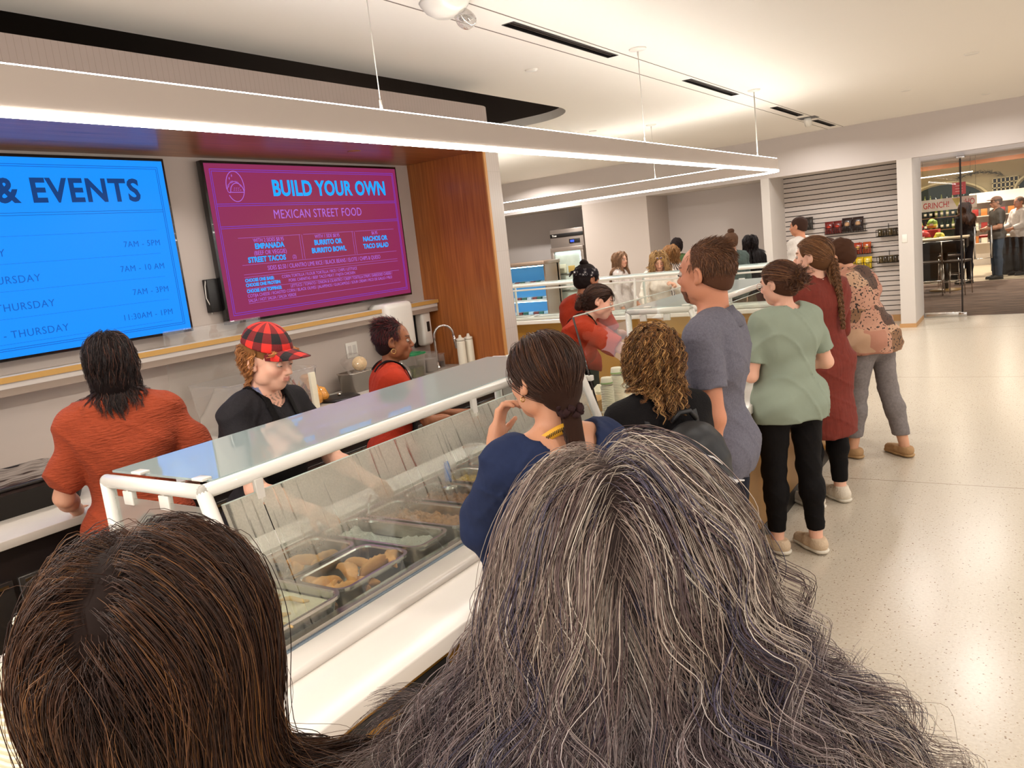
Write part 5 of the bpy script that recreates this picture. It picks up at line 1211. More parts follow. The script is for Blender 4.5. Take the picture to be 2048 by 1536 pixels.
class Person:
    """local frame: origin on the floor under the pelvis, facing +Y, own right hand +X"""
    def __init__(s, loc, face, h, label, sex='f', w=1.0, lean=0, twist=0, side=0, head=(0, 0, 0), arms=None, feet=None, res=.009, fine=.005, skin=(214, 160, 128), belly=0., bust=1., z0=0.0, hips=1., drop=0., cat='person', lips=(176, 96, 84), iris=(70, 50, 34), brow=(90, 60, 40), eyes=True, lids=.5, headfine=True, hand_curl=.5, grp=None, neckf=.0):
        s.h = h; k = s.k = h/1.70; s.sex = sex; s.w = w; s.res = res; s.skin = skin; s.label = label
        s.root = empty('person', loc, math.atan2(-face[0], face[1]), label, cat, grp)
        T_ = s.T = Rzyx(twist, lean, side)
        s.pel = np.array([0, 0, .93-drop])*k
        up = T_@np.array([0, 0, 1.]); s.up = up
        tp = s.tp = lambda x, y, z: s.pel+T_@(np.array([x, y, z])*k)      # torso frame point, z from pelvis
        m_ = sex == 'm'; sw = s.sw = (.185 if m_ else .160)*(.6+.4*w); 
        s.neck = tp(0, -.012, .495); s.hr = Rzyx(twist*.6+head[0], lean*.45+head[1], head[2])
        hd = nrm(.5*up+.5*(s.hr@np.array([0, 0, 1.]))); s.hc = s.neck+(hd*.142+s.hr@np.array([0, .022+neckf, 0]))*k
        B = Field(); s.B = B; W = w
        # torso
        B.ell(tp(0, .0, .0), A3([.168*W*hips, .118*W, .12])*k, T_, .0, 'pelvis')
        if not m_ : B.ell(tp(.07*W*hips, -.045, -.03), A3([.085*W, .085*W, .095])*k, T_, .04, 'pelvis').ell(tp(-.07*W*hips, -.045, -.03), A3([.085*W, .085*W, .095])*k, T_, .04, 'pelvis')
        else: B.ell(tp(0, -.03, -.02), A3([.15*W, .10*W, .10])*k, T_, .04, 'pelvis')
        B.ell(tp(0, .01, .15), A3([(.15 if m_ else .128)*W+belly*.5, .098*W+belly, .16])*k, T_, .05, 'torso')
        B.ell(tp(0, .0, .31), A3([(.168 if m_ else .145)*W, .112*W, .17])*k, T_, .05, 'torso')
        for sx in (-1, 1):
            if not m_: B.ell(tp(sx*.068*W, .085*W, .285), A3([.062, .055*bust, .062])*k*(.7+.3*W), T_, .03, 'torso')
            B.cone(tp(sx*.05, -.015, .46), tp(sx*(sw-.01), -.01, .435), .052*k, .050*k*(.6+.4*W), .05, 'torso')
            B.ell(tp(sx*.085*W, -.055, .36), A3([.075*W, .05, .11])*k, T_, .05, 'torso')
        # neck and head
        B.cone(s.neck-.03*k*up, s.hc+s.hr@(np.array([0, -.018, -.035])*k), (.058 if m_ else .047)*k, (.056 if m_ else .046)*k, .03, 'neck')
        H = s.H = lambda x, y, z: s.hc+s.hr@(np.array([x, y, z])*k)
        hr = s.hr; E = lambda c, r, kk, tg='head', RR=None: B.ell(H(*c), A3(r)*k, hr if RR is None else hr@RR, kk*k, tg)
        s.headops0 = len(B.ops)
        E((0, -.018, .032), (.0755, .094, .083), .02); E((0, .018, .022), (.066, .075, .078), .02)
        E((0, .03, -.045), (.054, .058, .058), .03); E((0, .062, -.083), (.026, .024, .024), .03)
        for sx in (-1, 1):
            E((sx*.036, .052, -.022), (.026, .030, .026), .02); E((sx*.05, .012, -.055), (.016, .036, .03), .02)
        if headfine:
            B.cone(H(-.034, .080, .026), H(.034, .080, .026), .011*k, .011*k, .015*k, 'head')
            for sx in (-1, 1): B.cut_ell(H(sx*.031, .094, .006), A3([.020, .014, .013])*k, hr, .014*k)
            B.cone(H(0, .088, .012), H(0, .110, -.024), .007*k, .0105*k, .012*k, 'head')
            for sx in (-1, 1): B.ell(H(sx*.011, .100, -.029), A3([.008, .010, .0075])*k, hr, .007*k, 'head')
            B.ell(H(0, .088, -.052), A3([.024, .014, .018])*k, hr, .012*k, 'head')
            for zz, rr, hw in ((-.0475, .0048, .019), (-.0565, .0058, .017)):
                B.cone(H(-hw, .092, zz-.002), H(0, .1015, zz), rr*.55*k, rr*k, .004*k, 'lip').cone(H(0, .1015, zz), H(hw, .092, zz-.002), rr*k, rr*.55*k, .004*k, 'lip')
            B.cut_cone(H(-.018, .0985, -.052), H(.018, .0985, -.052), .0012*k, .0012*k, .002)
            for sx in (-1, 1):   # ears
                RR = np.array(Matrix.Rotation(sx*R(20), 3, 'Z')@Matrix.Rotation(R(-10), 3, 'X'))
                E((sx*.079, -.010, .0), (.010, .019, .031), .006, 'ear', RR); B.cut_ell(H(sx*.088, -.006, .004), A3([.008, .010, .018])*k, hr@RR, .004*k)
                E((sx*.076, .001, -.024), (.008, .009, .011), .006, 'ear')
        else:
            B.cone(H(0, .085, .012), H(0, .108, -.026), .009*k, .012*k, .012*k, 'head')
            for sx in (-1, 1): B.ell(H(sx*.078, -.010, .0), A3([.010, .018, .030])*k, hr, .008*k, 'ear')
        s.headops1 = len(B.ops)
        # arms
        arms = arms or {}
        s.arm = {}
        aw = (1.08 if m_ else .92)*(.45+.55*W)
        for sd, sx in (('L', -1), ('R', 1)):
            sh = tp(sx*sw, -.005, .425); a = arms.get(sd, ((sx*.12, 0, -1), (sx*.05, .25, -1)))
            el = sh+nrm(a[0])*.285*k; wr = el+nrm(a[1])*.245*k
            s.arm[sd] = (sh, el, wr, a)
            B.cone(sh, el, .050*k*aw, .038*k*aw, .03, 'arm'+sd); B.cone(el, el+(wr-el)*.4, .038*k*aw, .040*k*aw, .02, 'fore'+sd); B.cone(el+(wr-el)*.35, wr, .039*k*aw, .026*k*aw*.95, .02, 'fore'+sd)
            s.hand(sd, wr, nrm(a[2]) if len(a) > 2 else nrm(a[1]), nrm(a[3]) if len(a) > 3 else np.array([-sx, 0, 0.]), a[4] if len(a) > 4 else hand_curl)
        # legs
        feet = feet or {'L': (-.10, .0, 0), 'R': (.10, .0, 0)}
        s.leg = {}
        for sd, sx in (('L', -1), ('R', 1)):
            fx, fy, ya = feet[sd][:3]; fz = feet[sd][3] if len(feet[sd]) > 3 else 0
            hp = tp(sx*.088*W*hips, 0, -.03); an = np.array([fx, fy, (.085+fz)/k*1.0])*k; bend = feet[sd][4] if len(feet[sd]) > 4 else .015
            kn = (hp+an)*.5+np.array([0, bend, .01])*k
            s.leg[sd] = (hp, kn, an, ya)
            B.cone(hp, kn, .088*k*(.45+.55*W), .056*k*(.6+.4*W), .05, 'leg'+sd); B.cone(kn, kn+(an-kn)*.35+np.array([0, -.012, 0])*k, .054*k*(.6+.4*W), .056*k*(.6+.4*W), .03, 'leg'+sd)
            B.cone(kn+(an-kn)*.3+np.array([0, -.012, 0])*k, an, .055*k*(.6+.4*W), .036*k, .03, 'leg'+sd)
            fd = np.array([-math.sin(R(ya)), math.cos(R(ya)), 0]); B.cone(an-np.array([0, 0, .04*k]), an+fd*.13*k-np.array([0, 0, .052*k]), .038*k, .026*k, .02, 'foot'+sd)
        s.fine = fine; s.headfine = headfine; s.eyesp = (eyes, lids, iris); s.lips = lips; s.brow = brow; s.z0 = z0
        s.skinc = np.array(s2l([c/255. for c in skin]), f32)
    def hand(s, sd, wr, d, pn, curl):
        """palm, four unequal bent fingers and a thumb leaving the side of the palm; pn = direction the palm faces"""
        k = s.k; B = s.B; d = nrm(d); pn = nrm(pn-d*(pn@d)); sx = 1 if sd == 'R' else -1
        side = np.cross(d, pn); side = nrm(side)*1.0
        # thumb side: for the right hand, palm facing pn, fingers d: thumb = cross(pn, d)*... (own body side chosen by hand)
        th = -side if sd == 'R' else side
        pc = wr+d*.045*k
        B.cone(wr, wr+d*.03*k, .026*k, .028*k, .015, 'hand')
        for o in (-.026, -.009, .009, .025):
            B.cone(wr+d*.02*k+th*o*.6*k, wr+d*.085*k+th*o*k, .0125*k, .0115*k, .012*k, 'hand')
        for o, L, in ((.027, .066), (.009, .074), (-.010, .069), (-.027, .054)):
            a = wr+d*.086*k+th*o*k; ang = 0; p = a
            for j, (fr_, r_) in enumerate(((.45, .0092), (.31, .0084), (.24, .0074))):
                ang += curl*(.55, .95, .7)[j]; dd = d*math.cos(ang)+pn*math.sin(ang); q = p+dd*L*fr_*k
                B.cone(p, q, r_*k, (.0086, .0077, .0062)[j]*k, .004*k, 'hand'); p = q
        a = wr+d*.022*k+th*.026*k; p1 = a+nrm(d*.62+th*.62+pn*.35)*.040*k; p2 = p1+nrm(d*.85+th*.15+pn*.45)*.034*k
        B.cone(a, p1, .0135*k, .0105*k, .008*k, 'hand'); B.cone(p1, p2, .0105*k, .0078*k, .004*k, 'hand')
    def bounds(s, pad=.12):
        pts = []
        for kind, a, k, tg, clip in s.B.ops:
            if kind == 'c': pts += [a[0], a[1]]
            elif kind == 'e': pts.append(a[0])
        pts = np.array(pts); return pts.min(0)-pad, pts.max(0)+pad
    def body(s, zmin=None, mat_=None):
        lo, hi = s.bounds(); lo[2] = max(lo[2], -.001) if zmin is None else zmin
        fine = None
        if s.fine:
            r_ = .135*s.k; fine = (s.hc-r_, s.hc+r_, s.fine)
        V, F = surface(s.B, lo, hi, s.res, fine)
        q = (V-s.hc)@s.hr/s.k
        col = np.tile(s.skinc, (len(V), 1))
        col *= (1+.05*np.sin(V[:, :1]*31+V[:, 2:]*23)*np.sin(V[:, 1:2]*27))
        if s.headfine:
            lip = (np.abs(q[:, 0]) < .021-.35*np.abs(q[:, 2]+.052)) & (np.abs(q[:, 2]+.0525) < .0085) & (q[:, 1] > .085)
            col[lip] = s2l([c/255. for c in s.lips])
            ch = np.exp(-((np.abs(q[:, 0])-.042)**2+(q[:, 2]+.028)**2)/.0004)*(q[:, 1] > .03); col = col*(1-.25*ch[:, None]*np.array([0, .55, .5]))
            br = (np.abs(np.abs(q[:, 0])-.031) < .019) & (np.abs(q[:, 2]-.0285-.10*(.03-np.abs(np.abs(q[:, 0])-.034))) < .0034) & (q[:, 1] > .06)
            col[br] = s2l([c/255. for c in s.brow])
        s.tattoo(col, V, q)
        if mat_ is None: mat_ = M_skin
        s.bodyo = np_mesh('body', V, F, mat_, s.root, col)
        if s.headfine and s.eyesp[0]:
            for sx in (-1, 1):
                c = s.H(sx*.031, .0815, .006); r_ = .0118*s.k
                mb = MB(); n = 16; Mx = Matrix(s.hr.tolist()).to_4x4(); Mx.translation = Vector(c)
                prof = [(r_*math.sin(R(a)), r_*math.cos(R(a))) for a in range(0, 181, 10)]
                mb.lathe(prof, 18, M=Mx @ RX(-PI/2-R(22 if s.eyesp[1] > .7 else 4)))
                for fi in range(len(mb.mi)):
                    ring = fi//18; mb.mi[fi] = 2 if ring < 1 else (1 if ring < 3 else 0)
                Mi = mat('iris', rgb(*s.eyesp[2]), .2)
                mb.build('eye', [M_sclera, Mi, M_black], s.root)
                # eyelids: shells over the ball with the lash line at their rims
                ld = s.eyesp[1]
                LV = []; LF = []; nn = 12; m_ = 10; rl = r_*1.10
                for up_ in (0, 1):
                    a0 = R(88-60*(1-ld)*1.1+0) if up_ else R(120); a1 = R(-5) if up_ else R(160)
                    # angle measured from +Z (up) toward +Y (front)
                    a_open = R(28+72*ld) if up_ else R(118)
                    a_end = R(-10) if up_ else R(190)
                    base = len(LV)
                    for j in range(m_+1):
                        th = a_end+(a_open-a_end)*j/m_
                        for i in range(nn+1):
                            ph = R(-80+160*i/nn); y = math.sin(th)*math.cos(ph*.999); z = math.cos(th); x = math.sin(ph)*abs(math.sin(th)) if abs(math.sin(th)) > .3 else math.sin(ph)*.3
                            v = Vector((x, y, z)).normalized()*rl; LV.append(tuple(np.array(Mx @ v)))
                    for j in range(m_):
                        for i in range(nn): a = base+j*(nn+1)+i; LF.append((a, a+1, a+nn+2, a+nn+1))
                lc = np.tile(s.skinc, (len(LV), 1)); N1 = (nn+1)*(m_+1)
                lc[N1-(nn+1):N1] = s2l((.10, .06, .05)); lc[:N1-(nn+1)] *= .92
                np_mesh('eyelids', LV, np.array(LF), M_skin, s.root, lc)
        return s
    def tattoo(s, col, V, q): pass
    # ---- clothes
    def garment(s, name, tags, off, mat_, extra=None, cuts=(), res=None, k=.02, disp=None, col=None, zpad=.05, lim=None, smooth=1.0, s_ext=False):
        G = Field()
        for kind, a, kk, tg, clip in s.B.ops:
            if tg and any(tg == t or (t.endswith('*') and tg.startswith(t[:-1])) for t in tags):
                if s_ext and tg == 'pelvis': a = (a[0], np.asarray(a[1])+.010, a[2])
                if kind == 'c': G.cone(a[0], a[1], a[2]+off, a[3]+off, max(kk, .01)*smooth, tg, clip)
                elif kind == 'e': G.ell(a[0], np.asarray(a[1])+off, a[2], max(kk, .01)*smooth, tg, clip)
        if extra: extra(G)
        for c in cuts: G.ops.append(c)
        pts = np.array([p for kind, a, *_ in G.ops if kind in 'ce' for p in ((a[0], a[1]) if kind == 'c' else (a[0]-np.abs(np.asarray(a[1])).max(), a[0]+np.abs(np.asarray(a[1])).max()))])
        lo, hi = pts.min(0)-.10, pts.max(0)+.10
        if lim: lo = np.maximum(lo, lim[0]); hi = np.minimum(hi, lim[1])
        lo[2] = max(lo[2], -.0)
        V, F = surface(G, lo, hi, res or s.res, None, disp)
        c_ = col(V, s) if col else None
        o = np_mesh(name, V, F, mat_, s.root, c_); s.last = G; return o
    def sleeves(s, G, frac, r0, r1, k=.02, sides=('L', 'R'), loose=0., clip=True):
        """frac: 0..1 upper arm, 1..2 forearm"""
        kk = s.k
        for sd in sides:
            sh, el, wr, a = s.arm[sd]; aw = (1.08 if s.sex == 'm' else .92)*(.45+.55*s.w)
            if frac <= 1:
                e = sh+(el-sh)*frac; d = nrm(el-sh)
                G.cone(sh-s.up*.0, e+d*.06*kk, r0*kk*aw, r1*kk*aw, k, 'slv', (d, e) if clip else None)
            else:
                e = el+(wr-el)*(frac-1); d = nrm(wr-el); rm = (r0*.45+r1*.55)
                G.cone(sh, el, r0*kk*aw, rm*kk*aw, k, 'slv'); G.cone(el, e+d*.03*kk, rm*kk*aw, r1*kk*aw, .02, 'slv', (d, e) if clip else None)
    def shirt(s, mat_, off=.014, frac=.6, r0=.064, r1=.056, hem=-.08, neck=.055, vneck=0, name='shirt', extra=None, disp=None, res=None, back=0., tags=('torso', 'pelvis'), col=None, flare=0., cuts=(), nz=.492, hemk=None, sides=('L', 'R')):
        k = s.k
        def ex(G):
            s.sleeves(G, frac, r0, r1, sides=sides)
            for sd in 'LR':
                hp, kn = s.leg[sd][:2]; G.cone(hp, hp+(kn-hp)*.3, .088*k*(.45+.55*s.w)+off+.010, .084*k*(.45+.55*s.w)+off+.010, .05)
            if flare: G.cone(s.tp(0, .0, .12), s.tp(0, .0, hem-.04), (.115*s.w)*k, (.115*s.w+flare)*k, .05)
            if extra: extra(G)
        cu = [('xc', (s.tp(0, .012-back, nz), s.tp(0, .03-back, nz+.16), neck*k, (neck+.03)*k), .008, '', None), ('h', (-s.up, s.tp(0, 0, hem)), .004, '', None)]
        if vneck: cu.append(('xc', (s.tp(0, .10, nz-.02), s.tp(0, .16, nz-.02-vneck), .035*k, .006*k), .008, '', None))
        cu += list(cuts)
        folds = disp or s.folds(.004)
        return s.garment(name, tags, off*1.0, mat_, ex, cu, res, disp=folds, col=col, s_ext=True)
    def folds(s, a, f=1.0, seed=None):
        sd = (sum(map(ord, s.label)) % 97)*.13 if seed is None else seed
        def fn(P):
            x, y, z = P[:, 0]*f, P[:, 1]*f, P[:, 2]*f
            w_ = np.sin(z*9+sd+2.0*np.sin(x*7+sd)); return (a*(.6*np.sin(26*z+14*x*w_+9*y+sd)*np.sin(11*x+7*z+sd*2)+.5*np.sin(43*(x*.7+y*.5)+13*z+sd)*np.sin(8*z+sd)+.35*np.sin(60*z+30*y-20*x+sd)-1.3*(1-np.abs(np.sin(17*z+7*np.sin(6*x+sd)+5*y+sd)))**5*(.5+.5*np.sin(9*x+11*y+4*z+sd))-1.0*(1-np.abs(np.sin(21*(x*.8+z*.55)+4*np.sin(5*z+sd))))**6*(.5+.5*np.sin(6*z-8*y+sd)))).astype(f32)
        return fn
    def trousers(s, mat_, off=.012, ankle=.10, name='trousers', waist=.06, loose=0., res=None, a=.003):
        k = s.k
        def ex(G):
            for sd in 'LR':
                hp, kn, an, ya = s.leg[sd]
                if loose: G.cone(kn, an, (.056+loose*.6)*k, (.045+loose)*k, .03)
        return s.garment(name, ('pelvis', 'leg*', 'torso'), off, mat_, ex, [('h', (s.up, s.tp(0, 0, waist)), .004, '', None), ('h', ((0, 0, -1.), (0, 0, ankle)), .003, '', None)], res, disp=s.folds(a, 1.3))
    def shoes(s, mat_, sole, high=.09, L=.155, name='shoe', cuff=None):
        k = s.k
        for sd in 'LR':
            hp, kn, an, ya = s.leg[sd]; fd = np.array([-math.sin(R(ya)), math.cos(R(ya)), 0]); z0 = an[2]-.085*k
            base = np.array([an[0], an[1], z0])
            G = Field(); G.cone(base-fd*.035*k+[0, 0, .048*k], base+fd*.05*k+[0, 0, .05*k], .043*k, .042*k, .02); G.cone(base+fd*.05*k+[0, 0, .045*k], base+fd*L*k+[0, 0, .034*k], .042*k, .034*k, .02)
            G.cone(base-fd*.01*k+[0, 0, .05*k], base-fd*.01*k+[0, 0, high*k], .045*k, .042*k, .02)
            G.half((0, 0, -1.), base+[0, 0, .018*k]); G.half((0, 0, 1.), base+[0, 0, high*k])
            V, F = surface(G, base-[.22, .22, 0], base+[.22, .22, .16], .006); o = np_mesh(name, V, F, mat_, s.root)
            G = Field(); G.cone(base-fd*.038*k+[0, 0, .03*k], base+fd*.05*k+[0, 0, .03*k], .047*k, .046*k, .02); G.cone(base+fd*.05*k+[0, 0, .03*k], base+fd*(L+.003)*k+[0, 0, .026*k], .046*k, .038*k, .02)
            G.half((0, 0, -1.), base+[0, 0, .002]); G.half((0, 0, 1.), base+[0, 0, .024*k])
            V, F = surface(G, base-[.22, .22, .0], base+[.22, .22, .10], .006); np_mesh('sole', V, F, sole, o)
    # ---- hair
    def cap(s, mat_, th=.012, face=.045, low=-.03, name='hair', extra=None, col=None, res=.006, disp=None, front=.075, hl=.045):
        """close hair mass over the skull: hl hairline height at the brow"""
        G = Field(); k = s.k; H = s.H
        G.ell(H(0, -.018, .034), A3([.0755+th, .094+th, .083+th])*k, s.hr, 0); G.ell(H(0, -.03, -.02), A3([.066+th, .072+th, .07+th*.5])*k, s.hr, .02*k)
        G.cut_ell(H(0, .115, -.055), A3([.085, .105, .105])*k, s.hr, .012*k)      # face opening
        G.half(tuple(s.hr@nrm([0, .55, -1.])), tuple(H(0, 0, low)), .01)
        for sx in (-1, 1): G.cut_ell(H(sx*.085, .012, -.01), A3([.022, .030, .038])*k, s.hr, .008*k)
        if extra: extra(G)
        V, F = surface(G, s.hc-.24*k, s.hc+.26*k, res, None, disp)
        return np_mesh(name, V, F, mat_, s.root, col(V) if col else None)
def tubes(P, rad, col, m_, name, parent, sides=3):
    """P (n,m,3) strands -> one mesh of fine three-sided tubes"""
    n, m2, _ = P.shape; P = P.astype(f32)
    Tn = np.gradient(P, axis=1); Tn /= np.linalg.norm(Tn, axis=2, keepdims=True)+1e-9
    ref = rng.normal(size=(n, 1, 3)).astype(f32); X = np.cross(Tn, ref); X /= np.linalg.norm(X, axis=2, keepdims=True)+1e-9; Y = np.cross(Tn, X)
    rad = np.broadcast_to(np.asarray(rad, f32), (n, m2)); V = []
    for j in range(sides):
        a = 2*PI*j/sides; V.append(P+rad[..., None]*(math.cos(a)*X+math.sin(a)*Y))
    V = np.stack(V, 2)            # n,m,sides,3
    ids = np.arange(n*m2*sides, dtype=np.int32).reshape(n, m2, sides); j2 = (np.arange(sides)+1) % sides
    F = np.stack([ids[:, :-1, :], ids[:, :-1, j2], ids[:, 1:, j2], ids[:, 1:, :]], -1).reshape(-1, 4)
    C = np.broadcast_to(np.asarray(col, f32)[:, None, None, :] if np.ndim(col) == 2 else np.asarray(col, f32)[:, :, None, :], (n, m2, sides, 3)).reshape(-1, 3)
    return np_mesh(name, V.reshape(-1, 3), F, m_, parent, C)
def strands(guides, per, spread, clump=.6, frizz=.0, ff=30., rs=None):
    """children around each guide; spread at root, narrowing by clump at the tip"""
    n, m2, _ = guides.shape; r_ = rs or rng; t = np.linspace(0, 1, m2, dtype=f32)[None, :, None]
    off = r_.normal(size=(n*per, 1, 3)).astype(f32)*spread; G = np.repeat(guides, per, 0).astype(f32)
    sc = (1-clump*t); ph = r_.uniform(0, 6.28, (n*per, 1, 3)).astype(f32)
    P = G+off*sc
    if frizz: P = P+frizz*np.sin(ff*t+ph)*np.clip(t*3, 0, 1)+frizz*.5*np.sin(ff*2.7*t+ph*2)
    return P
# ------------------------------------------------------------------ hair that flows over the head and shoulders
def hair_mat(name, rough=.40, spec=.32, tr=.15):
    m = mat(name, (1, 1, 1, 1), rough, spec=spec, vcol='Col'); b = PB(m); b.inputs['Anisotropic'].default_value = .0
    b.inputs['Sheen Weight'].default_value = .04; b.inputs['Sheen Roughness'].default_value = .4
    return m
M_hair = hair_mat('hair_strands'); M_hairm = hair_mat('hair_mass', .8, .15)
M_skin = mat('skin', (1, 1, 1, 1), .48, spec=.35, vcol='Col', bump=(220, .06), sss=.06)
M_sclera = mat('sclera', rgb(186, 172, 162), .3)
def C(*c): return np.array(s2l([v/255. for v in c]), f32)
def roots(s, n, top=.10, hairline=.0, rs=None, part=None):
    """points on the scalp (head frame, unit scale)"""
    r_ = rs or rng; P = []
    while len(P) < n:
        v = r_.normal(size=(n*3, 3)); v /= np.linalg.norm(v, axis=1, keepdims=True)
        p = v*np.array([.0765, .095, .084])+np.array([0, -.018, .034])
        ok = (p[:, 2] > -.045+hairline) & ~((p[:, 1] > .035) & (p[:, 2] < .055+hairline)) & ~((np.abs(p[:, 0]) > .055) & (p[:, 1] > -.0) & (p[:, 2] < .03+hairline)) & ~((p[:, 1] > -.03) & (p[:, 2] < .0))
        P += list(p[ok])
    return np.array(P[:n])
def flow(s, rt, steps, step, dirf, col_field, lift, grav=.0, mom=.55, first=None, stick=.7, free=.6):
    """grow guides from head-frame roots; dirf(P, t, i)-> wanted direction in person frame"""
    k = s.k; p = s.hc+(rt*k)@s.hr.T; out = [p.copy()]; n0 = (rt-np.array([0, -.018, .034]))/np.array([.0765, .095, .084])**2
    nr = (n0/np.linalg.norm(n0, axis=1, keepdims=True))@s.hr.T; v = nr*.12 if first is None else first
    for i in range(steps):
        t = i/steps; w = dirf(p, t, i); w = w/(np.linalg.norm(w, axis=1, keepdims=True)+1e-9)
        v = v*mom+w*(1-mom); v = v/(np.linalg.norm(v, axis=1, keepdims=True)+1e-9)
        st_ = step if np.isscalar(step) else step[:, None]
        q = p+v*st_; d, g = col_field.grad(q.astype(f32)); L = lift(t) if callable(lift) else lift
        pen = (L-d)[:, None]; q = np.where(pen > 0, q+g*np.clip(pen, 0, .03), q-g*np.clip(-pen, 0, .03)*stick*max(0, 1-t/free))
        v = q-p; v = v/(np.linalg.norm(v, axis=1, keepdims=True)+1e-9); p = q; out.append(p.copy())
    return np.stack(out, 1)
def headfield(s, shoulders=True, extra=None, off=0.0):
    F = Field()
    for kind, a, kk, tg, clip in s.B.ops:
        if kind in ('c', 'e') and (tg in ('head', 'neck', 'torso') or (shoulders and tg in ('armL', 'armR'))) and not (tg == 'head' and kind == 'c'):
            o_ = off if tg not in ('head', 'neck') else 0
            if kind == 'c': F.cone(a[0], a[1], a[2]+o_, a[3]+o_, kk, tg)
            else: F.ell(a[0], np.asarray(a[1])+o_, a[2], kk, tg)
    if extra: extra(F)
    return F
def cmix(base, var, n, rs=None, alt=None, altp=0.):
    r_ = rs or rng; c = np.tile(base, (n, 1))*(1+var*r_.normal(size=(n, 1))).clip(.25, 2.5)
    if alt is not None:
        for a_, p_ in alt:
            m_ = r_.random(n) < p_; c[m_] = a_*(1+var*r_.normal(size=(m_.sum(), 1))).clip(.3, 2)
    return c.astype(f32)
def taper(m2, r0, r1=.3, root=.6):
    t = np.linspace(0, 1, m2); return (r0*np.where(t < .1, root+(1-root)*t*10, 1-(1-r1)*np.clip((t-.5)*2, 0, 1)**1.5)).astype(f32)
def down_dir(s, out_=.35):
    def f(p, t, i):
        q = p-s.hc; q = q/np.linalg.norm(q, axis=1, keepdims=True); w = np.zeros_like(p); w[:, 2] = -1
        return w+q*out_*max(0, 1-t*2.2)
    return f
def off_face(s, g):
    q = ((g-s.hc)@s.hr)/s.k; return g[~((q[..., 1] > .015) & (q[..., 2] < -.02)).any(1)]
def gather(s, pt, then=None, near=.03):
    """comb toward a tie point, then hang"""
    tgt = np.array(pt); st_ = {'done': None}
    def f(p, t, i):
        d = tgt-p; L = np.linalg.norm(d, axis=1)
        if st_['done'] is None: st_['done'] = np.zeros(len(p), bool)
        st_['done'] |= L < near
        w = d/(L[:, None]+1e-9); dn = st_['done']
        if then is not None: w[dn] = then(p[dn], t)
        return w
    return f
# ------------------------------------------------------------------ wardrobe materials
def cloth(name, c, rough=.85, nz=(40, .08), bp=(160, .25), sheen=.0): return mat(name, c, rough, spec=.2, noise=nz, bump=bp, sheen=sheen)
M_jeans = cloth('dark_jeans', rgb(22, 24, 36), nz=(120, .2)); M_blackp = cloth('black_leggings', rgb(9, 5, 5), .8, bp=(60, .15))
M_sole = mat('white_sole', rgb(222, 212, 194), .6); M_gsole = mat('tan_sole', rgb(176, 140, 96), .6)
M_apron = cloth('black_apron', rgb(12, 8, 9), .85)
def overlay(s, name, m_, pred, delta=.004, th=.0025, res=None, field=None, frame='torso', parent=None):
    """thin cloth shell lying over the last garment, kept only where pred holds"""
    G0 = field or s.last; G = Field(); G.ops = [o for o in G0.ops]
    pts = np.array([p for kind, a, *_ in G.ops if kind in 'ce' for p in ((a[0], a[1]) if kind == 'c' else (a[0],))])
    V, F = surface(lambda P: G(P)-f32(delta), pts.min(0)-.2, pts.max(0)+.2, res or s.res)
    q = ((V-s.pel)@s.T)/s.k if frame == 'torso' else ((V-s.hc)@s.hr)/s.k
    keep = pred(q[:, 0], q[:, 1], q[:, 2])[F].all(1); F = F[keep]
    if not len(F): return None
    u, inv = np.unique(F, return_inverse=True); o = np_mesh(name, V[u], inv.reshape(F.shape), m_, parent or s.root)
    sm = o.modifiers.new('thickness', 'SOLIDIFY'); sm.thickness = th; sm.offset = 1; return o
def ring_mesh(s, name, c, r, m_, ax=(1, 0, 0), rr=.0016, parent=None, n=20):
    c = np.array(c); ax = nrm(ax); u = nrm(np.cross(ax, (0, 0, 1.))); v = np.cross(ax, u)
    return MB().tube([tuple(c+r*(math.cos(2*PI*i/n)*u+math.sin(2*PI*i/n)*v)) for i in range(n)], rr, 6, closed=True).build(name, m_, parent or s.root)
M_goldj = mat('gold_jewelry', rgb(226, 190, 120), .2, 1.0)
def short_hair(s, col, n=2600, L=.02, up=.3, top=1.0, var=.25, rad=.0011, alt=None, low=-.02, mass=None, backdir=-.3, hl=0.):
    s.cap(M_hairm, .0022, low=low, col=lambda V: np.tile(col*.55 if mass is None else mass, (len(V), 1)), res=.006)
    rt = roots(s, n, hairline=hl); nr = rt-np.array([0, -.018, .034]); nr /= np.linalg.norm(nr, axis=1, keepdims=True)
    p0 = s.hc+(rt*s.k)@s.hr.T; nw = nr@s.hr.T; cd = s.hr@nrm([0.1, backdir, .1])
    Lr = L*(.5+.6*np.clip((rt[:, 2])/.1, 0, 1)*top)*s.k; m2 = 5
    t = np.linspace(0, 1, m2)[None, :, None]; rv = rng.normal(size=(n, 1, 3))*.25; wz = np.clip((rt[:, 2]-.045)/.06, 0, 1)[:, None]; cdn = wz*cd[None]+(1-wz)*np.array([[0, 0, -1.]])
    P = p0[:, None]+nw[:, None]*(.002+Lr[:, None, None]*t*up*(.25+.75*wz[:, None]))+(cdn[:, None]+rv)*Lr[:, None, None]*t**1.4*1.2-np.array([0, 0, 1.])*Lr[:, None, None]*t**2*.4
    return tubes(P.astype(f32), taper(m2, rad, .3), cmix(col, var, n, alt=alt), M_hair, 'hair_strands', s.root)

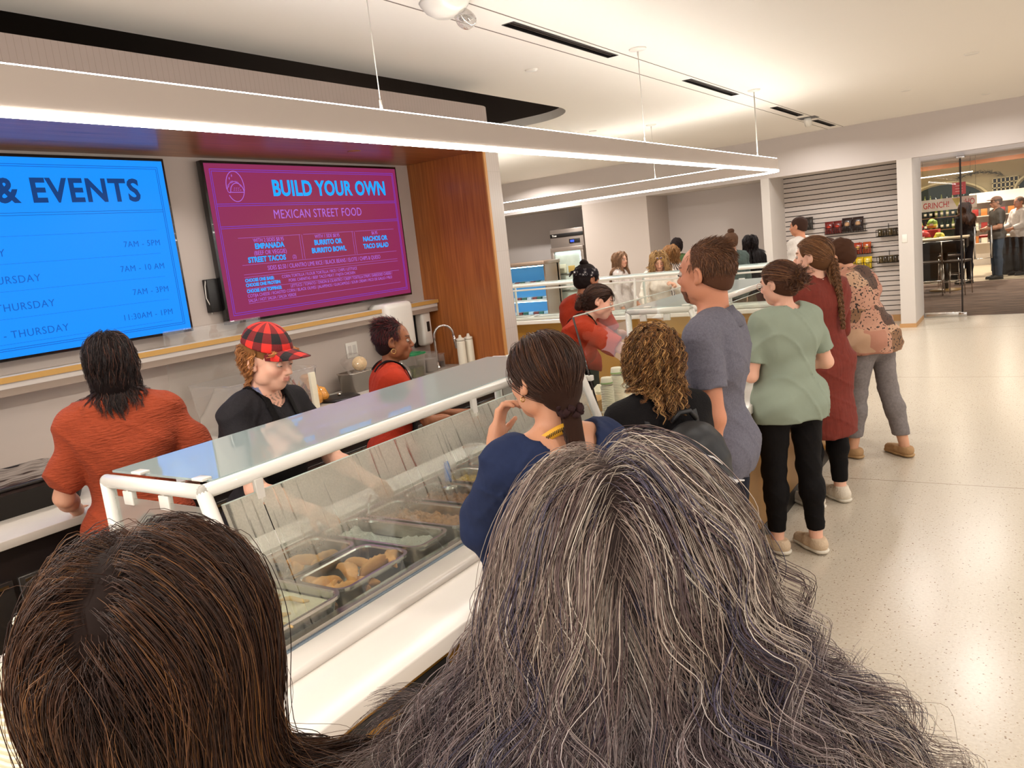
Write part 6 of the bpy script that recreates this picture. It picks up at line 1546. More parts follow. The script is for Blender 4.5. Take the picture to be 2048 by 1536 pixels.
# ================================================================== 1. woman with long wavy grey hair, close in front of the camera
def grey_woman():
    s = Person((-.302, .576, 0), (-.50, .87), 1.632, 'person with long wavy grey-brown hair standing close in front, in a pale lace top', 'f', 1.05, head=(2, -2, 3), res=.011, fine=None, headfine=False)
    s.body(); k = s.k
    s.shirt(cloth('lace_top', rgb(196, 150, 122), nz=(50, .15), bp=(90, .8)), .012, .9, neck=.085, name='lace_top')
    F = headfield(s, off=.014); H = s.H; R_ = np.random.default_rng(21)
    # mass under the strands: skull plus the body of hair falling to the shoulder blades
    G = Field()
    G.ell(H(0, -.022, .036), A3([.080, .099, .087])*k, s.hr, 0)
    G.ell(H(0, -.045, -.08), A3([.112, .070, .12])*k, s.hr, .05); G.ell(H(.035, -.075, -.21), A3([.165, .055, .13])*k, s.hr, .06); G.ell(H(-.04, -.07, -.20), A3([.13, .055, .12])*k, s.hr, .05)
    MF = Field(); MF.ops = list(G.ops)+[(o_[0], o_[1], .03, o_[3], o_[4]) for o_ in F.ops]
    G.cut_ell(H(0, .12, -.05), A3([.08, .09, .12])*k, s.hr, .02)
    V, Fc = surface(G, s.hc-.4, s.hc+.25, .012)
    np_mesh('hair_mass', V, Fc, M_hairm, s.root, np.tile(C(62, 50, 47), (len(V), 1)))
    rt = roots(s, 1150, rs=R_, hairline=-.01); n = len(rt); F = MF
    ph = R_.uniform(0, 6.28, n); L = R_.uniform(.8, 1.25, n); side = np.sign(rt[:, 0]+.012)
    lay = R_.random(n); right = s.hr@np.array([1., 0, 0]); fwd = s.hr@np.array([0, 1., 0])
    grp = np.round(rt[:, 0]*26)*1.7+np.round(rt[:, 2]*22)*.9; ph = grp+R_.normal(size=n)*.22
    def dirf(p, t, i):
        q = p-s.hc; qn = q/np.linalg.norm(q, axis=1, keepdims=True); w = np.zeros_like(p); w[:, 2] = -1
        w += (side*(.30*max(0, 1-t*3)))[:, None]*right
        w -= fwd*(.35*max(0, 1-t*2.2))
        a = ph+t*21; amp = .18+2.0*np.clip((t-.10)*3.2, 0, 1)
        w += (np.sin(a)*amp)[:, None]*right+(np.cos(a*1.05)*amp*.6)[:, None]*(-fwd)
        w += (np.sign((p-s.hc)@right)*(.75*np.clip((t-.40)*3, 0, 1)))[:, None]*right
        c_ = np.clip((t-.62)*4, 0, 1)*(lay > .3); w += (c_*2.2*np.sin(a*1.5+1))[:, None]*right+np.array([0, 0, 1.])*(c_*2.0*np.cos(a*1.5))[:, None]
        return w
    lift = lambda t: .003+.009*lay+.022*lay*min(1, t*1.6)
    g = flow(s, rt, 44, .0112*L, dirf, F, lift, mom=.5, stick=.8, free=.4)
    r2 = np.random.default_rng(5)
    for _ in range(4): g[:, 1:-1] = .25*g[:, :-2]+.5*g[:, 1:-1]+.25*g[:, 2:]
    P = strands(g, 17, .0054, .22, .0012, 11, r2); N_ = len(P)
    base = C(140, 122, 114); col = cmix(base, .22, N_, r2)
    lockc = np.repeat(r2.choice([0, 1, 2, 3], n, p=[.44, .24, .20, .12]), 17)
    pal = np.array([C(132, 112, 102), C(172, 156, 142), C(92, 72, 70), C(72, 64, 80)]); col = (pal[lockc]*(1+.25*r2.normal(size=(N_, 1)))).clip(.003, 1)
    w_ = r2.random(N_) < .07; col[w_] = C(214, 200, 184)
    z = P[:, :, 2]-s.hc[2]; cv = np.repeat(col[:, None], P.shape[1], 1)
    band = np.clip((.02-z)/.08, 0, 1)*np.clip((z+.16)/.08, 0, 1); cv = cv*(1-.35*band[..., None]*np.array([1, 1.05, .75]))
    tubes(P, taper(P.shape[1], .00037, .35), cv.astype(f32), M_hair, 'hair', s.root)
    # fly-aways
    n = 200; rt = roots(s, n, rs=R_); ph = R_.uniform(0, 6.28, n); side = np.sign(rt[:, 0]+.01); lay = R_.random(n)
    g = flow(s, rt, 44, .0122*R_.uniform(.7, 1.3, n), dirf, F, lambda t: .008+.040*lay*min(1, t*1.3), mom=.75, stick=.6)
    for _ in range(3): g[:, 1:-1] = .25*g[:, :-2]+.5*g[:, 1:-1]+.25*g[:, 2:]
    P = strands(g, 2, .006, .0, .006, 9, R_); tubes(P, taper(P.shape[1], .0003, .5), cmix(C(168, 148, 130), .25, len(P), R_), M_hair, 'loose_hairs', s.root)
# ================================================================== 2. woman with long straight dark hair, lower left
def dark_woman():
    s = Person((-.652, .360, 0), (-.55, .83), 1.597, 'person with long straight dark brown hair and denim shirt at the bottom edge', 'f', .98, head=(3, -2, 0), res=.011, fine=None, headfine=False)
    s.body(); k = s.k; R_ = np.random.default_rng(3)
    s.shirt(cloth('denim_shirt', rgb(58, 74, 104), nz=(90, .2), bp=(130, .5)), .014, .95, neck=.06, name='denim_shirt')
    F = headfield(s, off=.016); H = s.H
    G = Field(); G.ell(H(0, -.022, .036), A3([.083, .102, .091])*k, s.hr, 0); G.ell(H(0, -.045, -.08), A3([.080, .068, .13])*k, s.hr, .05); G.ell(H(0, -.06, -.22), A3([.086, .055, .16])*k, s.hr, .05); G.ell(H(.09, -.05, -.27), A3([.09, .055, .08])*k, s.hr, .05)
    MF = Field(); MF.ops = list(G.ops)+[(o_[0], o_[1], .03, o_[3], o_[4]) for o_ in F.ops]
    G.cut_ell(H(0, .12, -.05), A3([.075, .09, .12])*k, s.hr, .02)
    V, Fc = surface(G, s.hc-.45, s.hc+.25, .012); np_mesh('hair_mass', V, Fc, M_hairm, s.root, np.tile(C(30, 16, 10), (len(V), 1)))
    n = 1100; F = MF; rt = roots(s, n, rs=R_, hairline=-.01); side = np.sign(rt[:, 0]+.008); lay = R_.random(n); L = R_.uniform(.9, 1.2, n)
    right = s.hr@np.array([1., 0, 0]); fwd = s.hr@np.array([0, 1., 0]); ph = R_.uniform(0, 6.28, n)
    tz = np.clip((rt[:, 2]-.05)/.07, 0, 1)
    def dirf(p, t, i):
        w = np.zeros_like(p); w[:, 2] = -1; w += (side*tz*max(0, 1.6-t*7))[:, None]*right; w -= fwd*(.25*max(0, 1-t*3))
        fl = max(0, t-.75)*1.3; w += (side*fl*(.4+.6*lay))[:, None]*right*.8+(np.sin(ph+t*8)*.10)[:, None]*right
        return w
    g = flow(s, rt, 42, .0125*L, dirf, F, lambda t: .002+.008*lay+.006*min(1, t*1.5), mom=.55)
    P = strands(g, 14, .0052, .12, .0006, 7, R_); N_ = len(P)
    lock = np.repeat(R_.choice([0, 1, 2], n, p=[.55, .33, .12]), 14); pal = np.array([C(52, 28, 16), C(78, 46, 26), C(116, 76, 42)]); col = (pal[lock]*(1+.25*R_.normal(size=(N_, 1)))).clip(.001, 1)
    tubes(P, taper(P.shape[1], .00045, .4), col.astype(f32), M_hair, 'hair', s.root)
    rt = roots(s, 130, rs=R_); side = np.sign(rt[:, 0]); lay = R_.random(130); tz = np.clip((rt[:, 2]-.05)/.07, 0, 1); ph = R_.uniform(0, 6.28, 130)
    g = flow(s, rt, 42, .0125, dirf, F, lambda t: .007+.03*lay*min(1, t*1.2), mom=.75, stick=.6); P = strands(g, 2, .008, 0, .007, 8, R_)
    tubes(P, taper(P.shape[1], .00026, .5), cmix(C(110, 74, 46), .2, len(P), R_), M_hair, 'loose_hairs', s.root)
# ================================================================== 3. woman in navy blouse
def navy_woman():
    s = Person((-1.025, 1.675, 0), (-.86, .50), 1.60, 'person in a navy lace-cuffed blouse with low ponytail and yellow lanyard', 'f', .92, head=(12, 2, 0),
               arms={'L': ((.0, .66, -.74), (.30, .10, .9), (.35, .1, .9), (.6, -.5, 0), .9), 'R': ((.05, .30, -.97), (-.96, .22, -.05), (-.97, -.20, -.12), (0, -1, .1), .45)}, res=.0075, fine=.004, skin=(206, 148, 116))
    s.body(); k = s.k; M_n = cloth('navy_cloth', rgb(32, 42, 72), nz=(60, .06), bp=(50, .12))
    def ex(G):
        for sd in 'LR':
            sh, el, wr, a = s.arm[sd]; G.cone(sh, el+nrm(el-sh)*.01, .062*k, .066*k, .03, 'slv')
        sh, el, wr, a = s.arm['L']; G.cone(el, el+np.array([.03, .01, -.085])*k, .066*k, .056*k, .03); G.cone(el, el+(wr-el)*.25, .06*k, .056*k, .03)
        sh, el, wr, a = s.arm['R']; G.cone(el, el+(wr-el)*.45, .070*k, .066*k, .03)
        G.cone(s.tp(0, .0, .10), s.tp(0, -.0, -.22), .135*k, .185*k, .06)
    s.shirt(M_n, .014, .9, hem=-.26, neck=.108, nz=.47, back=.03, name='blouse', extra=ex, disp=s.folds(.0055, 1.2), cuts=())
    # smocked neckline band and eyelet cuff
    overlay(s, 'smocked_band', cloth('navy_smocking', rgb(32, 42, 76), bp=(240, 1.0)), lambda x, y, z: (y < -.03) & (np.abs(x-.02) < .10) & (z > .30) & (z < .43), .002, .002)
    M_lace = cloth('navy_lace', rgb(30, 36, 62), bp=(120, .8)); el = s.arm['L'][1]; c = el+np.array([.045, .012, -.125])*k
    mb = MB(); n = 26
    for r0, z0, z1 in ((.058, .0, -.022), (.056, -.028, -.034), (.058, -.058, -.064)):
        V = [Vector((c[0]+(r0)*k*math.cos(2*PI*i/n), c[1]+r0*k*math.sin(2*PI*i/n), c[2]+zz)) for zz in (z0, z1) for i in range(n)]
        mb.add(V, [(i, (i+1) % n, n+(i+1) % n, n+i) for i in range(n)], 0, True)
    for i in range(n):
        a = 2*PI*i/n; b = 2*PI*(i+.5)/n; q = lambda an, z, r=.057: (c[0]+r*k*math.cos(an), c[1]+r*k*math.sin(an), c[2]+z)
        mb.tube([q(a, -.02), q(b, -.03)], .0022, 5).tube([q(b, -.03), q(a, -.045), q(b, -.060)], .0022, 5).tube([q(b, -.03), q(b+.12, -.045), q(b, -.060)], .0018, 5)
    o = mb.build('lace_cuff', M_lace, s.root); sm = o.modifiers.new('t', 'SOLIDIFY'); sm.thickness = .0015
    s.trousers(M_jeans, .012, name='trousers')
    s.shoes(M_black, M_sole)
    # hair pulled to a low ponytail
    tie = s.H(-.008, -.098, -.080); F = headfield(s, off=.01); R_ = np.random.default_rng(4); colr = C(64, 38, 26)
    G = Field(); G.ell(s.H(0, -.022, .034), A3([.081, .100, .088])*k, s.hr, 0); G.ell(s.H(0, -.062, -.03), A3([.060, .052, .06])*k, s.hr, .03); G.cut_ell(s.H(0, .115, -.05), A3([.085, .108, .105])*k, s.hr, .012); G.half(tuple(s.hr@nrm([0, .75, -1.])), tuple(s.H(0, -.02, -.06)), .01)
    G.cone(tie, tie+np.array([0, 0, -.13])*k+s.hr@np.array([.0, -.02, 0]), .026*k, .020*k, .02)
    for sx in (-1, 1): G.cut_ell(s.H(sx*.088, .008, -.015), A3([.018, .022, .036])*k, s.hr, .008)
    V, Fc = surface(G, s.hc-.3, s.hc+.25, .006); np_mesh('hair_mass', V, Fc, M_hairm, s.root, np.tile(colr*.5, (len(V), 1)))
    rt = roots(s, 420, rs=R_); ph = R_.uniform(0, 6.28, 420)
    th = lambda p, t: np.stack([.25*np.sin(ph[:len(p)]+t*14), .25*np.cos(ph[:len(p)]+t*12), -np.ones(len(p))], 1)
    g = flow(s, rt, 30, .0125*k, gather(s, tie, th, .022), F, lambda t: .008, mom=.35); g = off_face(s, g)
    P = strands(g, 9, .0035, .2, .001, 10, R_); tubes(P, taper(P.shape[1], .00075, .4), cmix(colr, .25, len(P), R_, [(C(112, 72, 46), .10)]), M_hair, 'hair', s.root)
    o = MB(); 
    for i in range(14):
        a = 2*PI*i/14; o.tube([tuple(tie+np.array([.026*math.cos(a+b), .026*math.sin(a+b), .010*math.sin(a*5+b*3)])) for b in (0, .25, .5)], .009, 7)
    o.build('scrunchie', cloth('dark_scrunchie', rgb(44, 24, 24)), s.root)
    # yellow lanyard with black print across the back of the neck
    N_ = Field(); [N_.ops.append(o_) for o_ in s.B.ops if o_[3] in ('neck',) and o_[0] == 'c']
    pts = [s.tp(.080*math.sin(a)*1.0, -.012-.066*math.cos(a), .512-.035*abs(math.sin(a))**2-.03*(1-math.cos(a))*.3) for a in np.linspace(-1.9, 1.9, 25)]
    V = []; 
    for p in pts: V += [tuple(p+s.up*.013), tuple(p-s.up*.013)]
    o = MB().add(V, [(2*i, 2*i+1, 2*i+3, 2*i+2) for i in range(24)], 0, True).build('lanyard', mat('yellow_lanyard', rgb(236, 172, 44), .6), s.root); sm = o.modifiers.new('t', 'SOLIDIFY'); sm.thickness = .0015
    tx_ = text('Pumpkin & Cherry', .016, M_black, o, Matrix.Translation(s.tp(.045, -.0735, .502)) @ Matrix((s.T@Rzyx(180, 0)).tolist()).to_4x4() @ RX(PI/2) @ RY(.05), 'LEFT', .0003, sx=.8) if False else None
    mbx = MB()
    for i in range(11):
        a = -.15-.06*i; p = s.tp(.0815*math.sin(a), -.0122-.0682*math.cos(a), .512-.035*abs(math.sin(a))**2-.03*(1-math.cos(a))*.3)
        mbx.tube([tuple(p+s.up*.004), tuple(p-s.up*.005)], .0011, 5)
    mbx.build('lanyard_print', M_black, o)
    ring_mesh(s, 'earring', s.H(-.079, .002, -.043), .006*k, M_goldj, tuple(s.hr@np.array([0, 1., 0])))
    wr = s.arm['R'][1]+(s.arm['R'][2]-s.arm['R'][1]); 
# ================================================================== 4. curly haired woman with backpack
def curly_woman():
    s = Person((-1.09, 2.48, 0), (-.75, .66), 1.495, 'person with a brown curly bob in a black top carrying a black backpack', 'f', 1.0, head=(-4, 4, 0), res=.009, fine=None, headfine=False, skin=(206, 150, 120))
    s.body(); k = s.k; M_b = cloth('black_top', rgb(12, 8, 9))
    s.shirt(M_b, .014, 1.4, neck=.075, nz=.50, name='top'); s.trousers(M_blackp); s.shoes(M_black, M_sole)
    R_ = np.random.default_rng(14); F = headfield(s, off=.014); n = 950
    G = Field(); G.ell(s.H(0, -.03, .034), A3([.088, .102, .090])*k, s.hr, 0); G.ell(s.H(0, -.045, -.05), A3([.086, .078, .078])*k, s.hr, .04); G.cut_ell(s.H(0, .12, -.04), A3([.075, .08, .11])*k, s.hr, .02)
    V, Fc = surface(G, s.hc-.3, s.hc+.25, .01); np_mesh('hair_mass', V, Fc, M_hairm, s.root, np.tile(C(52, 30, 16), (len(V), 1)))
    rt = roots(s, n, rs=R_, hairline=-.015); ph = R_.uniform(0, 6.28, n); lay = R_.random(n); fr = R_.uniform(16, 30, n); L = R_.uniform(.34, .60, n)
    right = s.hr@np.array([1., 0, 0]); fwd = s.hr@np.array([0, 1., 0])
    def dirf(p, t, i):
        q = p-s.hc; qn = q/np.linalg.norm(q, axis=1, keepdims=True); w = np.zeros_like(p); w[:, 2] = -.9; w += qn*.7*max(0, 1-t*2.4)
        a = ph+t*fr; w += np.sin(a)[:, None]*right*1.15+np.cos(a)[:, None]*fwd*1.15+np.array([0, 0, 1.])*(np.sin(a*.5+1)*.5)[:, None]; return w
    g = flow(s, rt, 34, .0125*L*k, dirf, F, lambda t: .006+.022*lay, mom=.45, stick=.3)
    P = strands(g, 6, .0028, .3, .0012, 14, R_); tubes(P, taper(P.shape[1], .0008, .5), cmix(C(128, 84, 42), .35, len(P), R_, [(C(214, 166, 104), .28), (C(62, 36, 20), .28)]), M_hair, 'hair', s.root)
    # backpack worn on the back: a thing of its own
    b = empty('backpack', (0, 0, 0), 0, 'black backpack with white zip pulls on the back of the curly-haired person', 'backpack')
    b.matrix_world = Matrix.Translation((-1.09, 2.48, 0)) @ RZ(math.atan2(.75, .66))
    Mb = mat('black_nylon', rgb(14, 12, 15), .5, bump=(8, .6)); G = Field()
    cB = s.tp(.03, -.215, .22)
    G.ell(cB, A3([.15, .085, .21])*k, s.T, 0); G.ell(s.tp(.03, -.28, .14), A3([.12, .05, .13])*k, s.T, .02); G.cut_cone(s.tp(-.13, -.285, .30), s.tp(.17, -.285, .30), .004, .004)
    V, Fc = surface(G, cB-.34, cB+.34, .009, disp=s.folds(.004, 1.5)); o = np_mesh('bag_body', V, Fc, Mb, b)
    M_pull = mat('white_pull', rgb(222, 218, 216), .4)
    MB().tube([tuple(s.tp(-.05, -.295, .36)), tuple(s.tp(0, -.305, .33)), tuple(s.tp(.06, -.305, .305)), tuple(s.tp(.10, -.295, .27))], .003, 6).build('piping', M_pull, b)
    for dx in (.0, .02): MB().tube([tuple(s.tp(.10+dx, -.30, .22)), tuple(s.tp(.13+dx, -.30, .19))], .004, 6).tube([tuple(s.tp(.11+dx, -.302, .205)), tuple(s.tp(.16+dx, -.302, .195))], .003, 6).build('zip_pull', M_pull, b)
    MB().tube([tuple(s.tp(-.02, -.16, .42)), tuple(s.tp(.01, -.17, .455)), tuple(s.tp(.05, -.17, .455)), tuple(s.tp(.08, -.16, .42))], .009, 8).build('grab_loop', Mb, b)
    for sx in (-1, 1):
        pts = [s.tp(sx*.09, -.13, .38), s.tp(sx*.11, -.07, .47), s.tp(sx*.115, .02, .475), s.tp(sx*.12, .11, .40), s.tp(sx*.13, .13, .28)]
        MB().tube([tuple(p) for p in pts], .016, 8).build('shoulder_strap', Mb, b)
# ================================================================== 5. man in grey polo
def polo_man():
    s = Person((-1.045, 2.95, 0), (-.99, -.10), 1.765, 'person in a heather grey polo shirt and dark jeans with short brown hair', 'm', .93, head=(-14, -1, 0),
               arms={'L': ((-.20, -.14, -1), (.04, .26, -.95), (.25, .35, -.9), (1, 0, 0), .6), 'R': ((.16, .0, -1), (-.30, .55, -.7))}, res=.008, fine=.005, skin=(198, 132, 100), brow=(80, 54, 36), lids=.3, feet={'L': (-.12, .0, 8), 'R': (.12, -.02, -12)})
    s.body(); k = s.k; M_p = mat('heather_grey', rgb(100, 97, 108), .9, noise=(130, .16), bump=(200, .2))
    s.shirt(M_p, .014, .64, .062, .061, hem=-.11, neck=.062, nz=.50, name='polo_shirt', disp=s.folds(.0055, .9))
    # collar: stand-up fold round the neck
    V = []; n = 34
    for i in range(n+1):
        a = -2.75+5.5*i/n; c_, s_ = math.cos(a), math.sin(a)
        for (rr, z) in ((.062, .470), (.060, .512), (.063, .518), (.088+.012*max(0, -c_*-1), .455), ):
            V.append(tuple(s.tp(rr*s_*1.12, -.016-rr*c_*1.05, z-.028*(1-c_)*.9-(.010 if rr > .08 else 0))))
    Fq = [(4*i+j, 4*i+j+1, 4*i+j+5, 4*i+j+4) for i in range(n) for j in range(3)]
    o = MB().add(V, Fq, 0, True).build('collar', M_p, s.root); sm = o.modifiers.new('t', 'SOLIDIFY'); sm.thickness = .003
    s.trousers(M_jeans, .012, loose=.02, ankle=.05); s.shoes(mat('dark_shoe', rgb(40, 32, 30), .5), M_gsole)
    short_hair(s, C(96, 62, 40), 5200, .015, .30, 1.7, .25, .0011, [(C(128, 86, 56), .2)], mass=C(80, 50, 34))
    # beard shadow
    overlay(s, 'beard', cloth('stubble', rgb(120, 78, 58), bp=(300, .8)), lambda x, y, z: (z < -.058) & (z > -.105) & (y > .0) & (y > .055-.0*x), .0012, .0008, .005, headfield(s), 'head')
# ================================================================== 6. woman in sage shirt
def green_woman():
    s = Person((-1.10, 4.22, 0), (-.78, .63), 1.60, 'person in a sage green shirt and black leggings with a messy bun and glasses', 'f', 1.08, head=(22, 8, 0),
               arms={'L': ((-.2, .1, -1), (.5, .75, .1)), 'R': ((.34, .0, -.95), (-.55, .8, -.05))}, res=.0085, fine=.005, skin=(226, 172, 146), brow=(96, 66, 46), lids=.5, hips=1.08, feet={'L': (-.10, .04, 20), 'R': (.09, -.06, 0)})
    s.body(); k = s.k
    s.shirt(cloth('sage_jersey', rgb(140, 149, 132), nz=(10, .03), bp=(30, .1)), .016, .72, .066, .066, hem=-.125, neck=.088, nz=.475, name='shirt', flare=.055, disp=s.folds(.007, .85))
    s.trousers(M_blackp, .008, .13, waist=.0, name='leggings'); s.shoes(mat('beige_knit_shoe', rgb(206, 180, 150), .8, bump=(120, .5)), M_sole, high=.085)
    tie = s.H(.016, -.112, .004); F = headfield(s, off=.01); R_ = np.random.default_rng(6); colr = C(88, 54, 36)
    s.cap(M_hairm, .009, col=lambda V: np.tile(colr*.55, (len(V), 1)), low=-.045)
    rt = roots(s, 420, rs=R_); g = flow(s, rt, 16, .0125*k, gather(s, tie, lambda p, t: R_.normal(size=p.shape)*.3, .03), F, lambda t: .010, mom=.35); g = off_face(s, g)
    P = strands(g, 7, .003, .2, .001, 8, R_); tubes(P, taper(P.shape[1], .0008, .6), cmix(colr, .25, len(P), R_, [(C(150, 104, 68), .15)]), M_hair, 'hair', s.root)
    n = 420; t = np.linspace(0, 1, 22)[None, :]; a0 = R_.uniform(0, 6.28, (n, 1)); w_ = R_.uniform(2.5, 6, (n, 1)); rad = R_.uniform(.014, .036, (n, 1)); tilt = R_.normal(size=(n, 1))*.25
    ax_ = np.stack([rad*np.cos(a0+w_*t), R_.uniform(-.02, .025, (n, 1))*np.cos(a0*2+t*2)+rad*.45*np.sin(tilt+t*3), rad*np.sin(a0+w_*t)], -1)
    P = (tie+s.hr@np.array([0, -.022, 0])*k)+(ax_*k)@s.hr.T; tubes(P.astype(f32), .0011, cmix(colr*1.1, .3, n, R_, [(C(150, 104, 68), .2)]), M_hair, 'bun', s.root)
    G = Field(); G.ell(tie+s.hr@np.array([0, -.02, 0]), A3([.034, .028, .034])*k, s.hr, 0); V, Fc = surface(G, tie-.09, tie+.09, .006); np_mesh('bun_mass', V, Fc, M_hairm, s.root, np.tile(colr*.45, (len(V), 1)))
    t_ = MB(); 
    for sx in (-1, 1):
        t_.tube([tuple(s.H(sx*(.033+.022*math.cos(a)), .104, .004+.018*math.sin(a))) for a in np.linspace(0, 6.0, 16)], .0016, 6, closed=True); t_.tube([tuple(s.H(sx*.056, .10, .008)), tuple(s.H(sx*.078, .06, .008)), tuple(s.H(sx*.082, -.0, .004))], .0014, 6)
    t_.tube([tuple(s.H(-.011, .105, .006)), tuple(s.H(.011, .105, .006))], .0014, 6).build('glasses', mat('clear_frame', rgb(206, 176, 160), .2), s.root)
# ================================================================== 7. woman in rust cardigan with braid
def rust_woman():
    s = Person((-1.12, 5.05, 0), (-.80, .60), 1.685, 'person in a long rust-coloured ribbed cardigan with a braid down the back', 'f', 1.06, head=(32, -2, 0),
               arms={'L': ((-.2, .2, -1), (.6, .7, .0)), 'R': ((.25, .25, -.95), (-.6, .75, .05))}, res=.009, fine=.005, skin=(232, 180, 154), brow=(130, 92, 60), feet={'L': (-.11, -.02, 5), 'R': (.10, -.02, -5)})
    s.body(); k = s.k
    M_c = mat('rust_knit', rgb(112, 38, 25), .9, noise=(40, .10), bump=(60, .5, (1, 1, .04)))
    def ex(G): G.cone(s.tp(0, -.01, .10), s.tp(.0, -.02, -.44), .145*k, .195*k, .06)
    s.shirt(M_c, .020, 1.75, .068, .052, hem=-.46, neck=.060, nz=.492, name='cardigan', extra=ex, disp=s.folds(.007, .8))
    s.trousers(M_blackp, .008, .13, name='leggings'); s.shoes(mat('white_knit_shoe', rgb(224, 210, 190), .8, bump=(120, .5)), M_sole, high=.10)
    o = MB()
    for sd in 'LR':
        an, ya = s.leg[sd][2], s.leg[sd][3]; fd = np.array([-math.sin(R(ya)), math.cos(R(ya)), 0])
        o.tube([tuple(an+fd*.035+[.035 if sd == 'R' else -.035, 0, -.01]), tuple(an+fd*.06+[0, 0, .0]), tuple(an+fd*.05+[-.035 if sd == 'R' else .035, 0, -.01])], .006, 6)
    o.build('shoe_straps', M_black, s.root)
    V = []; n = 30
    for i in range(n+1):
        a = -2.3+4.6*i/n; c_, s_ = math.cos(a), math.sin(a)
        for rr, z in ((.052, .505), (.058, .500), (.085, .462)): V.append(tuple(s.tp(rr*s_*1.1, -.014-rr*c_, z-.015*(1-c_))))
    o = MB().add(V, [(3*i+j, 3*i+j+1, 3*i+j+4, 3*i+j+3) for i in range(n) for j in range(2)], 0, True).build('white_collar', cloth('white_collar', rgb(226, 216, 206)), s.root); sm = o.modifiers.new('t', 'SOLIDIFY'); sm.thickness = .003
    tie = s.H(0.02, -.112, -.02); F = headfield(s, off=.02); R_ = np.random.default_rng(9); colr = C(126, 84, 52)
    s.cap(M_hairm, .009, col=lambda V: np.tile(colr*.5, (len(V), 1)), low=-.05)
    rt = roots(s, 420, rs=R_); g = flow(s, rt, 16, .0125*k, gather(s, tie, lambda p, t: R_.normal(size=p.shape)*.2+np.array([0, 0, -1.]), .03), F, lambda t: .010, mom=.35); g = off_face(s, g)
    P = strands(g, 7, .003, .2, .001, 8, R_); tubes(P, taper(P.shape[1], .0008, .6), cmix(colr, .22, len(P), R_, [(C(176, 128, 84), .2), (C(84, 52, 34), .2)]), M_hair, 'hair', s.root)
    # three-strand braid down the back
    m2 = 90; t = np.linspace(0, 1, m2); B0 = tie; B1 = s.tp(.045, -.165, .20); mid = s.tp(.05, -.15, .42)
    cen = ((1-t)**2)[:, None]*B0+(2*t*(1-t))[:, None]*mid+(t**2)[:, None]*B1; P = []
    rt_ = s.T@np.array([1., 0, 0]); bk = s.T@np.array([0, -1., 0]); wd = .020*(1-.5*t)*k; 
    for j in range(3):
        a = t*2*PI*5.5+j*2*PI/3; c0 = cen+(wd*np.sin(a))[:, None]*rt_+(.011*k*np.sin(2*a)*(1-.4*t))[:, None]*bk
        for q_ in range(60):
            of = R_.normal(size=3)*.0052; of2 = of*(1-.5*t)[:, None]; P.append(c0+of2+.0008*np.sin(t*40+q_)[:, None])
    P = np.array(P); tubes(P.astype(f32), .0012, cmix(colr*.85, .25, len(P), R_, [(C(160, 112, 72), .2)]), M_hair, 'braid', s.root)
    ring_mesh(s, 'earring', s.H(-.079, .004, -.043), .006*k, M_goldj, tuple(s.hr@np.array([0, 1., 0])))
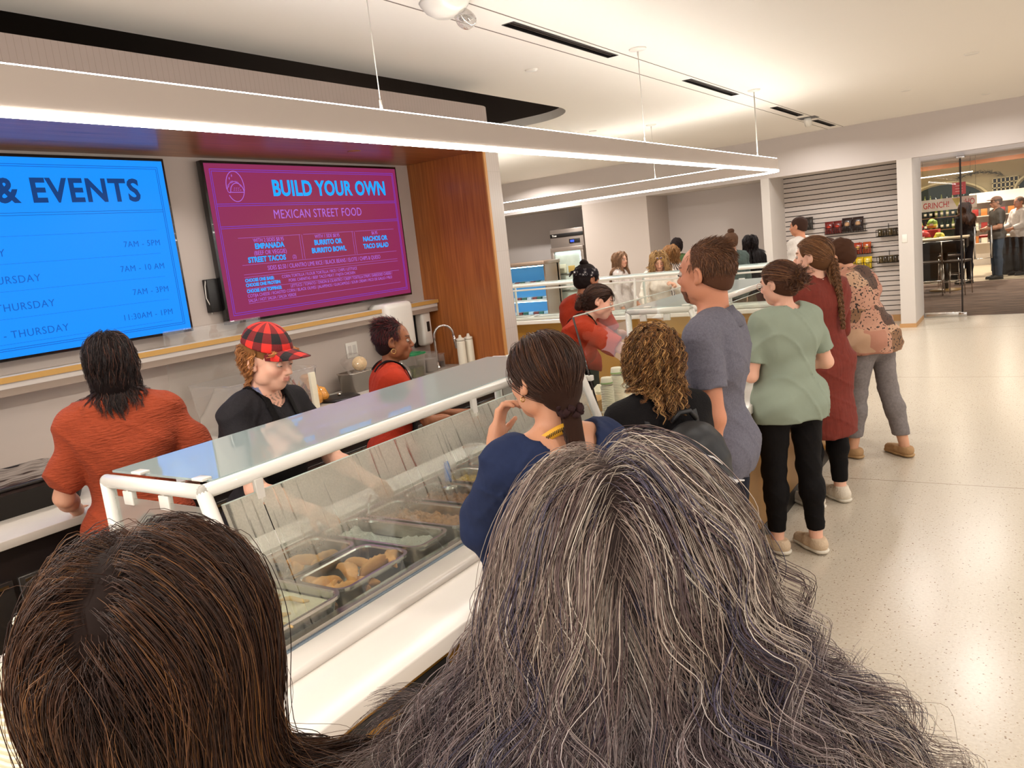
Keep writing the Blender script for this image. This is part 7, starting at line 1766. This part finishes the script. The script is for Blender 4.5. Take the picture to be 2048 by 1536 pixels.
# ================================================================== 8. bent figure in patchwork jacket
def patch_person():
    s = Person((-1.0, 6.15, 0), (-.90, .42), 1.66, 'person bending forward in a pink and brown patchwork jacket and grey jeans', 'f', 1.0, lean=20, head=(10, 14, 0),
               arms={'L': ((-.1, .8, -.6), (.1, .9, -.2)), 'R': ((.25, .55, -.8), (-.3, .9, .1))}, res=.012, fine=None, headfine=False, feet={'L': (-.12, .10, 0), 'R': (.12, -.16, -15, 0, .03)})
    s.body(); k = s.k
    m = mat('patchwork_cloth', rgb(200, 150, 130), .85, bump=(14, .4))
    tc = N(m, 'ShaderNodeTexCoord'); v = N(m, 'ShaderNodeTexVoronoi', distance='CHEBYCHEV'); v.inputs['Scale'].default_value = 7; v.inputs['Randomness'].default_value = .45; LK(m, tc.outputs['Object'], v.inputs['Vector'])
    sc = N(m, 'ShaderNodeSeparateColor'); LK(m, v.outputs['Color'], sc.inputs[0]); cr = N(m, 'ShaderNodeValToRGB'); cr.color_ramp.interpolation = 'CONSTANT'
    els = [(0, rgb(176, 122, 100)), (.35, rgb(86, 62, 50)), (.55, rgb(186, 138, 114)), (.75, rgb(134, 98, 70)), (.9, rgb(190, 152, 122))]
    for p_, c_ in els[1:-1]: cr.color_ramp.elements.new(p_)
    for e_, (p_, c_) in zip(cr.color_ramp.elements, els): e_.position = p_; e_.color = c_
    LK(m, sc.outputs[0], cr.inputs[0]); n2 = N(m, 'ShaderNodeTexNoise'); n2.inputs['Scale'].default_value = 60; n2.inputs['Detail'].default_value = 1; LK(m, tc.outputs['Object'], n2.inputs['Vector'])
    gt = N(m, 'ShaderNodeMath', operation='GREATER_THAN'); gt.inputs[1].default_value = .61; LK(m, n2.outputs[0], gt.inputs[0]); g2 = N(m, 'ShaderNodeMath', operation='MULTIPLY'); LK(m, gt.outputs[0], g2.inputs[0])
    g3 = N(m, 'ShaderNodeMath', operation='GREATER_THAN'); g3.inputs[1].default_value = .5; LK(m, sc.outputs[1], g3.inputs[0]); LK(m, g3.outputs[0], g2.inputs[1])
    mx = N(m, 'ShaderNodeMix', data_type='RGBA'); LK(m, g2.outputs[0], mx.inputs[0]); LK(m, cr.outputs[0], mx.inputs[6]); mx.inputs[7].default_value = rgb(50, 38, 34); LK(m, mx.outputs[2], PB(m).inputs['Base Color'])
    def ex(G): G.cone(s.tp(0, -.01, .10), s.pel+np.array([0, -.03, -.16])*k, .14*k, .165*k, .06)
    s.shirt(m, .022, 1.8, .070, .055, hem=-.6, cuts=[('h', ((0, 0, -1.), (0, 0, .81*k)), .004, '', None)], neck=.055, name='jacket', extra=ex, disp=s.folds(.010, .9))
    s.trousers(cloth('grey_jeans', rgb(126, 118, 116), nz=(60, .15)), .010, .16, loose=.008); s.shoes(mat('tan_suede', rgb(176, 138, 96), .85, bump=(90, .3)), M_gsole, high=.075)
    s.cap(M_hairm, .014, col=lambda V: np.tile(C(70, 44, 30), (len(V), 1)), low=-.08, disp=s.folds(.004, 2))
# ================================================================== staff
def knit_woman():
    s = Person((-2.935, 1.64, 0), (-.90, .44), 1.68, 'person in a rust-orange knit sweater and black apron seen from behind at the back counter', 'f', 1.02, head=(-14, 6, 0), belly=.010,
               arms={'L': ((-.28, .12, -.95), (.1, .75, -.35)), 'R': ((.46, -.04, -.88), (-.10, .85, -.35), (-.2, .9, -.4), (0, 0, -1), .8)}, res=.009, fine=None, headfine=False, skin=(214, 158, 130))
    s.body(); k = s.k
    M_k = mat('rust_sweater', rgb(156, 62, 29), .9, noise=(70, .07), bump=(30, .9, (1.2, 1.2, 5)))
    def ex(G):
        for sd in 'LR':
            sh, el, wr, a = s.arm[sd]; G.ell(sh+(el-sh)*.62, A3([.075, .072, .085])*k, None, .03)
    s.shirt(M_k, .017, .84, .072, .054, hem=-.04, neck=.058, name='sweater', extra=ex, disp=s.folds(.008, .8))
    s.trousers(M_blackp, .014, .1); s.shoes(M_black, M_black)
    G = Field(); G.ops = list(s.last.ops)
    overlay(s, 'apron', M_apron, lambda x, y, z: (z > .045) & (z < .085), .006, .004)
    ap = MB(); c = s.tp(.02, -.155, .06)
    for a_, L_ in ((-.6, .08), (.5, .10), (-.15, .22), (.25, .2)):
        d = s.T@np.array([math.sin(a_), -.15, -math.cos(a_)]); ap.tube([tuple(c), tuple(c+d*L_*.5+[0, 0, .01]), tuple(c+d*L_)], [.012, .018, .012], 6)
    ap.build('apron_bow', M_apron, s.root)
    def exs(Gf): Gf.cone(s.tp(0, 0.03, .0), s.tp(0, .03, -.42), .15*k, .17*k, .05)
    s.garment('apron_skirt', ('pelvis',), .02, M_apron, exs, [('h', (s.up, s.tp(0, 0, .03)), .004, '', None), ('h', ((0, 0, -1.), (0, 0, .5)), .003, '', None), ('h', (tuple(s.T@np.array([0, -1., 0])), s.tp(0, -.07, 0)), .004, '', None)], .012)
    R_ = np.random.default_rng(12); F = headfield(s, off=.016); n = 520; colr = C(28, 14, 13)
    G = Field(); G.ell(s.H(0, -.022, .034), A3([.080, .099, .087])*k, s.hr, 0); G.ell(s.H(0, -.04, -.06), A3([.074, .060, .09])*k, s.hr, .04); G.cut_ell(s.H(0, .12, -.04), A3([.075, .085, .12])*k, s.hr, .02)
    V, Fc = surface(G, s.hc-.3, s.hc+.25, .009); np_mesh('hair_mass', V, Fc, M_hairm, s.root, np.tile(colr*.6, (len(V), 1)))
    rt = roots(s, n, rs=R_, hairline=-.01); ph = R_.uniform(0, 6.28, n); lay = R_.random(n); side = np.sign(rt[:, 0]); right = s.hr@np.array([1., 0, 0]); fwd = s.hr@np.array([0, 1., 0]); L = R_.uniform(.75, 1.1, n)
    def dirf(p, t, i):
        q = p-s.hc; qn = q/np.linalg.norm(q, axis=1, keepdims=True); w = np.zeros_like(p); w[:, 2] = -1; w += qn*.5*max(0, 1-t*3)
        a = ph+t*12; w += (np.sin(a)*.55*min(1, t*2))[:, None]*right+(np.cos(a)*.4*min(1, t*2))[:, None]*fwd; return w
    g = flow(s, rt, 17, .0110*L*k, dirf, F, lambda t: .003+.009*lay, mom=.55)
    P = strands(g, 9, .004, .5, .0015, 10, R_); tubes(P, taper(P.shape[1], .0009, .35), cmix(colr, .3, len(P), R_, [(C(84, 50, 38), .15)]), M_hair, 'hair', s.root)
def cap_woman():
    s = Person((-2.55, 1.965, 0), (.86, .10), 1.63, 'person in a red and black plaid cap and charcoal v-neck shirt behind the misted glass', 'f', 1.06, lean=8, head=(4, 12, 0),
               arms={'L': ((-.20, .40, -.9), (.25, .9, -.3), (.25, .9, -.3), (0, 0, -1), .6), 'R': ((.22, .38, -.9), (-.15, .9, -.35), (-.1, .9, -.4), (0, 0, -1), .6)}, res=.0075, fine=.0032, skin=(236, 180, 154), lips=(206, 134, 118), lids=1.0, brow=(186, 130, 86), iris=(60, 70, 70))
    def tat(col, V, q):
        tq = ((V-s.pel)@s.T)/s.k
        m_ = (np.abs(tq[:, 0]) < .085) & (tq[:, 1] > .03) & (tq[:, 2] > .33) & (tq[:, 2] < .50)
        n_ = np.sin(V[:, 0]*260+np.sin(V[:, 2]*190)*2)*np.sin(V[:, 2]*240+np.sin(V[:, 1]*170)*2); col[m_ & (n_ > .25)] *= .45
        m2 = (tq[:, 0] > .045) & (tq[:, 2] > .45) & (tq[:, 2] < .53) & (tq[:, 1] < .03); col[m2] = C(110, 116, 150)*(1+.3*n_[m2, None])
    s.tattoo = tat
    s.body(); k = s.k
    s.shirt(cloth('charcoal_tee', rgb(34, 31, 34), nz=(90, .12)), .014, .85, .066, .062, hem=-.10, neck=.066, nz=.485, vneck=.10, name='shirt', disp=s.folds(.006, .9))
    G0 = s.last
    overlay(s, 'apron_straps', M_apron, lambda x, y, z: (np.abs(np.abs(x)-(.060+.10*np.clip(.44-z, 0, .4)*.2)) < .017) & (y > -.05) & (z > .20), .005, .003, .006)
    overlay(s, 'apron', M_apron, lambda x, y, z: (np.abs(x) < .12) & (y > .02) & (z < .22), .006, .003)
    s.trousers(M_blackp, .014, .1); s.shoes(M_black, M_black)
    # print on the chest
    mb = MB(); c = s.tp(-.085, .142, .235)
    for i in range(5):
        mb.tube([tuple(c+s.T@np.array([.012*i, .0, .008*math.sin(i*2)])), tuple(c+s.T@np.array([.012*i+.006, .001, .014*math.cos(i*1.7)]))], .0018, 5)
    mb.build('shirt_print', M_wframe, s.root)
    R_ = np.random.default_rng(2); colr = C(196, 132, 76)
    s.cap(M_hairm, .006, col=lambda V: np.tile(colr*.4, (len(V), 1)), low=-.045)
    n = 240; rt = roots(s, 1600, rs=R_, hairline=-.012); rt = rt[(rt[:, 2] < .05) & (rt[:, 1] < -.0)][:n]; n = len(rt); ph = R_.uniform(0, 6.28, n); lay = R_.random(n); right = s.hr@np.array([1., 0, 0]); fwd = s.hr@np.array([0, 1., 0]); F = headfield(s, off=.01)
    def dirf(p, t, i):
        w = np.zeros_like(p); w[:, 2] = -.7; a = ph+t*16; w += (np.sin(a)*1.)[:, None]*right+(np.cos(a)*1.)[:, None]*fwd+s.hr@np.array([0, -.3, 0]); return w
    g = flow(s, rt, 16, .0065*k, dirf, F, lambda t: .004+.010*lay, mom=.45); P = strands(g, 9, .003, .3, .001, 12, R_)
    tubes(P, taper(P.shape[1], .0008, .5), cmix(colr, .25, len(P), R_, [(C(130, 80, 44), .3)]), M_hair, 'hair', s.root)
    # fringe under the bill
    n = 130; x = R_.uniform(-.06, .06, n); p0 = np.stack([x, .078-.35*x**2*8, .062+0*x], 1); P = []
    t = np.linspace(0, 1, 12)
    for i in range(n): P.append((p0[i]+np.stack([.010*np.sin(t*9+i)+(x[i]*.5)*t, .012*np.sin(t*3)+.004*np.cos(t*11+i), -.018*t*(.6+.8*R_.random())], 1)))
    P = s.hc+(np.array(P)*k)@s.hr.T; tubes(P.astype(f32), .0010, cmix(colr, .25, n, R_), M_hair, 'fringe', s.root)
    # plaid cap
    m = mat('plaid_cloth', rgb(200, 30, 24), .85, bump=(200, .3)); tc = N(m, 'ShaderNodeTexCoord'); sp = N(m, 'ShaderNodeSeparateXYZ')
    at = N(m, 'ShaderNodeAttribute'); at.attribute_name = 'Col'; LK(m, at.outputs['Vector'], sp.inputs[0])
    ws = []
    for o_ in ('X', 'Y'):
        f_ = N(m, 'ShaderNodeMath', operation='PINGPONG'); f_.inputs[1].default_value = .036; LK(m, sp.outputs[o_], f_.inputs[0]); g_ = N(m, 'ShaderNodeMath', operation='GREATER_THAN'); g_.inputs[1].default_value = .018; LK(m, f_.outputs[0], g_.inputs[0]); ws.append(g_)
    ad = N(m, 'ShaderNodeMath', operation='ADD'); LK(m, ws[0].outputs[0], ad.inputs[0]); LK(m, ws[1].outputs[0], ad.inputs[1]); dv = N(m, 'ShaderNodeMath', operation='MULTIPLY'); dv.inputs[1].default_value = .5; LK(m, ad.outputs[0], dv.inputs[0])
    cr = N(m, 'ShaderNodeValToRGB'); cr.color_ramp.interpolation = 'CONSTANT'; cr.color_ramp.elements[0].color = rgb(222, 44, 34); e_ = cr.color_ramp.elements.new(.3); e_.color = rgb(110, 20, 22); cr.color_ramp.elements[2].position = .8; cr.color_ramp.elements[2].color = rgb(24, 16, 18)
    LK(m, dv.outputs[0], cr.inputs[0]); LK(m, cr.outputs[0], PB(m).inputs['Base Color'])
    capo = empty('plaid_cap', (0, 0, 0)); capo.parent = s.root
    G = Field(); G.ell(s.H(0, -.014, .045), A3([.094, .114, .108])*k, s.hr, 0); G.half(tuple(s.hr@nrm([0, -.12, -1.])), tuple(s.H(0, 0, .056)), .003)
    V, Fc = surface(G, s.hc-.05, s.hc+.25, .006); q = (V-s.hc)@s.hr/k; an = np.arctan2(q[:, 0], q[:, 1]+.012)*.09+1; co = np.stack([an, q[:, 2]+1.01, 0*an], 1)
    np_mesh('crown', V, Fc, m, capo, co)
    V = []; Fq = []; nn, mm = 18, 8; cc = []
    for lay_ in (0, 1):
        for j in range(mm+1):
            for i in range(nn+1):
                u = -1+2*i/nn; v = j/mm; a = u*1.15; x = .088*math.sin(a)*(1-.12*v); y = .088*math.cos(a)*1.05+v*.095*max(0, 1-u*u)**.5; z = .066-.022*u*u-.004*v-.006*v*u*u*3-lay_*.004
                V.append(tuple(s.H(x, y+.006, z))); cc.append((x+1, y+1.0, 0))
    o1 = (nn+1)*(mm+1)
    for j in range(mm):
        for i in range(nn):
            a = j*(nn+1)+i; Fq += [(a, a+1, a+nn+2, a+nn+1), (o1+a, o1+a+nn+1, o1+a+nn+2, o1+a+1)]
    for i in range(nn): a = mm*(nn+1)+i; Fq.append((a, a+1, o1+a+1, o1+a))
    np_mesh('bill', V, np.array(Fq), m, capo, np.array(cc))
    ring_mesh(s, 'earring', s.H(-.080, .002, -.040), .004*k, M_steel, tuple(s.hr@np.array([0, 1., 0])))
def earring_woman():
    s = Person((-2.81, 2.99, 0), (.62, .74), 1.53, 'person with short dark red hair and hoop earring in an orange-red shirt', 'f', 1.0, lean=6, head=(-8, 2, 0),
               arms={'L': ((-.12, .5, -.85), (.2, .9, -.2)), 'R': ((.12, .5, -.85), (-.2, .9, -.2))}, res=.008, fine=.0035, skin=(138, 84, 54), lips=(130, 66, 54), brow=(40, 22, 16), lids=.6, iris=(40, 24, 16))
    s.body(); k = s.k
    s.shirt(cloth('orange_red_tee', rgb(168, 50, 28), nz=(60, .05)), .014, .85, .066, .062, hem=-.10, neck=.066, nz=.485, name='shirt', disp=s.folds(.006, .9))
    overlay(s, 'apron_straps', M_apron, lambda x, y, z: (np.abs(np.abs(x)-.062) < .017) & (z > .16) & ((y > -.04) | (z > .47)), .005, .003, .006)
    overlay(s, 'apron', M_apron, lambda x, y, z: (np.abs(x) < .12) & (y > .02) & (z < .20), .006, .003)
    s.trousers(M_blackp, .014, .1); s.shoes(M_black, M_black)
    short_hair(s, C(58, 20, 24), 4200, .017, .5, 2.4, .35, .0011, [(C(120, 36, 38), .28), (C(24, 12, 14), .25)], mass=C(34, 16, 16), low=-.05)
    for sx in (-1, 1): ring_mesh(s, 'hoop_earring', s.H(sx*.080, .0, -.050), .013*k, M_goldj, tuple(s.hr@nrm(np.array([1., .3, 0]))), .0018)
def bandana_person():
    s = Person((-2.97, 5.34, 0), (.30, .95), 1.66, 'person in a black paisley bandana and red shirt partly hidden by the leaning server', 'f', 1.0, lean=14, head=(-8, 14, 0),
               arms={'L': ((-.12, .5, -.85), (.2, .9, -.2)), 'R': ((.12, .5, -.85), (-.2, .9, -.2))}, res=.010, fine=.006, skin=(150, 94, 64))
    s.body(); k = s.k
    s.shirt(cloth('brick_tee', rgb(156, 48, 24)), .014, .85, .068, .064, name='shirt', disp=s.folds(.006, .9)); s.trousers(M_blackp, .012, .1); s.shoes(M_black, M_black)
    s.cap(M_hairm, .012, col=lambda V: np.tile(C(24, 15, 14), (len(V), 1)), low=-.06, disp=s.folds(.003, 3))
    G = Field(); G.ell(s.H(0, -.06, .125), A3([.034, .036, .028])*k, s.hr, 0); V, Fc = surface(G, s.hc-.1, s.hc+.3, .006, disp=s.folds(.004, 3)); np_mesh('hair_bun', V, Fc, M_hairm, s.root, np.tile(C(28, 17, 14), (len(V), 1)))
    m = mat('paisley', rgb(22, 18, 22), .9, spec=.15); tc = N(m, 'ShaderNodeTexCoord'); v = N(m, 'ShaderNodeTexVoronoi', feature='F1'); v.inputs['Scale'].default_value = 34; LK(m, tc.outputs['Object'], v.inputs['Vector'])
    r_ = N(m, 'ShaderNodeValToRGB'); r_.color_ramp.interpolation = 'CONSTANT'; r_.color_ramp.elements[0].color = rgb(214, 208, 204); r_.color_ramp.elements[1].position = .18; r_.color_ramp.elements[1].color = rgb(24, 18, 22)
    e_ = r_.color_ramp.elements.new(.34); e_.color = rgb(150, 144, 144); e_ = r_.color_ramp.elements.new(.38); e_.color = rgb(24, 18, 22)
    LK(m, v.outputs['Distance'], r_.inputs[0]); LK(m, r_.outputs[0], PB(m).inputs['Base Color'])
    G = Field(); G.ell(s.H(0, -.016, .034), A3([.092, .110, .10])*k, s.hr, 0); up = s.hr@nrm([0, -.25, 1.]); G.half(tuple(up), tuple(s.H(0, 0, .095)), .004); G.half(tuple(-up), tuple(s.H(0, 0, .028)), .004)
    V, Fc = surface(G, s.hc-.2, s.hc+.25, .006); np_mesh('bandana', V, Fc, m, s.root)
    c = s.H(0, -.13, .04); mb = MB()
    for sx in (-1, 1): mb.tube([tuple(c), tuple(c+s.hr@np.array([sx*.02, -.015, -.012])), tuple(c+s.hr@np.array([sx*.03, -.02, -.05]))], [.008, .012, .004], 8)
    mb.build('bandana_knot', m, s.root)
def leaning_server():
    s = Person((-2.78, 4.64, 0), (.80, .55), 1.62, 'person in a red-orange shirt leaning forward over the counter with dark brown tied hair', 'f', 1.0, lean=36, twist=-8, head=(-6, 4, -8),
               arms={'L': ((-.1, .75, -.6), (.2, .85, -.4)), 'R': ((.35, .8, -.45), (.0, .95, -.3), (0, .9, -.4), (0, 0, -1), .5)}, res=.008, fine=.004, skin=(236, 178, 152), lids=1.0, brow=(70, 46, 34))
    s.body(); k = s.k
    s.shirt(cloth('vermilion_tee', rgb(168, 52, 26), nz=(60, .05)), .018, .92, .078, .080, hem=-.04, neck=.068, nz=.485, name='shirt', disp=s.folds(.009, .8), flare=.02)
    overlay(s, 'apron_strap', M_apron, lambda x, y, z: (np.abs(np.abs(x)-.060) < .014) & (z > .40), .005, .003, .006)
    s.trousers(cloth('dark_green_trousers', rgb(52, 62, 58)), .02, .1, waist=.02, loose=.02); s.shoes(M_black, M_black)
    tie = s.H(-.0, -.11, -.03); F = headfield(s, off=.012); R_ = np.random.default_rng(16); colr = C(62, 38, 28)
    s.cap(M_hairm, .009, col=lambda V: np.tile(colr*.5, (len(V), 1)), low=-.05)
    rt = roots(s, 380, rs=R_); g = flow(s, rt, 15, .0125*k, gather(s, tie, lambda p, t: R_.normal(size=p.shape)*.3, .03), F, lambda t: .009, mom=.35); g = off_face(s, g)
    P = strands(g, 7, .003, .2, .001, 8, R_); tubes(P, taper(P.shape[1], .0010, .6), cmix(colr, .25, len(P), R_, [(C(96, 62, 44), .2)]), M_hair, 'hair', s.root)
    G = Field(); G.ell(tie+s.hr@np.array([0, -.02, -.02]), A3([.045, .034, .048])*k, s.hr, 0); V, Fc = surface(G, tie-.12, tie+.12, .006, disp=s.folds(.004, 3)); np_mesh('hair_bun', V, Fc, M_hairm, s.root, np.tile(colr*.8, (len(V), 1)))
    # bangs
    n = 160; x = R_.uniform(-.055, .055, n); t = np.linspace(0, 1, 10); P = np.array([np.stack([x[i]+.2*x[i]*t, .055+.045*np.sin(t*1.7)-.1*x[i]**2*40*.1+0*t, .10-.065*t], 1) for i in range(n)])
    P = s.hc+(P*k)@s.hr.T; tubes(P.astype(f32), .0014, cmix(colr, .25, n, R_), M_hair, 'fringe', s.root)
# ================================================================== far visitors
def simple(loc, face, h, label, sex, top, hairc, hair='short', legs=None, arms=None, lean=0, head=(0, 0, 0), skin=(224, 168, 140), frac=1.85, w=1.0, extra=None, res=.012, sh=None, hem=-.10):
    s = Person(loc, face, h, label, sex, w, lean=lean, head=head, arms=arms, res=res, fine=.007, headfine=True, skin=skin)
    s.body(); s.shirt(top, .016, frac, .066, .052, name='shirt', hem=hem, disp=s.folds(.007, .9)); s.trousers(legs or M_blackp, .012, .08, loose=.01, res=.014); s.shoes(sh or M_black, M_black)
    if hair == 'short': s.cap(M_hairm, .008, col=lambda V: np.tile(hairc, (len(V), 1)), low=-.02, disp=s.folds(.002, 4), res=.008)
    elif hair == 'wavy': long_hair(s, hairc, 11, .9, [(hairc*.55, .4)], .016, 300)
    elif hair == 'bob': s.cap(M_hairm, .020, col=lambda V: np.tile(hairc, (len(V), 1))*(1+.3*np.sin(V[:, :1]*210+V[:, 2:]*60)), low=-.09, disp=s.folds(.006, 3), res=.008)
    elif hair == 'long': long_hair(s, hairc)
    if extra: extra(s)
    return s
def long_hair(s, c, length=24, wave=.3, alt=None, lift=.012, n=300, hl=0):
    R_ = np.random.default_rng(int(s.h*1000)); F = headfield(s, off=.016); k = s.k
    s.cap(M_hairm, .010, col=lambda V: np.tile(c*.5, (len(V), 1)), low=-.06, res=.008)
    rt = roots(s, n, rs=R_, hairline=-.0); ph = R_.uniform(0, 6.28, n); lay = R_.random(n); right = s.hr@np.array([1., 0, 0]); fwd = s.hr@np.array([0, 1., 0]); side = np.sign(rt[:, 0])
    def dirf(p, t, i):
        w = np.zeros_like(p); w[:, 2] = -1; ly = ((p-s.hc)@s.hr)[:, 1]/k; w += (side*(max(0, .9-t*6)+np.clip(ly*14+.3, 0, 1.6)*max(0, 1-t*2.2)))[:, None]*right; a = ph+t*10; w += (np.sin(a)*wave)[:, None]*right+(np.cos(a)*wave)[:, None]*fwd-.25*fwd*max(0, 1-t*3); return w
    g = flow(s, rt, length, .0145*k, dirf, F, lambda t: lift+.02*lay, mom=.5); P = strands(g, 6, .005, .2, .001, 8, R_)
    tubes(P, taper(P.shape[1], .0018, .5), cmix(c, .2, len(P), R_, alt), M_hair, 'hair', s.root)
def far_people():
    def sung(s):
        m_ = MB()
        for sx in (-1, 1): m_.tube([tuple(s.H(sx*(.030+.022*math.cos(a)), .075+.006*math.sin(a), .098+.014*math.sin(a))) for a in np.linspace(0, 5.9, 12)], .003, 6, closed=True)
        o = m_.build('sunglasses', mat('sunglass_frame', rgb(206, 176, 140), .3), s.root)
        l_ = MB()
        for sx in (-1, 1): l_.add([tuple(s.H(sx*(.030+.020*math.cos(a)), .077+.006*math.sin(a), .098+.013*math.sin(a))) for a in np.linspace(0, 5.9, 12)], [tuple(range(12))])
        l_.build('lens', mat('violet_lens', rgb(110, 116, 220), .08), o)
        long_hair(s, C(190, 150, 96), 17, .75, [(C(126, 90, 56), .4)], .02, 340)
    M_sheer = cloth('sheer_white_blouse', rgb(226, 212, 198), .7)
    simple((-4.15, 9.85, 0), (.45, -.89), 1.60, 'person with wavy blond hair and sunglasses on top, in a sheer white blouse, picking food', 'f', M_sheer, None, 'none', lean=12, head=(0, 26, 0), extra=sung, hem=-.14,
           arms={'R': ((.30, .35, -.9), (-.1, .75, -.65), (-.1, .6, -.8), (0, 0, -1), .5), 'L': ((-.3, .15, -.9), (.3, .75, .45), (.5, .6, .4), (.5, 0, -.5), .9)}, res=.010)
    simple((-5.05, 10.6, 0), (.75, .15), 1.60, 'person with very long straight light brown hair in a white top, turning away', 'f', cloth('white_top', rgb(218, 206, 200)), C(150, 112, 82), 'long', head=(-20, 0, 0), hem=-.16, arms={'R': ((.2, -.1, -1), (.1, .3, -.9)), 'L': ((-.2, .2, -1), (.2, .5, -.8))}, frac=1.9)
    mz = mat('zebra_print', rgb(210, 196, 186), .8); tc = N(mz, 'ShaderNodeTexCoord'); wv = N(mz, 'ShaderNodeTexWave'); wv.inputs['Scale'].default_value = 9; wv.inputs['Distortion'].default_value = 9; LK(mz, tc.outputs['Object'], wv.inputs['Vector'])
    cr = N(mz, 'ShaderNodeValToRGB'); cr.color_ramp.interpolation = 'CONSTANT'; cr.color_ramp.elements[0].color = rgb(52, 40, 40); cr.color_ramp.elements[1].position = .38; cr.color_ramp.elements[1].color = rgb(214, 198, 188); LK(mz, wv.outputs[0], cr.inputs[0]); LK(mz, cr.outputs[0], PB(mz).inputs['Base Color'])
    simple((-4.42, 11.0, 0), (-.6, .5), 1.61, 'person with short wavy blond hair in a black and white patterned top', 'f', mz, C(176, 124, 72), 'wavy')
    simple((-4.68, 11.9, 0), (-.4, .9), 1.70, 'person in a dark knit hat and green jacket behind the short-haired blond person', 'f', cloth('green_jacket', rgb(60, 78, 44)), C(26, 16, 16), 'bob')
    def topk(s):
        G = Field(); G.ell(s.H(0, -.03, .135), A3([.040, .045, .034])*s.k, s.hr, 0); V, Fc = surface(G, s.hc-.1, s.hc+.3, .008, disp=s.folds(.006, 3)); np_mesh('topknot', V, Fc, M_hairm, s.root, np.tile(C(74, 50, 36), (len(V), 1)))
        m_ = MB()
        for sx in (-1, 1): m_.tube([tuple(s.H(sx*.04, .10, .01)), tuple(s.H(sx*.078, .06, .01)), tuple(s.H(sx*.082, 0, .008))], .002, 6)
        m_.tube([tuple(s.H(-.04, .10, .01)), tuple(s.H(.04, .10, .01))], .002, 6); m_.build('glasses', M_black, s.root)
    simple((-3.38, 10.5, 0), (-.80, .55), 1.72, 'person with a topknot and glasses in a grey-green shirt beyond the polo-shirt man', 'm', cloth('grey_green_shirt', rgb(72, 84, 80)), C(88, 62, 46), 'short', extra=topk, head=(10, 0, 0))
    simple((-3.42, 11.5, 0), (-.4, .9), 1.63, 'person with long black hair in dark clothes in front of the framed board', 'f', cloth('dark_coat', rgb(14, 9, 10)), C(26, 14, 16), 'long', frac=1.9)
    simple((-2.64, 11.1, 0), (-.92, .2), 1.82, 'person in a white shirt with short dark brown hair passing the slatwall', 'm', cloth('white_shirt', rgb(220, 210, 202)), C(58, 38, 30), 'short', legs=cloth('navy_trousers', rgb(40, 40, 56)), skin=(204, 140, 108), w=1.02)
    simple((-1.45, 6.95, 0), (-.92, .25), 1.62, 'person with dark brown hair mostly hidden behind the braided customer', 'f', cloth('brown_top', rgb(112, 70, 56)), C(70, 46, 34), 'short')
    # inside the shop
    simple((-1.27, 19.6, 0), (-.7, .7), 1.72, 'person with long brown hair in black clothes just inside the glass door', 'f', cloth('black_jacket', rgb(16, 10, 10)), C(84, 52, 34), 'long', res=.016, legs=M_jeans)
    def fcap(s):
        G = Field(); G.ell(s.H(0, -.012, .045), A3([.090, .110, .085])*s.k, s.hr, 0); G.half(tuple(s.hr@nrm([0, -.1, -1.])), tuple(s.H(0, 0, .052)), .003); G.ell(s.H(0, .11, .055), A3([.07, .07, .010])*s.k, s.hr, .01)
        V, Fc = surface(G, s.hc-.1, s.hc+.25, .009); np_mesh('baseball_cap', V, Fc, cloth('faded_cap', rgb(176, 140, 124)), s.root)
        m_ = MB()
        for sx in (-1, 1): m_.tube([tuple(s.H(sx*.05, .10, .005)), tuple(s.H(sx*.080, 0, .005))], .003, 6).rbox(-.02, .02, -.003, .003, -.014, .014, .003, M=Matrix.Translation(s.H(sx*.03, .108, .003)) @ Matrix(s.hr.tolist()).to_4x4())
        m_.build('glasses', M_black, s.root)
    simple((-.72, 20.3, 0), (-.75, -.3), 1.78, 'person in a faded cap, grey shirt and blue jeans standing in the shop', 'm', cloth('grey_shirt', rgb(104, 98, 92)), C(120, 100, 86), 'short', frac=.8, extra=fcap, legs=cloth('blue_jeans', rgb(70, 84, 104)), arms={'L': ((-.15, .1, -1), (.5, .7, -.1)), 'R': ((.15, .1, -1), (-.5, .7, -.1))}, res=.015, w=1.08)
    simple((-.32, 21.0, 0), (-.75, -.6), 1.72, 'person in a white shirt and pinkish vest at the checkout table in the shop', 'm', cloth('white_shirt_b', rgb(222, 216, 214)), C(120, 96, 80), 'short', skin=(200, 140, 110), res=.016, arms={'L': ((-.1, .3, -1), (.2, .8, -.2)), 'R': ((.1, .3, -1), (-.2, .8, -.2))},
           extra=lambda s: overlay(s, 'vest', cloth('pinkish_vest', rgb(176, 140, 138)), lambda x, y, z: (z > -.02) & (z < .40) & (np.abs(x) < .13) & (y > -.5), .006, .003))
for _fn in (grey_woman, dark_woman, navy_woman, curly_woman, polo_man, green_woman, rust_woman, patch_person, knit_woman, cap_woman, earring_woman, bandana_person, leaning_server, far_people):
    _fn()
